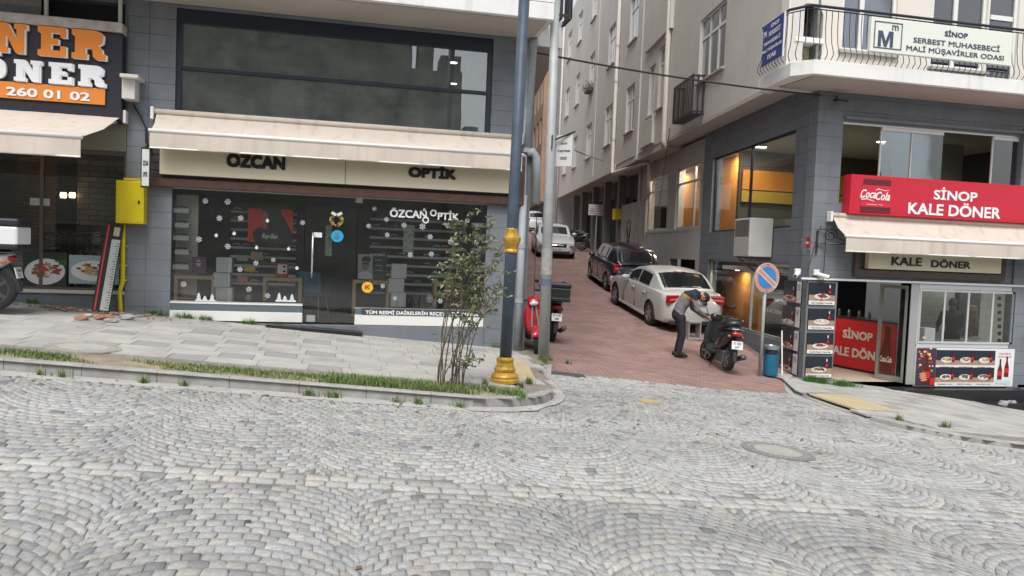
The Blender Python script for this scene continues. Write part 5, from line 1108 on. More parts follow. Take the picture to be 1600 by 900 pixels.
# serving window
fr = MB(); x0, x1 = 11.80, 14.28
fr.box(x0, x1, YF-.03, YF+.05, 1.30, 1.40); fr.box(x0, x1, YF-.031, YF+.051, .06, .14); fr.box(x0, x0+.07, YF-.029, YF+.049, -.74, 1.3); fr.box(x1-.07, x1, YF-.029, YF+.049, -.74, 1.3)
sv = fr.build('serving_window', M('pale_aluminium', (.62, .64, .64), .4, .3), B)
xs = [onY(p, 500, YF)[0] for p in (1434, 1472, 1509, 1547, 1581)]; pa = M('pale_aluminium', (.6, .6, .6))
for a, b_ in zip(xs, xs[1:]):
    f2 = MB().box(a, a+.022, YF-.05, YF-.032, .15, 1.29).box(b_-.022, b_, YF-.05, YF-.032, .15, 1.29).box(a+.022, b_-.022, YF-.05, YF-.032, .15, .19).box(a+.022, b_-.022, YF-.05, YF-.032, 1.25, 1.29).build('leaf', pa, sv)
    MB().box(a+.022, b_-.022, YF-.045, YF-.038, .19, 1.25).build('pane', G3, f2)
MB().box(9.0, 15.5, YF-.075, YF-.03, 1.41, 1.45).build('white_ledge', white, B)
# picture panel under the window
def bottle(mb, x, z, h, Y, m0=0, m1=1):
    w_ = h*.13
    mb.prism([(x-w_, z), (x+w_, z), (x+w_, z+h*.45), (x+w_*.35, z+h*.75), (x+w_*.35, z+h), (x-w_*.35, z+h), (x-w_*.35, z+h*.75), (x-w_, z+h*.45)], Y-.002, Y, m0)
    mb.box(x-w_*1.02, x+w_*1.02, Y-.004, Y-.0022, z+h*.2, z+h*.42, m1)
mp = thing('menu_picture_panel', 'wide picture menu of plates and cola bottles under the serving window', 'menu board', (13, YF-.05, -.78))
px0, px1 = 11.80, 14.27; Yp = YF-.06; MB().box(px0, px1, Yp, YF-.032, -.77, .05).build('board', M('menu_white', (.74, .76, .76), .4), mp)
pw_ = (px1-px0); s1 = px0+pw_*.20; s2 = px0+pw_*.80; dark = M('menu_navy', (.018, .023, .036), .4); wd = M('menu_wood', (.42, .27, .18), .6, noise=(9, .3))
mb = MB()
for zb in (-.40, -.77):
    mb.box(s1, s2, Yp-.002, Yp-.0003, zb+.19, zb+.41, 0); mb.box(s1, s2, Yp-.0022, Yp-.0003, zb+.09, zb+.19, 1)
mb.build('table_scene', [dark, wd], mp)
bot = [M('cola_bottle', (.12, .015, .01), .3), M('cola_label', (.6, .02, .03), .4)]
for r2_, zb in enumerate((-.40, -.77)):
    for k in range(3):
        x = s1+(s2-s1)*(.18+.32*k); mb = MB(); ell(mb, x, zb+.2, .15, .062, Yp-.006, .002, 0)
        mb.build('plate', food[4], mp); mb = MB(); kk = [6, 1, 6, 0, 2, 0][r2_*3+k]
        for i in range(16): a = random.random()*6.28; q = random.random()**.5; ell(mb, x+.1*q*math.cos(a), zb+.215+.03*q*math.sin(a), .03, .013, Yp-.008-.0003*i, .001, 0 if i % 3 else 1, 8, random.uniform(-1, 1))
        mb.build('food', [food[kk], food[0]], mp)
        mb = MB(); bottle(mb, x+.15, zb+.16, .24, Yp-.0085); mb.build('bottle', bot, mp)
        text(MB(), ('ET DÖNER MENÜ', 'TAVUK DÜRÜM', 'ET DÜRÜM', 'İSKENDER', 'SALATA', 'TAVUK DÖNER')[r2_*3+k]+' + COLA', (x, Yp-.001, zb+.05), .36, .022, depth=.002, bold=.01).build('caption', ik, mp)
mb = MB(); mb.box(px0+.005, s1-.003, Yp-.002, Yp-.0003, -.765, .045); mb.build('warm_scene', M('menu_evening', (.06, .03, .05), .5), mp)
mb = MB()
for i in range(34): ell(mb, px0+.06+random.random()*(s1-px0-.13), -.1+random.gauss(0, .09) if i % 2 else -.35+random.gauss(0, .2), random.uniform(.015, .035), random.uniform(.015, .03), Yp-.0035-.00005*i, .001, i % 3, 8)
mb.build('warm_lights', [M('bokeh_orange', (.75, .25, .05), .5), M('bokeh_pale', (.75, .6, .4), .5), M('bokeh_red', (.55, .06, .04), .5)], mp)
mb = MB(); bottle(mb, px0+.27, -.72, .62, Yp-.006); mb.build('bottle', bot, mp)
mb = MB()
for i in range(4): ell(mb, px0+.17+.015*i, -.50-.045*i, .085, .024, Yp-.012-.0005*i, .002, 0, 12, .15)
mb.build('hand_print', M('print_skin', (.6, .27, .17), .6), mp)
MB().box(px0+.36, s1-.02, Yp-.013, Yp-.011, -.74, -.6).build('red_tag', redc, mp)
mb = MB(); [bottle(mb, s2+x, z, .45, Yp-.002) for x, z in ((.14, -.62), (.31, -.56))]; mb.build('bottle', bot, mp)
mb = MB(); [rock(mb, (s2+.05+random.random()*.38, Yp-.003, -.71+random.random()*.07), (.035, .003, .03)) for _ in range(26)]; mb.build('ice_print', M('ice', (.55, .68, .72), .3), mp)
text(MB(), 'Coca-Cola ile', (s2+.24, Yp-.001, -.05), .3, .04, depth=.002, bold=.0, shear=.2).build('caption', redc, mp); text(MB(), 'yemek tamamdır', (s2+.24, Yp-.001, -.12), .36, .04, depth=.002, bold=.0).build('caption', redc, mp)
# menu boards on the corner column
def menu_board(c, right, w_, h_, side, cap, idx, label):
    rt = Vector(right).normalized(); nn = rt.cross(Vector((0, 0, 1)))   # outward
    T_ = Matrix.Translation(c) @ Matrix((rt, -nn, Vector((0, 0, 1)))).transposed().to_4x4()
    o = thing('menu_board', label, 'menu board', tuple(c), 'picture menu boards on the corner column')
    MB().box(-w_/2, w_/2, -.03, 0, -h_/2, h_/2, T=T_).build('board', dark, o)
    st = .18*h_ if not side else 0; sw_ = .24*w_ if side else 0; xr = w_/2-sw_
    MB().box(-w_/2+.004, xr, -.032, -.0302, -h_/2+st+.002, -h_/2+st+h_*.26, T=T_).build('table_print', wd, o)
    if side: MB().box(xr, w_/2-.004, -.034, -.0302, -h_/2+.004, h_/2-.004, T=T_).build('caption_strip', white, o)
    else: MB().box(-w_/2+.004, w_/2-.004, -.034, -.0302, -h_/2+.004, -h_/2+st, T=T_).build('caption_strip', white, o)
    def loc_ell(mb, x, z, rx, rz_, y, m, n=16, tl=0):
        P = [(x+rx*math.cos(2*math.pi*k/n)*math.cos(tl)-rz_*math.sin(2*math.pi*k/n)*math.sin(tl), z+rx*math.cos(2*math.pi*k/n)*math.sin(tl)+rz_*math.sin(2*math.pi*k/n)*math.cos(tl)) for k in range(n)]; mb.prism(P, y, y+.0015, m, T_)
    cx, cz = (-.0 if not side else -sw_/2-.0), -h_/2+st+h_*.2
    mb = MB(); loc_ell(mb, cx, cz, w_*.3, h_*.13, -.036, 0, 20); mb.build('plate', food[4], o)
    mb = MB(); kk = (0, 1, 0, 5)[idx]
    for i in range(18): a = random.random()*6.28; q = random.random()**.5; loc_ell(mb, cx+w_*.19*q*math.cos(a), cz+h_*(.03+.07*q*math.sin(a)), w_*.06, h_*.03, -.0365-.0004*i, i % 2, 8, random.uniform(-1, 1))
    mb.build('food', [food[kk], food[(3, 4, 3, 1)[idx]]], o)
    bx, bz, bh = w_*.27-(sw_*.7), -h_/2+st+h_*.28, h_*.45; mb = MB(); bw_ = bh*.13
    mb.prism([(bx-bw_, bz), (bx+bw_, bz), (bx+bw_, bz+bh*.5), (bx+bw_*.4, bz+bh*.75), (bx+bw_*.4, bz+bh), (bx-bw_*.4, bz+bh), (bx-bw_*.4, bz+bh*.75), (bx-bw_, bz+bh*.5)], -.045, -.044, 0, T_)
    mb.box(bx-bw_, bx+bw_, -.047, -.0455, bz+bh*.15, bz+bh*.42, 1, T_); mb.box(bx-bw_*.45, bx+bw_*.45, -.047, -.0455, bz+bh*.68, bz+bh*.98, 2, T_); mb.build('bottle', [bot[0], bot[1], white], o)
    if not side:
        cc_ = T_ @ Vector((0, -.034, -h_/2+st*.5)); text(MB(), cap, tuple(cc_), w_*.8, st*.45, right=tuple(rt), depth=.002, sep=.0005, bold=.01).build('lettering', ink, o)
    else:
        for q, wd_ in enumerate(cap.split()[:3]):
            cc_ = T_ @ Vector((xr+sw_*.5, -.034, h_*.32-q*h_*.1)); text(MB(), wd_, tuple(cc_), sw_*.7, h_*.05, right=tuple(rt), depth=.002, sep=.0005, bold=.01).build('lettering', ink, o)
caps = ['Goralı Tavuk Döner + Coca-Cola', 'Tavuk Dürüm + Coca-Cola', 'Goralı Et Döner + Coca-Cola', 'Et Dürüm + Coca-Cola']
nm = ['topmost', 'second', 'third', 'lowest']; fd = ['meat plate', 'pale wrap plate', 'long red filled roll', 'dark meat plate']
fpx = [(1265, 441, 1304, 477), (1264, 482, 1303, 515.5), (1262, 520, 1301, 553), (1260, 557, 1299, 590)]
for k in range(4):
    a = fpx[k]; x0, z1 = onY(a[0], a[1], YF-.08); x1, z0 = onY(a[2], a[3], YF-.08)
    menu_board(((x0+x1)/2, YF-.05, (z0+z1)/2), (1, 0, 0), x1-x0, z1-z0, False, caps[k], k, nm[k]+' menu board beside the shop doorway, showing a '+fd[k])
    menu_board(alp(-.02, .62, (z0+z1)/2), (-SA, -CA, 0), .86, z1-z0, True, caps[k], k, nm[k]+' menu board on the alley side of the column, showing a '+fd[k])
MB().box(9.16, 9.84, YF-.05, YF-.002, -.76, 1.38).build('column_panel', M('column_grey', (.2, .21, .215), .7), B)
MB().box(10.9, 14.42, YF-.34, YF-.02, -1.7, -.80).box(13.1, 15.3, YF-.62, YF-.345, -1.16, -1.04).box(13.2, 15.3, YF-.58, YF-.345, -1.8, -1.161).build('black_steps', M('black_granite', (.02, .02, .022)), B, bevel=.01)
MB().box(9.85, 10.9, YF-.5, YF-.02, -1.0, -.79).build('threshold', M('worn_threshold', (.33, .32, .3), .8, noise=(5, .3)), B, bevel=.01)
for k, px in enumerate((1567, 1580, 1592)):
    X, Y, Z = ongr(px, 634, HR); mb = MB(); rock(mb, (X, Y, Z+.05), (.1, .09, .07)); tag(mb.build('stone', kerbm), ('left', 'middle', 'right')[k]+' grey stone at the foot of the black steps', 'stone')
# red cola fascia sign
S = thing('red_fascia_sign', 'long red lightbox sign with a cola bottle label and white shop lettering', 'shop sign', (13, YF-.2, 2.77))
MB().box(9.86, 18.5, YF-.25, YF-.01, 2.78, 3.57).build('box', M('sign_red', (.60, .015, .035), .35), S, bevel=.008)
MB().box(9.93, 18.4, YF-.254, YF-.2505, 2.84, 3.51).build('face', M('sign_red_face', (.56, .02, .045), .35), S)
Yf_ = YF-.256
ln(S, 'SİNOP', 1459, 1527, 302.5, 305, 20, Yf_, wlet, .03, .004); ln(S, 'KALE DÖNER', 1419, 1563, 323, 332, 22, Yf_, wlet, .03, .004)
x0, z1 = onY(1346, 279, Yf_); x1, z0 = onY(1391, 334, Yf_)
mb = MB(); mb.prism([(x0+.02, z0), (x1-.01, z0), (x1+.005, z0+.3), (x1-.03, z1), (x0+.06, z1), (x0, z0+.3)], Yf_-.003, Yf_, 0)
mb.prism([(x0+.012, z0+.12), (x1-.002, z0+.12), (x1+.007, z0+.3), (x1-.018, z1-.12), (x0+.042, z1-.12), (x0-.002, z0+.3)], Yf_-.006, Yf_-.0032, 1); lb_ = mb.build('bottle_label', [M('label_dark', (.12, .015, .02), .4), M('label_red', (.62, .02, .05), .4)], S)
cxl, czl = onY(1367, 305, Yf_); wl_ = x1-x0
text(MB(), 'Coca', (cxl-wl_*.22, Yf_-.007, czl+.02), wl_*.5, .17, depth=.003, shear=.35, bold=.02).build('script_lettering', wlet, lb_); text(MB(), 'Cola', (cxl+wl_*.25, Yf_-.007, czl-.01), wl_*.46, .17, depth=.003, shear=.35, bold=.02).build('script_lettering', wlet, lb_)
mb = MB(); mb.tube([(cxl-wl_*.5, Yf_-.008, czl-.03), (cxl-wl_*.42, Yf_-.008, czl-.1), (cxl-wl_*.25, Yf_-.008, czl-.085), (cxl-wl_*.1, Yf_-.008, czl-.11), (cxl, Yf_-.008, czl-.13)], [.004, .012, .01, .008, .003], 6); mb.tube([(cxl, Yf_-.008, czl+.09), (cxl+wl_*.1, Yf_-.008, czl+.13), (cxl+wl_*.3, Yf_-.008, czl+.1), (cxl+wl_*.45, Yf_-.008, czl+.11)], [.004, .01, .008, .003], 6); mb.build('script_swash', wlet, lb_)
text(MB(), 'ORİJİNAL TAT', (cxl, Yf_-.007, z0+.165), wl_*.55, .03, depth=.003, bold=.0).build('lettering', wlet, lb_)
awning('kale_awning', 'beige awning with a canvas valance over the kebab shop door', 9.56, 18, 2.72, 2.31, .55, .27)
S = thing('small_shop_sign', 'cream board reading KALE DÖNER in a brown wooden surround', 'shop sign', (12, YF-.1, 1.6))
mb = MB(); x0, x1 = 10.18, 13.85
mb.box(x0, x1, YF-.1, YF-.003, 1.52, 1.66).box(x0, x0+.12, YF-.099, YF-.003, 1.661, 2.3).box(x1-.12, x1, YF-.099, YF-.003, 1.661, 2.3).box(x0+.12, x1-.12, YF-.03, YF-.003, 1.661, 2.3); mb.build('surround', M('brown_surround', (.085, .06, .05), .6, noise=(8, .3)), S, bevel=.006)
MB().box(10.44, 13.66, YF-.17, YF-.04, 1.68, 2.2).build('board', cream, S, bevel=.004)
ln(S, 'KALE', 1393, 1440, 408, 409.5, 13, YF-.171, ink, .025, .01); ln(S, 'DÖNER', 1455, 1516, 411.5, 413, 13.5, YF-.171, ink, .025, .01)
# bracket, cameras, street plate, AC, crates
x, z = onY(1278, 380, YF); bk = thing('scroll_bracket', 'black wrought iron scroll bracket on the grey corner', 'bracket', (x, YF-.02, z))
mb = MB(); xb = onY(1275, 380, YF)[0]; zt, zl = onY(1276, 360, YF)[1], onY(1274, 396, YF)[1]; za = onY(1300, 381, YF-.1)[1]
mb.tube([(xb, YF-.03, zt), (xb, YF-.03, zl)], .018, 6).tube([(xb, YF-.03, za), (xb+.6, YF-.35, za)], .018, 6); mb.build('arm', iron, bk)
mb = MB(); mb.tube([(xb+.22+.16*math.cos(t)*(1-t/14), YF-.15, za+.17+.14*math.sin(t)*(1-t/14)) for t in [k*.5 for k in range(22)]], .011, 5).tube([(xb+.02, YF-.05, za+.28), (xb+.12, YF-.08, za+.3), (xb+.35, YF-.2, za+.12), (xb+.55, YF-.32, za+.02)], .011, 5); mb.build('scroll', iron, bk)
for k, (px, py) in enumerate(((1256, 427), (1277, 428))):
    x, z = onY(px, py, YF-.1); o = thing('security_camera', ('left', 'right')[k]+' white security camera above the menu boards', 'camera', (x, YF-.05, z))
    if k == 0: x -= .12
    MB().cb((x, YF-.06, z+.03), (.12, .06, .12)).build('base', white, o, bevel=.01); sg = -1 if k == 0 else 1
    MB().tube([(x, YF-.1, z+.0), (x+sg*.17, YF-.26, z-.06)], .042, 12).build('barrel', white, o, smooth=False); MB().tube([(x+sg*.172, YF-.262, z-.061), (x+sg*.18, YF-.27, z-.063)], .03, 10).build('lens', black, o)
c = alp(-.01, .16, 0); x, z = onY(1255.5, 379, YF)
S = thing('street_plate', 'small red street name plate with a white arrow on the corner', 'sign', (c[0], c[1], z))
Tp = Matrix.Translation((c[0], c[1], z)) @ Matrix(((-SA, -CA, 0), (CA*1.0, -SA, 0), (0, 0, 1))).to_4x4()
Tp = Matrix.Translation((c[0], c[1], z)) @ Matrix((Vector((-SA, -CA, 0)), Vector((CA, -SA, 0)), Vector((0, 0, 1)))).transposed().to_4x4()
MB().box(-.22, .16, -.012, 0, -.11, .12, T=Tp).build('plate', M('plate_red', (.5, .03, .05), .4), S); MB().box(-.22, .16, -.013, -.0, -.145, -.111, T=Tp).build('blue_band', M('plate_blue', (.1, .35, .45), .4), S)
for q, s in enumerate(('BATUR', 'SOK.', 'NO')): text(MB(), s, tuple(Tp @ Vector((-.12, -.013, .07-q*.07))), .14, .045, right=(-SA, -CA, 0), depth=.002).build('lettering', wlet, S)
MB().prism([(-.02, 0), (.04, -.035), (.04, -.015), (.12, -.015), (.12, .015), (.04, .015), (.04, .035)], -.016, -.0125, T=Tp).build('arrow', wlet, S)
acm = M('ac_casing', (.68, .67, .63), .6, noise=(3, .08)); grl = M('ac_grille', (.16, .165, .165), .6)
ac = tag(bpy.data.objects.new('air_conditioner', None), 'big white box air conditioner on brackets on the grey alley wall', 'air conditioner'); C.objects.link(ac); ac.location = OB; ac.rotation_euler = (0, 0, -AH); ORG[ac.name] = (0, 0, 0)
MB().box(-.56, -.02, 1.86, 2.82, 1.84, 2.72).build('casing', acm, ac, bevel=.012); MB().box(-.566, -.5605, 1.92, 2.76, 2.3, 2.68).build('grille', grl, ac); MB().box(-.565, -.5605, 1.92, 2.76, 1.88, 2.25).build('louvre', M('ac_louvre', (.55, .55, .53), .5), ac)
for t_ in (1.95, 2.7): MB().tube([(-.52, t_, 1.82), (-.0, t_, 1.82)], .02, 6).tube([(-.5, t_, 1.82), (-.0, t_, 1.45)], .018, 6).build('bracket', M('bracket_grey', (.1, .11, .12), .6), ac)
crm = M('crate_wood', (.035, .025, .03), .7, noise=(6, .3))
def crate(name, label, org, rz, x0, x1, y0, y1, z0, z1):
    o = tag(bpy.data.objects.new(name, None), label, 'guard crate', 'slatted guards round air conditioners'); C.objects.link(o); o.location = org; o.rotation_euler = (0, 0, rz); ORG[o.name] = (0, 0, 0)
    mb = MB(); n = int((y1-y0)/.15)
    for i in range(n+1): t_ = y0+(y1-y0-.07)*i/n; mb.box(x0, x0+.02, t_, t_+.055, z0, z1); mb.box(x0, x1, t_, t_+.055, z0-.025, z0-.001)
    n = max(2, int((x1-x0)/.12))
    for i in range(n+1):
        t_ = x0+(x1-x0-.06)*i/n
        for y in (y0, y1): mb.box(t_, t_+.045, y-.012, y+.012, z0, z1)
    mb.build('slats', crm, o)
    for z in (z0+.02, z1-.06):
        mb = MB()
        mb.box(x0+.022, x0+.05, y0+.013, y1-.013, z, z+.05)
        for y in (y0+.013, y1-.04): mb.box(x0+.05, x1, y, y+.025, z, z+.05)
        mb.build('batten', crm, o)
    return o
crate('slatted_crate', 'dark slatted wooden crate fixed under the flats window on the alley wall', OU, -AH, -.36, -.01, 5.5, 7.3, 5.68, 6.72)
crate('slatted_crate', 'dark slatted wooden crate at the top of the picture beside the blue lamp post', (3.3, YF-.02, 0), math.pi/2, -.5, -.01, -.50, .06, 5.97, 6.95)
# ================================================================== old castle wall behind the camera (seen mirrored in the windows)
cas = bricks('castle_stone', (.32, .34, .29), (.27, .29, .245), (.25, .265, .225), .9, .4, .03, noise=.5, bump=.1)
W_ = thing('castle_wall', 'old stone castle wall with towers behind the camera, mirrored in the shop windows', 'wall', (0, -11, 0))
mb = MB(); mb.box(-30, 2.8, -13, -11, -2, 14.5).box(2.8, 5.4, -13, -11.001, -4, 10.7).box(5.4, 30, -13, -11.002, -4, 7.2)
for i in range(16): mb.box(5.6+i*1.4, 6.3+i*1.4, -12, -11.001, 7.2, 8.0)
mb.box(3.1, 3.9, -12.5, -11.003, 10.7, 12.1).box(4.3, 5.3, -12.6, -11.003, 10.7, 11.5); mb.build('masonry', cas, W_)
# ================================================================== far end of the alley
def world_from(t, x=0.0, org=OU): return alp(x, t, 0, org)
def al_thing(name, label, cat, org, group=None):
    o = thing(name, label, cat, org, group, -AH, True); return o
# light building beyond the flats, then an orange one
F1 = al_thing('pale_townhouse', 'narrow pale house beyond the flats on the right of the alley', 'building', OU)
wn = [(36.2+2.6*i, 37.4+2.6*i, z, z+1.7) for i in range(2) for z in (6.2, 9.3, 12.4)]
wm = MB(); holes(wm, 35.2, 40.4, 1, 16.2, wn+[(36, 39.6, 2, 4.2)], -.25, 0, 'x'); wm.box(-.25, 5, 35.2, 35.5, 1, 16.2).build('wall', M('pale_townhouse_wall', (.55, .55, .54), .85, noise=(1, .1)), F1)
for a in wn: f_ = MB().box(-.15, -.08, a[0], a[1], a[2], a[2]+.08).box(-.15, -.08, a[0], a[1], a[3]-.08, a[3]).box(-.151, -.079, (a[0]+a[1])/2-.04, (a[0]+a[1])/2+.04, a[2], a[3]).build('window', pvc, F1); MB().box(-.1, -.09, a[0], a[1], a[2], a[3]).build('pane', wg, f_)
MB().box(.2, .3, 35.4, 40.4, 1, 16).build('dim_rooms', room, F1)
F2 = al_thing('orange_townhouse', 'orange house with white windows far up the alley', 'building', OU)
wn = [(41.2+2.3*i, 42.4+2.3*i, z, z+1.9) for i in range(4) for z in (6.6, 9.7, 12.6)]
wm = MB(); holes(wm, 40.5, 51, 5.4, 15.2, wn, -.6, -.35, 'x'); wm.box(-.6, 4, 40.41, 40.49, 5.4, 15.2).box(-.6, 4, 40.5, 51, 5.3, 5.39); wm.build('wall', M('orange_plaster', (.40, .26, .18), .85, noise=(1, .15)), F2)
for a in wn: f_ = MB().box(-.5, -.42, a[0], a[1], a[2], a[2]+.1).box(-.5, -.42, a[0], a[1], a[3]-.1, a[3]).box(-.5, -.42, a[0], a[0]+.1, a[2], a[3]).box(-.5, -.42, a[1]-.1, a[1], a[2], a[3]).build('window', pvc, F2); MB().box(-.46, -.45, a[0], a[1], a[2], a[3]).build('pane', wg, f_)
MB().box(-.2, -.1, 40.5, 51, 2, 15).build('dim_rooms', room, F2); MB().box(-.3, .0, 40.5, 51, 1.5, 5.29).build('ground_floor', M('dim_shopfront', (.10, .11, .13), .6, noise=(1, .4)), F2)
# houses closing the view
F3 = al_thing('balcony_house', 'grey house with white balconies closing the far end of the alley', 'building', OU)
MB().box(-14, 6, 62, 70, 1, 13.5).build('wall', M('far_grey_wall', (.36, .36, .36), .85, noise=(.6, .2)), F3)
for z in (5.6, 8.6, 11.6):
    MB().box(-8, 1.2, 60.7, 61.99, z, z+.15).box(-8, 1.2, 60.7, 60.8, z+.15, z+1.0).build('balcony', M('far_balcony', (.62, .62, .6), .8), F3)
    for i in range(5): f_ = MB().box(-7+i*1.8, -5.9+i*1.8, 61.93, 61.99, z+.2, z+2.4).build('window', M('far_frame', (.45, .45, .46), .6), F3); MB().box(-6.9+i*1.8, -6.0+i*1.8, 61.9, 61.929, z+.3, z+2.3).build('pane', M('far_pane', (.05, .06, .07), .15), f_)
F4 = al_thing('dark_shop_row', 'dark low shops on the left at the top of the alley', 'building', OU)
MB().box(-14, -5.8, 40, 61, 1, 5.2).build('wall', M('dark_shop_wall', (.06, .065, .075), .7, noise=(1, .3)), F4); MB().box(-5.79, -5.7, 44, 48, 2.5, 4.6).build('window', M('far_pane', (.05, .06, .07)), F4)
F5 = al_thing('left_alley_house', 'pale house on the left of the alley above the far white hatchback', 'building', OU)
MB().box(-14, -5.5, 37, 60.6, 5.21, 17).build('wall', M('left_pale_wall', (.42, .41, .39), .85, noise=(.8, .15)), F5); 
# ================================================================== street furniture
blue = M('lamp_post_blue', (.06, .085, .12), .5, noise=(5, .3), dirt=((.12, .13, .13), .6)); gold = M('gold_paint', (.55, .33, .045), .48, .3, noise=(14, .35), bump=(30, .3))
LX, LY, LZ = ongr(788, 597, HL); top = onY(819, 0, LY)
LP = thing('lamp_post', 'tall blue lamp post with gold base and gold collar', 'street lamp', (LX, LY, LZ))
dx = (top[0]-LX)/(top[1]-LZ)
def lpt(z): return (LX+dx*z, LY, LZ+z)
MB().tube([lpt(.2), lpt(1.9), lpt(2.3), lpt(6.6)], [.083, .08, .077, .072], 20).build('pole', blue, LP, smooth=True)
MB().lathe([(.205, 0), (.205, .045), (.185, .06), (.193, .085), (.175, .11), (.14, .14), (.15, .165), (.15, .19), (.125, .215), (.112, .27), (.122, .30), (.122, .32), (.10, .335), (.095, .345)], (LX, LY, LZ+.003), 12).build('base', gold, LP, bevel=.004)
c = lpt(1.90); MB().lathe([(.08, -.13), (.098, -.125), (.10, -.10), (.085, -.075), (.128, .05), (.128, .085), (.098, .10), (.088, .14), (.086, .20), (.078, .21)], c, 8).build('collar', gold, LP, bevel=.005)
a = lpt(6.55); MB().tube([a, (a[0]-.3, a[1]-.4, a[2]+.5), (a[0]-.6, a[1]-1.2, a[2]+.7)], .04, 10).build('arm', blue, LP); MB().lathe([(.05, .1), (.28, .02), (.3, 0)], (a[0]-.6, a[1]-1.2, a[2]+.6), 16).build('lamp_head', black, LP)
# galvanised pole with the street sign
PX, PY, PZ = ongr(849, 561, .1); tp = onY(868, 0, PY); dx2 = (tp[0]-PX)/(tp[1]-PZ)
PO = thing('utility_pole', 'grey galvanised pole with peeling stickers beside the red scooter', 'pole', (PX, PY, PZ))
MB().tube([(PX, PY, PZ), (PX+dx2*3.2, PY, PZ+3.2), (PX+dx2*6.6, PY, PZ+6.6)], [.10, .085, .07], 14).build('pole', galv, PO, smooth=True)
MB().tube([(PX+dx2*1.25, PY, PZ+1.3), (PX+dx2*1.35, PY, PZ+1.42)], .1, 14).build('sticker', M('sticker_dark', (.12, .14, .22), .7), PO); MB().tube([(PX+dx2*1.5, PY, PZ+1.5), (PX+dx2*1.9, PY, PZ+1.95)], .097, 14).build('faded_sticker', M('sticker_faded', (.36, .36, .34), .8, noise=(12, .3)), PO)
sz = onY(880, 236, PY)
SN = thing('street_name_sign', 'small white sign hung from a black bar on the grey pole', 'sign', (sz[0], PY, sz[1]))
Tn = Matrix.Translation((sz[0], PY-.05, sz[1])) @ Matrix.Rotation(R(-38), 4, 'Z')
MB().box(-.16, .16, -.01, .01, -.27, .27, T=Tn).build('plate', M('sign_faded_white', (.6, .6, .58), .5), SN)
for q, s in enumerate(('SİNOP', 'TİCARET BORSASI', 'ODASI')): text(MB(), s, tuple(Tn @ Vector((0, -.011, .13-q*.13))), (.12, .24, .12)[q], .05, right=tuple(Tn.to_3x3() @ Vector((1, 0, 0))), depth=.002).build('lettering', ink, SN)
MB().tube([(PX+dx2*4, PY, sz[1]+.15), tuple(Tn @ Vector((.2, 0, .33)))], .018, 6).tube([(PX+dx2*4, PY-.1, sz[1]+.25), (PX+dx2*4, PY-.1, sz[1]+.0)], .012, 6).build('bar', black, SN)
# downpipes at the corner
pg = M('grey_downpipe', (.36, .39, .41), .5, noise=(3, .15)); PT = dict(n=10)
def pipe(label, pts, r, name='downpipe', m=None, group=None, **k):
    o = MB().tube(pts, r, 10).build(name, m or pg, None, smooth=True, origin=pts[-1]); tag(o, label, 'drainpipe', group); 
    return o
def fitting(o, pts, r):
    for p in pts: c = MB().tube([(p[0], p[1], p[2]-.04), (p[0], p[1], p[2]+.04)], r, 10).build('pipe_joint', o.data.materials[0], None, origin=tuple(o.location)); c.parent = o; c.location = (0, 0, 0)
Yp1 = YF-.05
q = lambda px, py, Y=Yp1: (onY(px, py, Y)[0], Y, onY(px, py, Y)[1])
d1_ = pipe('fat grey downpipe dropping from the overhang beside the lamp post', [q(833, 62), q(833, 72), q(822, 240)], .075); fitting(d1_, [q(833, 72), q(823, 235)], .09)
d2_ = pipe('grey downpipe with an elbow below the overhang, at the corner', [q(823, 238), q(832, 238), q(838, 246), q(837, 318)], .085)
d3_ = pipe('slim grey downpipe on the corner behind the lamp post', [q(824, 70), q(812, 548)], .045)
d4_ = pipe('thick grey pipe down to the pavement at the optician corner', [q(818, 305), q(808, 556)], .07, ); fitting(d4_, [q(815, 385), q(811, 470)], .082)
def alpipe(label, pts, r, m): 
    w_ = [alp(*p, OU) for p in pts]; o = pipe(label, w_, r, m=m); return o
bp_ = M('beige_downpipe', (.58, .54, .49), .55)
o = alpipe('beige downpipe on the flats nearest the slatted crate', [(-.1, 9.2, 16), (-.1, 9.15, 5.45), (.0, 9.1, 5.2)], .085, bp_); fitting(o, [alp(-.1, 9.2, z, OU) for z in (7.3, 8.7, 10.6, 13)], .1)
o = alpipe('beige downpipe in the middle of the flats with a kink under the soffit', [(-.1, 17.1, 16), (-.1, 17.1, 5.3), (-.1, 16.9, 5.15), (.3, 12.9, 5.2), (.35, 12.6, 5.1), (.35, 12.5, 4.0)], .08, bp_); fitting(o, [alp(-.1, 17.1, z, OU) for z in (6.6, 9, 10.5, 13)], .095)
o = alpipe('thin pale downpipe at the far end of the flats', [(-.1, 34.6, 16), (-.1, 34.6, 2.2)], .07, bp_)
def wire(label, a, b_, sag, r=.012, name='overhead_cable', n=16):
    P = [Vector(a).lerp(Vector(b_), i/n)-Vector((0, 0, sag*4*(i/n)*(1-i/n))) for i in range(n+1)]
    o = MB().tube(P, r, 5).build(name, black, None, origin=tuple(a)); tag(o, label, 'cable', 'cables across the alley')
wire('black cable sagging across the alley from the downpipe to the balcony', q(826, 80), (9.2, YF-.05, 5.12), .07, .02)
wire('thin cable from the pole sign to the wall of the flats', tuple(Tn @ Vector((.2, 0, .0))), alp(-.02, 19.6, 6.0, OU), .02, .01)
wire('thin black cable dropping past the corner menu boards', q(1292, 350, YF-.15), q(1284, 470, YF-.15), .0, .008)
wire('black cable looping down the corner to the cameras', q(1283, 352, YF-.1), q(1262, 424, YF-.1), -.05, .008)
wire('thin cable hanging down the flats wall below the crate', alp(-.15, 8.3, 5.7, OU), alp(-.02, 9.6, 3.4, OU), .1, .012)
wire('white cord hanging from the overhang down to the red scooter', q(842, 250, YF+1), (3.35, YF-.4, .9), .0, .008)
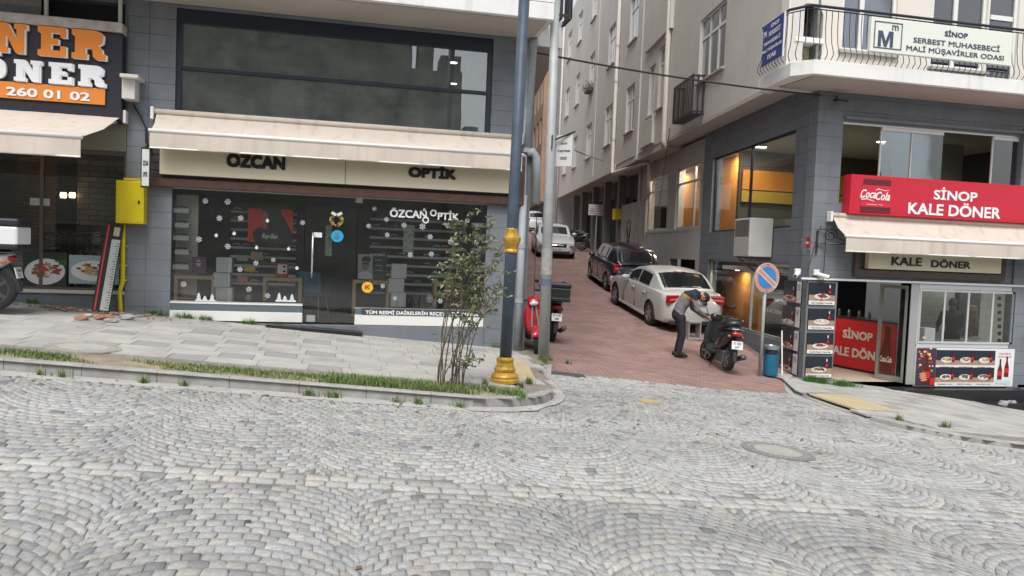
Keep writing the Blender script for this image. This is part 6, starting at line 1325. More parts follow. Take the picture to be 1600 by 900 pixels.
# no parking sign
NX, NY, NZ = ongr(1187, 586, .02); dt = onY(1196.5, 434, NY)
NP = thing('no_parking_sign', 'round blue no parking sign with a faded red rim on a grey post', 'road sign', (NX, NY, NZ))
ddx = (dt[0]-NX); MB().tube([(NX, NY, NZ-.02), (NX+ddx*1.05, NY, dt[1]+.25)], .035, 10).build('post', galv, NP, smooth=True)
Tn = Matrix.Translation((dt[0], NY-.04, dt[1])) @ Matrix.Rotation(R(8), 4, 'Z') @ Matrix.Rotation(R(90), 4, 'X')
sr = M('faded_red_rim', (.58, .27, .20), .5, noise=(6, .1)); mb = MB(); mb.lathe([(.30, -.006), (.30, .006)], n=40, T=Tn); mb.build('disc', galv, NP)
mb = MB(); mb.lathe([(.295, .0065), (.295, .009)], n=40, T=Tn); mb.build('white_edge', M('sign_grey_white', (.6, .6, .58), .5), NP)
mb = MB(); mb.lathe([(.287, .0095), (.287, .011)], n=40, T=Tn); mb.build('rim', sr, NP)
mb = MB(); mb.lathe([(.222, .0115), (.222, .013)], n=40, T=Tn); mb.build('field', M('sign_mid_blue', (.05, .22, .52), .45, noise=(8, .12)), NP)
mb = MB(); mb.box(-.285, .285, -.055, .055, .0132, .0142, 1, Tn @ Matrix.Rotation(R(-37), 4, 'Z')).box(-.26, .26, -.037, .037, .0145, .0155, 0, Tn @ Matrix.Rotation(R(-37), 4, 'Z')); mb.build('slash', [sr, M('sign_grey_white', (.6, .6, .58))], NP)
mb = MB()
for y in (-.265, .265): mb.lathe([(.014, .0115), (.014, .016)], n=8, T=Tn @ Matrix.Translation((0, y, 0)))
mb.build('bolt', black, NP)
# blue bin
BX, BY_, BZ = ongr(1203, 586, .03); mt = M('metallic_blue', (.03, .19, .33), .3, .4, noise=(6, .2))
BN = thing('litter_bin', 'metallic blue cylindrical ashtray bin behind the no parking post', 'bin', (BX, BY_, BZ))
MB().lathe([(.14, 0), (.145, .03), (.145, .43)], (BX, BY_, BZ+.0), 24).build('body', mt, BN, smooth=False); MB().lathe([(.125, .43), (.125, .53)], (BX, BY_, BZ), 20).build('opening', black, BN); MB().lathe([(.145, .53), (.15, .56), (.15, .60), (.11, .61), (.1, .595)], (BX, BY_, BZ), 24).build('rim', M('bin_rim', (.3, .42, .48), .3, .6), BN)
a = ongr(1222, 590, .03); st_ = MB().tube([(a[0], a[1], a[2]), (a[0]+.12, a[1]+.3, a[2]+.92)], .014, 8); tag(st_.build('broom_stick', white), 'thin white stick leaning on the column behind the blue bin', 'stick')
pn = MB().lathe([(.16, 0), (.15, .06), (.02, .07)], (a[0]+.05, a[1], a[2]), 12); tag(pn.build('dustpan', M('pan_grey', (.4, .4, .4), .5)), 'small grey pan lying between the bin and the menu boards', 'pan')
# manholes and patches
def manhole(name, label, px, py, r, c, m1, m2, cat='manhole'):
    X, Y, Z = ongr(px, py, c); sl = -math.atan(.08); T_ = Matrix.Translation((X, Y, Z)) @ Matrix.Rotation(math.atan(.08), 4, 'Y')
    o = thing(name, label, cat, (X, Y, Z)); mb = MB(); mb.lathe([(r, -.02), (r, .006), (r*.99, .007)], n=40, T=T_); mb.build('ring', m1, o)
    mb = MB(); 
    for k in range(4): 
        ra = r*(.92-k*.09); mb.lathe([(ra, .0075+k*.0004), (ra, .0085+k*.0004)], n=40, T=T_, m=k % 2)
    mb.lathe([(r*.55, .0098), (r*.55, .011)], n=32, T=T_, m=1)
    for k in range(36): a = k*math.pi/18; mb.box(-.012, .012, r*.78-.02, r*.78+.02, .0093, .0105, 0, T_ @ Matrix.Rotation(a, 4, 'Z'))
    mb.build('cover', [m1, m2], o); return o
irn = M('cast_iron_grey', (.24, .235, .225), .6, noise=(20, .3)); pale = M('dusty_cover', (.40, .38, .34), .85, noise=(10, .2))
manhole('street_manhole', 'round cast iron manhole cover in the cobbled street', 1215, 705, .40, .006, irn, pale)
manhole('pavement_manhole', 'pale round cover sunk in the left pavement below the gauge board', 130, 543, .42, HL+.004, M('old_concrete', (.36, .33, .28), .9, noise=(9, .3)), slabm)
manhole('small_cover', 'small yellowish cover in the cobbles in front of the alley', 1014, 627, .17, .008, M('yellowish_concrete', (.45, .36, .22), .9), M('yellowish_concrete', (.45, .36, .22)))
X, Y, Z = ongr(884, 585, .0); patch('gutter_grate', [(X-.35, Y-.14), (X+.3, Y-.2), (X+.34, Y+.12), (X-.3, Y+.2)], 0, bricks('drain_bars', (.16, .16, .16), (.14, .14, .14), (.03, .03, .03), .04, .4, .012, plane='xy', off=0), .01)
# ================================================================== bare shrub on the verge
SX, SY, SZ = ongr(702, 603, HL); bark = M('shrub_bark', (.13, .095, .065), .85, noise=(20, .3)); lv = [M('shrub_leaf', (.16, .20, .09), .6), M('shrub_leaf_pale', (.28, .31, .18), .65), M('shrub_leaf_dark', (.08, .11, .05), .6), M('shrub_leaf_brown', (.26, .19, .11), .75)]
SH = thing('street_shrub', 'leggy many-stemmed shrub with thin leaves growing out of the verge', 'shrub', (SX, SY, SZ))
rs = random.Random(5); mb = MB(); tips = []
def to_world(px, py, Y): x, z = onY(px, py, Y); return Vector((x, Y, z))
ends = [((645, 410), 640), ((668, 390), 670), ((700, 330), 690), ((690, 420), 700), ((722, 360), 705), ((745, 350), 715), ((752, 405), 720), ((770, 420), 725), ((772, 375), 738), ((725, 440), 712), ((700, 450), 705), ((655, 440), 668), ((735, 560), 690), ((733, 380), 700), ((715, 480), 700), ((760, 470), 712)]
for (ex, ey), mx in ends:
    e = to_world(ex*.78+187 if ey < 500 else ex, ey, SY+rs.uniform(-.35, .35)); b0_ = Vector((SX+rs.uniform(-.17, .19), SY+rs.uniform(-.12, .12), SZ-.02)); L_ = (e-b0_).length
    P = []
    for i in range(9):
        t = i/8; p = b0_.lerp(e, t**1.15); bow = math.sin(t*math.pi)*L_*.03
        p = Vector((b0_.x+(e.x-b0_.x)*t**1.5, b0_.y+(e.y-b0_.y)*t, b0_.z+(e.z-b0_.z)*t**.92)); p += Vector((rs.gauss(0, .012), rs.gauss(0, .012), 0))*(i > 0); P.append(p)
    mb.tube(P, [.0095*(1-.6*i/8) for i in range(9)], 5)
    for k in range(9):
        t = rs.uniform(.62, 1); i = min(7, int(t*8)); p = P[i].lerp(P[i+1], t*8-i); d = Vector((rs.gauss(0, 1), rs.gauss(0, 1), rs.uniform(-.1, 1.2))).normalized()*rs.uniform(.08, .26); q_ = p+d
        mb.tube([p, p+d*.5+Vector((0, 0, .01)), q_], [.005, .004, .0025], 4, cap=False); tips.append((p, q_))
    tips.append((P[-2], P[-1]))
mb.build('stem', bark, SH)
lm = MB()
for a, b_ in tips:
    for k in range(rs.randint(6, 13)):
        c = a.lerp(b_, rs.uniform(.25, 1.1)); d = Vector((rs.gauss(0, 1), rs.gauss(0, 1), rs.gauss(.05, .6))).normalized(); s_ = rs.uniform(.045, .09); wd_ = d.cross(Vector((rs.gauss(0, 1), rs.gauss(0, 1), rs.gauss(0, 1)))).normalized()*s_*.2
        m_ = rs.choice((0, 0, 0, 1, 1, 2, 2, 3)); mid = c+d*s_*.5+Vector((0, 0, s_*.06))
        lm.add([c, mid-wd_, c+d*s_-Vector((0, 0, s_*.1)), mid+wd_], [(0, 1, 2), (0, 2, 3)], m_)
for _ in range(110):                       # a low tuft of leaves round the stems
    c = Vector((SX+rs.gauss(.08, .16), SY+rs.gauss(0, .1), SZ+rs.uniform(.25, .75))); d = Vector((rs.gauss(0, 1), rs.gauss(0, 1), rs.gauss(.1, .6))).normalized(); s_ = rs.uniform(.035, .06); wd_ = d.cross(Vector((rs.gauss(0, 1), rs.gauss(0, 1), 1))).normalized()*s_*.2
    lm.add([c, c+d*s_*.5-wd_, c+d*s_, c+d*s_*.5+wd_], [(0, 1, 2), (0, 2, 3)], rs.choice((0, 2, 2)))
lm.build('foliage', lv, SH)
# upper window plants
o = thing('window_box', 'small planter with green leaves on a flats window sill', 'planter', alp(-.1, 23.6, 10.1, OU)); c = alp(-.15, 23.7, 10.0, OU); mb = MB()
for _ in range(160):
    p = Vector(c)+Vector((rs.gauss(0, .1), rs.gauss(0, .35), abs(rs.gauss(.1, .14)))); d = Vector((rs.gauss(0, 1), rs.gauss(0, 1), .8)).normalized()*.12; w2 = Vector((rs.gauss(0, 1), rs.gauss(0, 1), 0)).normalized()*.03; mb.add([p, p+d*.5-w2, p+d, p+d*.5+w2], [(0, 1, 2, 3)], 0)
mb.build('leaves', lv[2], o); MB().box(-.14, .14, -.5, .5, -.12, .03, T=Matrix.Translation(c) @ Matrix.Rotation(-AH, 4, 'Z')).build('box', brown, o)
# things on the far pavement of the alley
WS = thing('alley_notice', 'white notice board with dark writing on a thin post up the alley', 'sign', alp(-.75, 21.5, 0, OB)); c = ongr(929, 396, .05)
dd3 = (c[0], c[1]); zt = 1.75+(onY(930, 328, c[1])[1]-1.75)
MB().tube([(c[0], c[1], c[2]), (c[0]+.04, c[1], onY(931, 325, c[1])[1])], .035, 8).build('post', galv, WS); xa, z1 = onY(920, 319, c[1]-.06); xb, z0 = onY(943, 337, c[1]-.06)
MB().box(xa, xb, c[1]-.07, c[1]-.045, z0, z1).build('board', M('notice_white', (.62, .6, .58), .5), WS)
for k, s in enumerate(('A. LÜTFİ', 'ÖZEL OTOPARK', 'BURAYA PARK', 'ETMEYİNİZ')): text(MB(), s, ((xa+xb)/2, c[1]-.0705, z1-(z1-z0)*(.18+.22*k)), (xb-xa)*(.5, .8, .8, .85)[k], (z1-z0)*.12, depth=.004).build('lettering', M('notice_red', (.35, .05, .04), .5) if k % 2 else ink, WS)
yb = alp(-.1, 18.6, 3.55, OB); tag(MB().cb(yb, (.3, .5, .48), (0, 0, -AH)).build('yellow_box', yel, bevel=.01), 'small yellow box high on the column up the alley', 'gas box')
pb = M('worn_panels', (.34, .33, .30), .85, noise=(2, .25), dirt=((.7, .7, .66), .7)); wp_ = MB(); wp_.box(-.06, .0, 13.6, 17.8, 1.4, 3.9).box(-.065, -.06, 15.6, 15.64, 1.4, 3.9); o = wp_.build('hoarding', pb, None, local=True); o.location = OB; o.rotation_euler = (0, 0, -AH); tag(o, 'worn grey hoarding panels with torn posters behind the dark hatchback', 'hoarding')
# ================================================================== vehicles
tyrem = M('tyre_rubber', (.022, .022, .023), .85); rimm = M('alloy_rim', (.42, .43, .44), .3, .8); rimd = M('dark_rim', (.09, .09, .10), .4, .5)
cglass = M('car_window', (.012, .014, .016), .04, spec=.9, coat=.5); lampred = M('tail_lamp_red', (.42, .012, .018), .15, coat=.6); lampw = M('lamp_lens', (.62, .64, .66), .08, coat=.8)
plm = M('number_plate', (.74, .75, .74), .5); trimm = M('dark_trim', (.025, .026, .028), .6)
def wheel(par, c, r, w_, axis='y', rim=rimm, spokes=5, name='wheel', rot=0.0, car_=True):
    """tyre with a rim and spokes; axle along local y"""
    T_ = Matrix.Translation(c) @ Matrix.Rotation(rot, 4, 'Z') @ Matrix.Rotation(R(90), 4, 'X')
    rr = r*.64 if car_ else r*.70
    P = [(rr, -w_/2), (r*.93, -w_/2), (r*.99, -w_*.36), (r, 0), (r*.99, w_*.36), (r*.93, w_/2), (rr, w_/2)]; n = 28; mb = MB(); vs = []
    for a, z in P:
        for k in range(n): t = 2*math.pi*k/n; vs.append(tuple(T_ @ Vector((a*math.cos(t), a*math.sin(t), z))))
    m = len(P); fs = [(i*n+k, i*n+(k+1) % n, ((i+1) % m)*n+(k+1) % n, ((i+1) % m)*n+k) for i in range(m) for k in range(n)]
    mb.add(vs, fs); ty = mb.build(name, tyrem, par, local=True); smooth_angle(ty, 50)
    mb = MB(); mb.lathe([(rr*1.02, -w_*.42), (rr*1.02, w_*.42)], n=n, T=T_); 
    rm = mb.build('rim_dark', rimd if car_ else black, ty, local=True)
    mb = MB()
    for s in (-1, 1):
        for k in range(spokes):
            a = 2*math.pi*k/spokes; mb.box(rr*.15, rr*.97, -rr*.13, rr*.13, s*w_*.43, s*w_*.47, T=T_ @ Matrix.Rotation(a, 4, 'Z'))
        ring = [(rr*.92, s*w_*.425), (rr*1.02, s*w_*.425), (rr*1.02, s*w_*.475), (rr*.92, s*w_*.475)]; vs = []
        for a, z in ring:
            for k in range(n): t = 2*math.pi*k/n; vs.append(tuple(T_ @ Vector((a*math.cos(t), a*math.sin(t), z))))
        mb.add(vs, [(i*n+k, i*n+(k+1) % n, ((i+1) % 4)*n+(k+1) % n, ((i+1) % 4)*n+k) for i in range(4) for k in range(n)])
        mb.lathe([(rr*.2, s*w_*.42), (rr*.2, s*w_*.48)], n=14, T=T_)
    mb.build('rim', rim, ty, local=True); return ty
def sm(xs, tab, col, k=2):
    a = np.array(tab); y = np.interp(xs, a[::-1, 0], a[::-1, col]) if a[0, 0] > a[-1, 0] else np.interp(xs, a[:, 0], a[:, col])
    for _ in range(k): y[1:-1] = (y[:-2]+2*y[1:-1]+y[2:])/4
    return y
def car(label, cat, loc, rz, sp, paint, plate=None, rear=True, pitch=0.0):
    L_, W_, H = sp['L'], sp['W'], sp['H']; o = thing(sp.get('name', 'parked_car'), label, cat, loc, 'cars parked in the alley', rz, True); o.rotation_euler = (0, pitch, rz)
    tab = [(x*L_, hw*W_/2, zb, zs, zd) for x, hw, zb, zs, zd in sp['body']]
    xs = np.linspace(L_/2, -L_/2, 61); xs = np.sign(xs)*np.abs(xs/(L_/2))**.8*(L_/2); xo = xs[::-1]
    f = lambda c, k=2: sm(xo, tab, c, k)[::-1]
    hw, zb, zs, zd = f(1), f(2), f(3), f(4); mb = MB(); n = 0; ring = []
    for x, h, b_, s_, d_ in zip(xs, hw, zb, zs, zd):
        half = [(0, b_), (h*.86, b_), (h*.96, b_+.05), (h*.99, b_+(s_-b_)*.3), (h, b_+(s_-b_)*.62), (h*.985, b_+(s_-b_)*.9), (h*.955, s_+(d_-s_)*.25), (h*.86, s_+(d_-s_)*.7), (h*.55, d_), (0, d_+.015)]
        ring = half+[(-y, z) for y, z in half[-2:0:-1]]; n = len(ring); mb.v += [(float(x), float(y), float(z)) for y, z in ring]
    N_ = len(xs)
    mb.f = [(i*n+k, i*n+(k+1) % n, (i+1)*n+(k+1) % n, (i+1)*n+k) for i in range(N_-1) for k in range(n)]+[tuple(range(n-1, -1, -1)), tuple((N_-1)*n+k for k in range(n))]
    mb.m = [0]*len(mb.f); r = sp['r']; wx = sp['wx']
    body = mb.build('body', [paint, trimm], o, local=True); body.data.validate()
    cut = MB()
    for x in wx:
        for s in (-1, 1): cut.lathe([(r*1.13, -.2), (r*1.13, .2)], (0, 0, 0), 28, 0, Matrix.Translation((x, s*(W_/2-.02), r)) @ Matrix.Rotation(R(90), 4, 'X'))
    co_ = cut.build('cut', trimm, None, local=True); co_.parent = o; bpy.context.view_layer.update()
    bm_ = body.modifiers.new('b', 'BOOLEAN'); bm_.object = co_; bm_.operation = 'DIFFERENCE'; bm_.solver = 'EXACT'
    dg = bpy.context.evaluated_depsgraph_get(); me = bpy.data.meshes.new_from_object(body.evaluated_get(dg)); body.modifiers.clear(); body.data = me; bpy.data.objects.remove(co_)
    smooth_angle(body, 38)
    # greenhouse
    rt = np.array(sp['roof']); rx = rt[:, 0]*L_; x0c, x1c = rx.max(), rx.min()
    def roofz(x): return float(np.interp(x, rx[::-1], rt[::-1, 1]))
    xg = np.linspace(x0c, x1c, 49); rz_ = np.array([roofz(x) for x in xg])
    for _ in range(3): rz_[1:-1] = (rz_[:-2]+2*rz_[1:-1]+rz_[2:])/4
    rfz = lambda x: float(np.interp(x, xg[::-1], rz_[::-1]))
    bz = lambda x: float(np.interp(x, xs[::-1], zs[::-1]))-.01
    bw = lambda x: float(np.interp(x, xs[::-1], hw[::-1]))*.945
    tum = sp.get('tum', .36)
    def S(x, v):
        z0 = bz(x); h = max(.02, rfz(x)-z0); ye = bw(x)-h*.88*tum
        nar = 1-.10*max(0, (abs(x-(x0c+x1c)/2)/((x0c-x1c)/2)))**3
        if v <= .5: hh = h*.88*v/.5; return Vector((x, (bw(x)-hh*tum)*nar, z0+hh))
        u = (v-.5)/.5; return Vector((x, ye*nar*(1-u)**.85 if u < 1 else 0, z0+h*(.88+.12*math.sin(u*math.pi/2))))
    vv = [0, .12, .25, .38, .47, .5, .53, .58, .66, .8, 1]; mb = MB()
    for x in xg:
        hf = [S(x, v) for v in vv]; mb.v += [tuple(p) for p in hf]+[(p.x, -p.y, p.z) for p in hf[-2::-1]]
    n = 2*len(vv)-1; mb.f = [(i*n+k, i*n+k+1, (i+1)*n+k+1, (i+1)*n+k) for i in range(len(xg)-1) for k in range(n-1)]; mb.m = [0]*len(mb.f)
    cab = mb.build('cabin', paint, o, local=True); smooth_angle(cab, 50)
    def patch_(name, xa, xb, va, vb, side, mt=cglass, eps=.008, nx=16, nv=10, par=cab):
        mb = MB()
        for i in range(nx+1):
            for j in range(nv+1):
                x = xa+(xb-xa)*i/nx; v = va+(vb-va)*j/nv
                if side == 0: vq = v if v <= 1 else 2-v; p = S(x, vq); p = Vector((p.x, p.y if v <= 1 else -p.y, p.z+eps))+Vector(((eps if xa > 0 else -eps)*.8, 0, 0))
                else: p = S(x, v); p = Vector((p.x, side*(p.y+eps), p.z))
                mb.v.append(tuple(p))
        mb.f = [(i*(nv+1)+j, i*(nv+1)+j+1, (i+1)*(nv+1)+j+1, (i+1)*(nv+1)+j) for i in range(nx) for j in range(nv)]; mb.m = [0]*len(mb.f)
        q_ = mb.build(name, mt, par, local=True, smooth=True); so = q_.modifiers.new('s', 'SOLIDIFY'); so.thickness = .004; so.offset = 0; return q_
    fw, rw = sp['ws'], sp['rg']
    patch_('windscreen', fw[0]*L_, fw[1]*L_, .60, 1.40, 0); patch_('rear_window', rw[0]*L_, rw[1]*L_, .565, 1.435, 0)
    for s in (-1, 1):
        for a, b_ in sp['sw']: patch_('side_window', a*L_, b_*L_, .08, .44, s)
    hwm = W_/2
    for s in (-1, 1):
        for x in sp['doors']: MB().box(x*L_-.004, x*L_+.004, s*hwm*.93, s*(hwm+.0015), .30, sp.get('dz', .86)).build('door_gap', trimm, body, local=True)
        for x in sp['handles']: MB().box(x*L_-.09, x*L_+.09, s*(hwm-.01), s*(hwm+.025), sp.get('hz', .80), sp.get('hz', .80)+.025).build('door_handle', paint, body, local=True, bevel=.006)
        mx = fw[0]*L_-.42; MB().ball((mx, s*(hwm+.08), sp.get('mz', 1.0)), (.06, .12, .075), 12).build('wing_mirror', paint, o, local=True, smooth=True)
        MB().box(-L_*.22, L_*.22, s*(hwm-.03), s*(hwm+.004), .2, .27).build('sill_trim', sp.get('sillm', paint), body, local=True, bevel=.005)
        for x in wx: wheel(o, (x, s*(hwm-.11), r), r, .2, rim=sp.get('rimm', rimm))
        # lamps
        hl = sp['hl']; T_ = Matrix.Translation((hl[0]*L_, s*hl[1], hl[2])) @ Matrix.Rotation(s*R(-hl[6]), 4, 'Z') @ Matrix.Rotation(R(-6), 4, 'Y')
        MB().box(-hl[3]/2, hl[3]/2, -hl[4]/2, hl[4]/2, -hl[5]/2, hl[5]/2, T=T_).build('headlight', lampw, o, local=True, bevel=.03)
        tl_ = sp['tl']; T_ = Matrix.Translation((tl_[0]*L_, s*tl_[1], tl_[2])) @ Matrix.Rotation(s*R(tl_[6]), 4, 'Z')
        tob = MB().box(-tl_[3]/2, tl_[3]/2, -tl_[4]/2, tl_[4]/2, -tl_[5]/2, tl_[5]/2, T=T_).build('tail_light', lampred, o, local=True, bevel=.025)
        MB().box(-tl_[3]/2-.004, tl_[3]/2, -tl_[4]*.4, tl_[4]*.4, -.018, .018, T=T_).build('lamp_stripe', M('lamp_pale_stripe', (.6, .35, .33), .2), tob, local=True, bevel=.004)
    zp = sp.get('pz', .55)
    x = -L_/2-.004
    pb_ = MB().box(x-.012, x+.02, -.26, .26, sp['prz']-.055, sp['prz']+.055).build('number_plate', plm, o, local=True, bevel=.004)
    text(MB(), plate or '57 AB 320', (x-.0125, 0, sp['prz']), .44, .075, right=(0, -1, 0), depth=.003, sep=.0, bold=.015).build('plate_text', ink, pb_, local=True)
    x = L_/2+.004; pf = MB().box(x-.02, x+.012, -.26, .26, sp['pfz']-.055, sp['pfz']+.055).build('number_plate', plm, o, local=True, bevel=.004)
    text(MB(), plate or '57 AB 320', (x+.0125, 0, sp['pfz']), .44, .075, right=(0, 1, 0), depth=.003, sep=.0, bold=.015).build('plate_text', ink, pf, local=True)
    MB().box(L_/2-.09, L_/2+.010, -.44, .44, sp['pfz']+.075, sp['pfz']+.25).build('grille', trimm, o, local=True, bevel=.02)
    MB().box(L_/2-.1, L_/2+.003, -.58, .58, .24, .34).build('lower_intake', trimm, o, local=True, bevel=.02)
    MB().tube([(L_/2+.006, -.3, sp['pfz']+.18), (L_/2+.012, 0, sp['pfz']+.182), (L_/2+.006, .3, sp['pfz']+.18)], .012, 6).build('grille_bar', chrome, o, local=True)
    MB().box(-L_/2-.002, -L_/2+.1, -.66, .66, .22, .30).build('rear_valance', trimm, o, local=True, bevel=.015)
    MB().box(rw[1]*L_-.0, rw[1]*L_+.04, -.16, .16, rfz(rw[1]*L_+.0)+.0, rfz(rw[1]*L_)+.02).build('brake_lamp', lampred, cab, local=True)
    return o
sedan = dict(L=4.58, W=1.77, H=1.45, r=.325, wx=(1.42, -1.34),
    body=[(.5, .60, .32, .52, .56), (.493, .78, .26, .60, .66), (.475, .87, .22, .66, .73), (.44, .94, .2, .72, .79), (.38, .985, .19, .78, .85), (.28, 1, .19, .85, .92), (.16, 1, .19, .90, .98), (0, 1, .19, .92, .95), (-.2, 1, .19, .94, .98), (-.33, .995, .19, .95, 1.02), (-.42, .965, .21, .93, 1.03), (-.465, .92, .24, .88, 1.01), (-.485, .86, .27, .74, .90), (-.495, .80, .30, .66, .74), (-.5, .70, .33, .58, .62)],
    roof=[(.20, .95), (.07, 1.33), (.02, 1.415), (-.08, 1.45), (-.2, 1.425), (-.26, 1.36), (-.385, 1.02)],
    ws=(.175, .065), rg=(-.365, -.235), sw=[(.12, -.045), (-.06, -.225)], doors=(.15, -.055, -.24), handles=(-.02, -.2),
    hl=(.489, .60, .64, .12, .34, .15, 26), tl=(-.476, .60, .86, .13, .37, .20, 24), prz=.80, pfz=.42)
hatch = dict(L=4.2, W=1.75, H=1.54, r=.31, wx=(1.30, -1.28),
    body=[(.5, .62, .30, .52, .56), (.492, .80, .25, .60, .66), (.47, .89, .21, .68, .76), (.43, .95, .2, .76, .84), (.36, 1, .19, .85, .93), (.26, 1, .19, .92, 1.0), (0, 1, .19, .95, .99), (-.3, 1, .19, .97, 1.0), (-.42, .975, .2, .96, 1.0), (-.47, .93, .23, .92, .97), (-.49, .88, .27, .80, .88), (-.5, .76, .32, .56, .60)],
    roof=[(.27, .97), (.12, 1.41), (.07, 1.50), (-.05, 1.54), (-.28, 1.52), (-.38, 1.45), (-.485, .98)],
    ws=(.24, .115), rg=(-.465, -.395), sw=[(.19, .0), (-.015, -.19), (-.205, -.33)], doors=(.2, -.01, -.2), handles=(.03, -.17),
    hl=(.486, .62, .68, .2, .34, .17, 35), tl=(-.474, .70, .84, .12, .2, .28, 20), prz=.66, pfz=.42)
pw_ = M('pearl_white_paint', (.54, .535, .515), .28, coat=.7); pn_ = M('midnight_paint', (.012, .016, .03), .22, coat=.9, spec=.6); ps_ = M('silver_white_paint', (.60, .61, .61), .28, coat=.7)
ALH = math.pi/2-AH                # forward along +alley for a car whose nose points up the alley
def gpitch(X, Y, hd, hf=1.3):
    dx, dy = math.cos(hd)*hf, math.sin(hd)*hf; return -math.atan2(G(X+dx, Y+dy)-G(X-dx, Y-dy), 2*hf)
def place(label, cat, X, Y, hd, sp, paint, plate, **k):
    z = (G(X+math.cos(hd)*1.3, Y+math.sin(hd)*1.3)+G(X-math.cos(hd)*1.3, Y-math.sin(hd)*1.3))/2
    o = car(label, cat, (X, Y, z+.003), hd, sp, paint, plate, pitch=0)
    p = gpitch(X, Y, hd); o.rotation_mode = 'XYZ'
    o.rotation_euler = (Matrix.Rotation(hd, 3, 'Z') @ Matrix.Rotation(p, 3, 'Y')).to_euler(); return o
CARS = [('white sedan with tinted glass parked beside the bending man, seen from behind', 8.6, 20.2, ALH+R(7), sedan, pw_, '57 AC 204'),
        ('dark blue hatchback parked in front of the white sedan', 9.35, 25.5, ALH+R(2), hatch, pn_, '57 AK 017')]
for lb, X, Y, hd, sp, pt, plt in CARS: place(lb, 'car', X, Y, hd, sp, pt, plt)
sedan2 = dict(sedan); sedan2['sillm'] = trimm; sedan2['L'] = 4.5
place('white saloon facing the camera in the middle of the alley', 'car', 9.35, 35.0, ALH+math.pi-R(2), sedan2, ps_, '57 FA 920')
hatch2 = dict(hatch); hatch2['L'] = 4.0
place('small white hatchback farthest up the alley, seen from behind', 'car', 13.7, 56.5, ALH, hatch2, ps_, '57 AR 333')

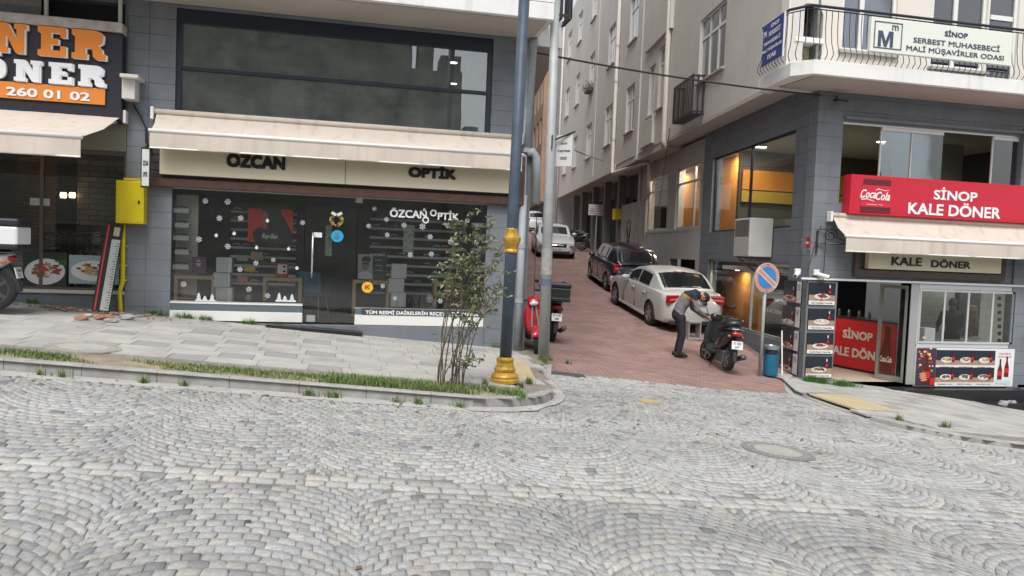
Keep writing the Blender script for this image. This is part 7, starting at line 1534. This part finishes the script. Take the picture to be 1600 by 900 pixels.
# ------------------------------------------------------------------ scooters
def loft(mb, st, n=14, m=0, p=2.6):
    """closed skin through superellipse sections (x, z centre, half width y, half height z, y offset)"""
    b0 = len(mb.v)
    for s in st:
        x, zc, ry, rz2 = s[:4]
        for k in range(n):
            t = 2*math.pi*k/n; c_, s_ = math.cos(t), math.sin(t)
            mb.v.append((x+(s[4] if len(s) > 4 else 0)*s_, ry*math.copysign(abs(c_)**(2/p), c_), zc+rz2*math.copysign(abs(s_)**(2/p), s_)))
    N_ = len(st); F_ = [(b0+i*n+k, b0+(i+1)*n+k, b0+(i+1)*n+(k+1) % n, b0+i*n+(k+1) % n) for i in range(N_-1) for k in range(n)]+[tuple(b0+k for k in range(n)), tuple(b0+(N_-1)*n+k for k in range(n-1, -1, -1))]
    mb.f += F_; mb.m += [m]*len(F_); return mb
def scooter(label, loc, rz, paint, box=None, plate='57 AB 388', lean=0.0, r=.25, group='scooters parked in the alley', name='parked_scooter', screen=False, steer=0.0, pattern='moped'):
    o = thing(name, label, 'scooter', loc, group, rz, True); o.rotation_euler = (lean, 0, rz)
    big = r > .27; wr, wf = -.62 if not big else -.66, .62 if not big else .66
    wheel(o, (wr, 0, r), r, .11 if not big else .10, spokes=5, rim=rimd if big else rimm, car_=False); wheel(o, (wf, 0, r), r, .10, spokes=5, rim=rimd if big else rimm, car_=False, rot=steer)
    mb = MB(); loft(mb, [(-.92, .80, .07, .05), (-.84, .76, .13, .09), (-.6, .66, .17, .15), (-.35, .58, .17, .19), (-.12, .50, .15, .17), (-.02, .42, .13, .12)]); b_ = mb.build('tail_body', paint, o, local=True, smooth=True)
    mb = MB(); loft(mb, [(-.14, .32, .15, .07), (.05, .29, .17, .045), (.3, .30, .17, .045), (.40, .38, .17, .09)]); mb.build('footboard', trimm if paint is not black else black, o, local=True, smooth=True)
    mb = MB(); loft(mb, [(.38, .42, .17, .14), (.42, .56, .21, .2, -.03), (.45, .70, .20, .26, -.05), (.44, .86, .14, .15, -.05), (.40, .98, .06, .05)]); mb.build('front_shield', paint, o, local=True, smooth=True)
    mb = MB(); loft(mb, [(-.86, .865, .09, .03), (-.7, .865, .14, .055), (-.42, .835, .155, .06), (-.15, .80, .13, .055), (-.02, .77, .07, .03)]); mb.build('seat', M('black_seat', (.018, .018, .02), .6), o, local=True, smooth=True)
    mb = MB()
    pts = [(wf+ (r+.04)*math.cos(t), (r+.04)*math.sin(t)+r) for t in [R(a) for a in range(20, 171, 15)]]
    for i, (x, z) in enumerate(pts): mb.v += [(x, -.075, z-.02), (x, -.05, z+.01), (x, .05, z+.01), (x, .075, z-.02)]
    for i in range(len(pts)-1):
        for k in range(3): a = i*4+k; mb.f.append((a, a+1, a+5, a+4))
    mb.m = [0]*len(mb.f); fd_ = mb.build('front_mudguard', paint if not big else trimm, o, local=True, smooth=True); so = fd_.modifiers.new('s', 'SOLIDIFY'); so.thickness = .008
    mb = MB(); mb.tube([(wr-.16, 0, r+.30), (wr-.30, 0, r+.12), (wr-.34, 0, r-.03)], [.09, .06, .045], 8); mb.build('rear_mudguard', trimm, o, local=True)
    MB().tube([(wf, .07, r), (wf-.10, .06, .62), (.42, .02, .98)], .02, 8).tube([(wf, -.07, r), (wf-.10, -.06, .62), (.42, -.02, .98)], .02, 8).build('fork', M('fork_grey', (.25, .25, .26), .4, .6), o, local=True)
    mb = MB(); mb.tube([(.34, -.33, 1.04), (.42, -.15, 1.02), (.42, .15, 1.02), (.34, .33, 1.04)], .014, 8); hb = mb.build('handlebar', black, o, local=True)
    for s in (-1, 1):
        MB().tube([(.37, s*.22, 1.035), (.33, s*.35, 1.045)], .02, 8).build('grip', M('grip_rubber', (.02, .02, .02), .8), hb, local=True)
        MB().tube([(.38, s*.19, 1.04), (.36, s*.26, 1.17), (.34, s*.29, 1.22)], .007, 6).ball((.34, s*.31, 1.25), (.018, .06, .04), 10).build('mirror', black if paint is not None else chrome, o, local=True)
        MB().ball((-.83, s*.13, .72), (.05, .03, .028), 8).build('indicator', M('indicator_amber', (.5, .2, .08), .3), o, local=True)
    mb = MB(); loft(mb, [(.34, 1.0, .10, .06), (.42, 1.0, .13, .09), (.50, .97, .09, .07), (.53, .95, .05, .04)]); mb.build('handlebar_cowl', paint, o, local=True, smooth=True)
    MB().lathe([(.07, 0), (.07, .012), (.055, .014)], (.36, 0, 1.065), 16).build('speedometer', M('dial_pale', (.5, .52, .52), .2), o, local=True)
    MB().ball((.50, 0, .955), (.05, .085, .05), 14).build('headlight', lampw, o, local=True, smooth=True)
    MB().ball((-.90, 0, .77), (.055, .12, .05), 14).build('tail_light', lampred, o, local=True, smooth=True)
    T_ = Matrix.Translation((-.985, 0, .56)) @ Matrix.Rotation(R(14), 4, 'Y')
    pl_ = MB().box(-.005, .005, -.11, .11, -.08, .08, T=T_).build('number_plate', plm, o, local=True); MB().tube([(-.86, 0, .68), (-.97, 0, .60)], .02, 6).build('plate_bracket', black, o, local=True)
    w1 = plate.rsplit(' ', 1); up = T_.to_3x3() @ Vector((0, 0, 1))
    for s_, dz in ((w1[0], .035), (w1[1], -.035)): text(MB(), s_, tuple(T_ @ Vector((-.006, 0, dz))), .16 if dz > 0 else .09, .05, right=(0, -1, 0), up=tuple(up), depth=.002, sep=0, bold=.01).build('plate_text', ink, pl_, local=True)
    MB().tube([(-.2, -.16, .22), (-.5, -.19, .24), (-.95, -.18, .34)], [.02, .05, .055], 10).build('exhaust', M('exhaust_dark', (.12, .12, .12), .4, .6), o, local=True, smooth=True)
    MB().box(-.55, -.15, -.11, .11, .14, .40).build('engine', M('engine_grey', (.13, .13, .135), .5, .6), o, local=True, bevel=.03)
    MB().tube([(-.2, .12, .25), (-.25, .24, .01)], .012, 6).build('kickstand', black, o, local=True)
    MB().tube([(-.6, -.13, .84), (-.92, -.11, .86), (-.95, 0, .87), (-.92, .11, .86), (-.6, .13, .84)], .012, 6).build('grab_rail', M('fork_grey', (.25, .25, .26)), o, local=True)
    if box:
        c, tm, sz = box; sx, sy, sz_ = sz; x0 = -1.0+(.16 if sx > .5 else 0)
        bo = MB().box(x0-sx*.35, x0+sx*.65, -sy/2, sy/2, .93, .93+sz_*.72).build('top_box', tm, o, local=True, bevel=.03); MB().box(x0-sx*.38, x0+sx*.67, -sy/2-.01, sy/2+.01, .931+sz_*.72, .93+sz_).build('lid', c, bo, local=True, bevel=.035); MB().box(x0-sx*.36, x0+sx*.66, -sy/2-.008, sy/2+.008, .90, .985).build('box_base', c, bo, local=True, bevel=.02)
    return o
red_ = M('scooter_red', (.45, .012, .02), .25, coat=.6); blk_ = M('scooter_black', (.018, .019, .022), .3, coat=.5)
X, Y, Z = ongr(826, 551, .1); scooter('bright red scooter facing the camera behind the grey pole', (X+.35, Y+.75, G(X+.35, Y+.6)+.05), R(-104), red_, lean=R(6))
X, Y, Z = ongr(872, 534, 0); scooter('black scooter with a dark top box parked beside the red one, seen from behind', (X-.08, Y+.62, Z), R(84), blk_, box=(blk_, black, (.42, .44, .36)), plate='57 ABJ 388', lean=R(3))
X, Y, Z = ongr(1144, 583, 0); SX_, SY_ = X-.03, Y+.62
SCO = scooter('black scooter with bin bag on its seat that the bending man is working on', (SX_, SY_, G(SX_, SY_)), R(82), blk_, plate='57 ABS 647', lean=R(5), steer=R(20))
bgm = M('black_bag', (.02, .021, .024), .28, noise=(12, .3)); c = SCO.matrix_basis @ Vector((-.6, 0, .97)); mb = MB(); rock(mb, tuple(c), (.23, .2, .10)); tag(mb.build('rain_cover', bgm, smooth=True), 'crumpled black cover lying on the seat of the scooter', 'cover')
bgr = MB().box(-.008, .008, -.1, .1, -.1, .1)
X, Y, Z = ongr(20, 494, HL)
scooter('delivery motorbike with a black and white top box cut off by the left edge', (X-.93, Y+.05, G(X-.93, Y)+HL), R(180), M('bike_white', (.6, .6, .6), .35, coat=.4), box=(M('box_black', (.02, .022, .03), .5), M('box_white', (.76, .76, .77), .5), (.62, .5, .42)), plate='57 AAD 112', r=.31, group=None, name='delivery_motorbike')
o = bpy.data.objects['delivery_motorbike']; o['category'] = 'motorbike'
for k, (t_, xx) in enumerate(((24.0, -1.3), (25.6, -1.2), (27.2, -1.1))):
    p = alp(xx, t_, 0, OB); scooter(('nearest', 'middle', 'farthest')[k]+' dark scooter of the row in the shade beyond the notice post', (p[0], p[1], G(p[0], p[1])+.02), R(150), blk_ if k != 1 else M('scooter_grey', (.1, .1, .11), .3, coat=.4), plate='57 AB 10%d' % k)
# bicycle against the hoarding
p = alp(-.32, 15.2, 0, OB); BK = thing('bicycle', 'dark bicycle standing on end against the worn hoarding panels', 'bicycle', (p[0], p[1], G(p[0], p[1])), None, -AH, True)
for z in (1.75, .95):
    vs = MB(); vs.tube([(0, .32*math.cos(t), z+.32*math.sin(t)) for t in [k*math.pi/10 for k in range(21)]], .022, 6); vs.build('wheel', tyrem, BK, local=True)
MB().tube([(0, 0, 1.75), (0, .2, 1.35), (0, 0, .95)], .02, 6).tube([(0, .2, 1.35), (0, -.25, 1.5), (0, 0, .95)], .018, 6).build('frame', black, BK, local=True); MB().tube([(-.25, -.2, 1.95), (.05, -.25, 1.95)], .015, 6).build('handlebar', black, BK, local=True)
# ================================================================== people
skin_ = M('skin', (.42, .23, .16), .55); hairm = M('dark_hair', (.02, .016, .013), .7)
def fused(name, verts, edges, rads, mats, pick, par, voxel=.0085):
    """tapered limbs joined at the joints and fused into one continuous surface"""
    mb = MB()
    for a, b_ in edges: mb.tube([verts[a], verts[b_]], [rads[a], rads[b_]], 14)
    for v, r in zip(verts, rads): mb.ball(v, r, 14)
    o = mb.build(name, mats[0], None, origin=(0, 0, 0)); r = o.modifiers.new('fuse', 'REMESH'); r.mode = 'VOXEL'; r.voxel_size = voxel
    s = o.modifiers.new('soft', 'SMOOTH'); s.factor = .5; s.iterations = 5
    dg = bpy.context.evaluated_depsgraph_get(); m2 = bpy.data.meshes.new_from_object(o.evaluated_get(dg)); bpy.data.objects.remove(o); m2.materials.clear()
    for mt in mats: m2.materials.append(mt)
    for p in m2.polygons: p.material_index = pick(p.center); p.use_smooth = True
    o = bpy.data.objects.new(name, m2); C.objects.link(o); o.parent = par; return o
def person(label, J, cloth, loc, rz, group=None, beard=True):
    """J: joint positions in the person's own frame (x to their front, y to their left, z up)"""
    root = thing('person', label, 'person', loc, group, rz, True)
    order = ['pelvis', 'waist', 'chest', 'neckb', 'neck', 'head0', 'head1']
    V = [Vector(J[k]) for k in order]; Rr = [.135, .135, .15, .09, .056, .07, .06]; Ed = [(i, i+1) for i in range(6)]; lab = {(0, 1): 'torso', (1, 2): 'torso', (2, 3): 'torso', (3, 4): 'neck', (4, 5): 'head', (5, 6): 'head'}
    def chain(start, pts, rs, tag_):
        prev = start
        for i, (p, r) in enumerate(zip(pts, rs)):
            V.append(Vector(p)); Rr.append(r); Ed.append((prev, len(V)-1)); lab[(prev, len(V)-1)] = tag_[i] if isinstance(tag_, (list, tuple)) else tag_; prev = len(V)-1
        return prev
    for s in ('L', 'R'):
        chain(0, [J['hip'+s], J['knee'+s], J['ankle'+s], J['toe'+s]], [.098, .076, .058, .04], ['leg', 'leg', 'leg', 'shoe'])
        w_ = chain(2, [J['sho'+s], J['elb'+s], J['wri'+s]], [.078, .056, .038], ['torso', 'arm', 'arm' if cloth.get('long', 1) else 'skin'])
        a, b_ = Vector(J['elb'+s]), Vector(J['wri'+s]); d = (b_-a).normalized(); palm = b_+d*.07; side = d.cross(Vector((0, 0, 1)));
        side = side.normalized() if side.length > .1 else Vector((0, 1, 0)); nrm_ = side.cross(d)
        pv = chain(w_, [palm], [.033], 'skin')
        for k, off in enumerate((-.033, -.011, .011, .032)):
            ln_ = (.07, .085, .08, .06)[k]; p1 = palm+side*off+d*.035; chain(pv, [p1, p1+d*ln_*.55-nrm_*.012, p1+d*ln_*.75-nrm_*.045], [.011, .010, .009], 'skin')
        p1 = b_+d*.03+side*.035*(1 if s == 'L' else -1); chain(w_+0, [p1, p1+d*.04+side*.02*(1 if s == 'L' else -1)-nrm_*.02], [.013, .011], 'skin')
    segs = [(V[a], V[b], lab[(a, b)]) for a, b in Ed]; tor0, tor1 = V[0], V[3]
    mats = [cloth['top'], cloth['trousers'], skin_, cloth['shoe'], cloth.get('yoke', cloth['top']), cloth.get('stripe', cloth['top'])]
    def pick(c):
        best = (9, None, 0)
        for a, b_, l_ in segs:
            ab = b_-a; t = max(0, min(1, (c-a).dot(ab)/max(ab.length_squared, 1e-9))); dd_ = (c-a-ab*t).length-(.06 if l_ == 'torso' else 0)
            if dd_ < best[0]: best = (dd_, l_, t)
        l_ = best[1]
        if l_ in ('neck', 'head', 'skin'): return 2
        if l_ == 'leg': return 1
        if l_ == 'shoe': return 3
        if l_ == 'arm': return 0
        t = (c-tor0).dot(tor1-tor0)/(tor1-tor0).length_squared
        if t < .06: return 1
        return 4 if t > .74 else 5 if t > .64 else 0
    body = fused('body', V, Ed, Rr, mats, pick, root)
    h0, h1 = Vector(J['head0']), Vector(J['head1']); up = (h1-h0).normalized(); fwd = Vector(J['face']).normalized(); fwd = (fwd-up*fwd.dot(up)).normalized(); sd = up.cross(fwd)
    hc = (h0+h1)/2; T_ = Matrix.Translation(hc) @ Matrix((fwd, sd, up)).transposed().to_4x4()
    def lm(mb, name, mt, p=body, **k):
        mb.v = [tuple(T_ @ Vector(v)) for v in mb.v]; return mb.build(name, mt, p, local=True, **k)
    mb = MB(); mb.ball((0, 0, .0), (.103, .080, .128), 16); lm(mb, 'head', skin_, smooth=True)
    mb = MB(); mb.tube([(.095, 0, .03), (.122, 0, -.012), (.10, 0, -.02)], [.010, .017, .012], 6); lm(mb, 'nose', skin_, smooth=True)
    for s in (-1, 1):
        lm(MB().ball((.0, s*.083, 0), (.02, .012, .032), 8), 'ear', skin_, smooth=True); lm(MB().ball((.088, s*.032, .022), (.012, .014, .009), 8), 'eye', M('eye_dark', (.03, .02, .02), .3))
        lm(MB().cb((.096, s*.033, .042), (.012, .035, .008)), 'eyebrow', hairm)
    lm(MB().ball((.092, 0, -.05), (.012, .026, .007), 8), 'mouth', M('lips', (.35, .13, .11), .5))
    mb = MB(); n0 = 0; mb.ball((-.014, 0, .026), (.110, .091, .124), 18)
    keep = []; 
    for f_ in mb.f:
        c = sum((Vector(mb.v[i]) for i in f_), Vector())/len(f_)
        if not (c.x > .02 and c.z < .07) and not (c.z < -.055) and not (c.z < .0 and c.x > -.02): keep.append(f_)
    mb.f = keep; mb.m = [0]*len(keep); hr_ = lm(mb, 'hair', hairm, smooth=True)
    if beard:
        mb = MB(); mb.ball((.02, 0, -.058), (.088, .076, .066), 14); keep = [f_ for f_ in mb.f if sum(mb.v[i][0] for i in f_)/len(f_) > .0 and sum(mb.v[i][2] for i in f_)/len(f_) < -.045]; mb.f = keep; mb.m = [0]*len(keep); lm(mb, 'beard', hairm, smooth=True)
    for s in ('L', 'R'):
        a, t_ = Vector(J['ankle'+s]), Vector(J['toe'+s]); d = (t_-a); d.z = 0; d.normalize(); sdv = Vector((-d.y, d.x, 0)); mb = MB()
        base = a.copy(); base.z = J.get('floor', 0)
        T2 = Matrix.Translation(base) @ Matrix((d, sdv, Vector((0, 0, 1)))).transposed().to_4x4(); sh_ = MB(); loft(sh_, [(-.09, .05, .035, .045), (-.04, .055, .042, .055), (.05, .045, .045, .043), (.13, .035, .045, .034), (.19, .026, .03, .022)], 12)
        sh_.v = [tuple(T2 @ Vector(v)) for v in sh_.v]; sh_.build('shoe', cloth['shoe'], body, local=True, smooth=True)
    return root
# the man bending over the scooter
MX, MY, MZ = ongr(1060, 557, 0)
jm = dict(hipL=(.0, .10, .84), hipR=(.0, -.10, .84), kneeL=(.06, .12, .46), kneeR=(.03, -.12, .46), ankleL=(-.02, .13, .09), ankleR=(-.03, -.13, .09), toeL=(.12, .15, .04), toeR=(.11, -.15, .04),
          pelvis=(-.06, 0, .90), waist=(.0, 0, 1.08), chest=(.13, 0, 1.28), neckb=(.29, 0, 1.38), neck=(.36, 0, 1.37), head0=(.42, 0, 1.34), head1=(.51, -.01, 1.27), face=(.45, -.1, -.9),
          shoL=(.23, .18, 1.32), shoR=(.23, -.18, 1.32), elbL=(.31, .24, 1.04), elbR=(.29, -.25, 1.04), wriL=(.54, .14, .86), wriR=(.54, -.12, .88))
person('man in a grey and navy sweater bending over the black scooter', jm, dict(top=M('sweater_grey', (.19, .195, .205), .9, noise=(14, .35), bump=(25, .8)), yoke=M('sweater_navy', (.018, .025, .045), .85), stripe=M('sweater_mustard', (.42, .22, .05), .85), trousers=M('black_trousers', (.017, .018, .022), .85, noise=(7, .2)), shoe=M('black_shoe', (.012, .012, .013), .4)), (MX, MY, G(MX, MY)), R(-12))
# the cook behind the serving window
CX_, _ = onY(1485, 500, YF+1.5)
jc = dict(pelvis=(0, 0, .95), waist=(0, 0, 1.12), chest=(.02, 0, 1.34), neckb=(.0, 0, 1.49), neck=(.01, 0, 1.55), head0=(.03, 0, 1.61), head1=(.035, 0, 1.70), face=(1, 0, -.3), hipL=(0, .1, .9), hipR=(0, -.1, .9), kneeL=(.02, .11, .5), kneeR=(.02, -.11, .5),
          ankleL=(0, .12, .09), ankleR=(0, -.12, .09), toeL=(.14, .14, .04), toeR=(.14, -.14, .04), shoL=(0, .19, 1.42), shoR=(0, -.19, 1.42), elbL=(.1, .27, 1.14), elbR=(.14, -.26, 1.14), wriL=(.32, .2, 1.05), wriR=(.34, -.22, 1.12))
person('cook in a dark shirt seen from behind at the döner spit', jc, dict(top=M('dark_shirt', (.018, .02, .025), .85), trousers=M('black_trousers', (.017, .018, .022)), shoe=M('black_shoe', (.012, .012, .013)), long=0), (CX_, YF+1.45, -.74), R(68), None, False)
# döner spit and kitchen things
dX, _ = onY(1518, 500, YF+1.2); DS = thing('doner_spit', 'vertical spit of layered meat behind the serving window', 'döner spit', (dX, YF+1.2, .1)); mb = MB(); pr = []
for i in range(22): z = .28+i*.029; rr = .085+.05*math.sin((i/21)*math.pi*.8+.5)*1.0; pr += [(rr*random.uniform(.92, 1.08), z), (rr*random.uniform(.8, .92), z+.018)]
mb.lathe(pr, (dX, YF+1.2, 0), 18); mb.build('meat', M('roast_meat', (.36, .20, .10), .7, noise=(20, .5)), DS); MB().tube([(dX, YF+1.2, .15), (dX, YF+1.2, 1.25)], .012).build('skewer', chrome, DS); MB().lathe([(.22, .14), (.22, .17)], (dX, YF+1.2, 0), 20).build('tray', alum, DS); MB().box(dX-.05, dX+.55, YF+1.55, YF+1.7, .15, 1.25).build('burner', M('burner_dark', (.03, .03, .032), .5), DS)
kc = MB().box(11.95, 14.3, YF+.55, YF+1.1, -.73, .12); tag(kc.build('kitchen_counter', alum, bevel=.01), 'steel kitchen counter below the serving window', 'counter')
kx, _ = onY(1445, 500, YF+.7); tag(MB().box(kx-.15, kx+.12, YF+.5, YF+.8, .125, .42).build('white_carton', wbox, bevel=.01), 'white carton in the left corner of the serving window', 'carton')
mb = MB()
for k in range(7): x, z = onY(1561, 466+k*11, YF+.15); mb.lathe([(.045, 0), (.045, .02)], (0, 0, 0), 14, 0, Matrix.Translation((x, YF+.15, z)) @ Matrix.Rotation(R(90), 4, 'X'))
o = mb.build('cup_dispenser', black); tag(o, 'vertical strip of dark round lids in the right part of the serving window', 'lids')
# guest upstairs
gx, _ = onY(1236, 290, YF+2.0); gp = alp(.95, 1.35, 0, OB)
jg = dict(pelvis=(0, 0, .50), waist=(.02, 0, .66), chest=(.04, 0, .88), neckb=(.04, 0, 1.03), neck=(.05, 0, 1.09), head0=(.07, 0, 1.14), head1=(.075, 0, 1.23), face=(1, 0, 0), hipL=(.05, .1, .50), hipR=(.05, -.1, .50), kneeL=(.45, .12, .50), kneeR=(.45, -.12, .50), ankleL=(.42, .12, .09), ankleR=(.42, -.12, .09),
          toeL=(.56, .13, .04), toeR=(.56, -.13, .04), shoL=(.04, .17, .96), shoR=(.04, -.17, .96), elbL=(.16, .24, .72), elbR=(.16, -.24, .72), wriL=(.38, .14, .78), wriR=(.38, -.14, .78))
person('dark clothed guest sitting at the upstairs restaurant window', jg, dict(top=M('dark_plum_top', (.03, .02, .03), .85), trousers=M('black_trousers', (.017, .018, .022)), shoe=M('black_shoe', (.012, .012, .013))), (gp[0], gp[1], 1.95), R(115), None, False)

cx9, cy9, cz9 = ongr(1086, 531, 0); o = thing('step_stool', 'small grey stool between the bending man and the white sedan', 'stool', (cx9, cy9+.15, cz9)); sg = M('stool_grey', (.28, .29, .29), .6)
MB().box(cx9-.17, cx9+.17, cy9+.02, cy9+.3, cz9+.40, cz9+.45).build('seat', sg, o, bevel=.01)
for s in (-1, 1): MB().box(cx9+s*.15-.015, cx9+s*.15+.015, cy9+.03, cy9+.29, cz9+.01, cz9+.40).build('side', sg, o, bevel=.005)
MB().box(cx9-.2, cx9+.2, cy9-.05, cy9+.32, cz9, cz9+.04).build('foot', sg, o, bevel=.008)

# dead leaves and small litter along the kerb and between the setts
V9 = MB()
for _ in range(420):
    x = random.uniform(-6, 11); y = random.choice((random.gauss(8.6, .12), random.gauss(8.6, .3), random.uniform(3.5, 12)))
    if inpoly(x, y, SWR) or inpoly(x, y, SWL): continue
    a = random.random()*6.28; l9 = random.uniform(.012, .04); d9 = Vector((math.cos(a), math.sin(a), .0)); n9 = Vector((-d9.y, d9.x, 0)); c9 = Vector((x, y, G(x, y)+.012))
    V9.add([c9-d9*l9, c9-n9*l9*.5+Vector((0, 0, .006)), c9+d9*l9, c9+n9*l9*.5+Vector((0, 0, .004))], [(0, 1, 2, 3)], random.randrange(3))
o = V9.build('leaf_litter', [M('dead_leaf', (.20, .13, .07), .9), M('dead_leaf_dark', (.10, .075, .05), .9), M('paper_scrap', (.5, .48, .44), .9)], origin=(0, 0, 0)); o['kind'] = 'stuff'; tag(o, 'dead leaves and scraps lying on the cobbles along the kerb', 'leaf litter')
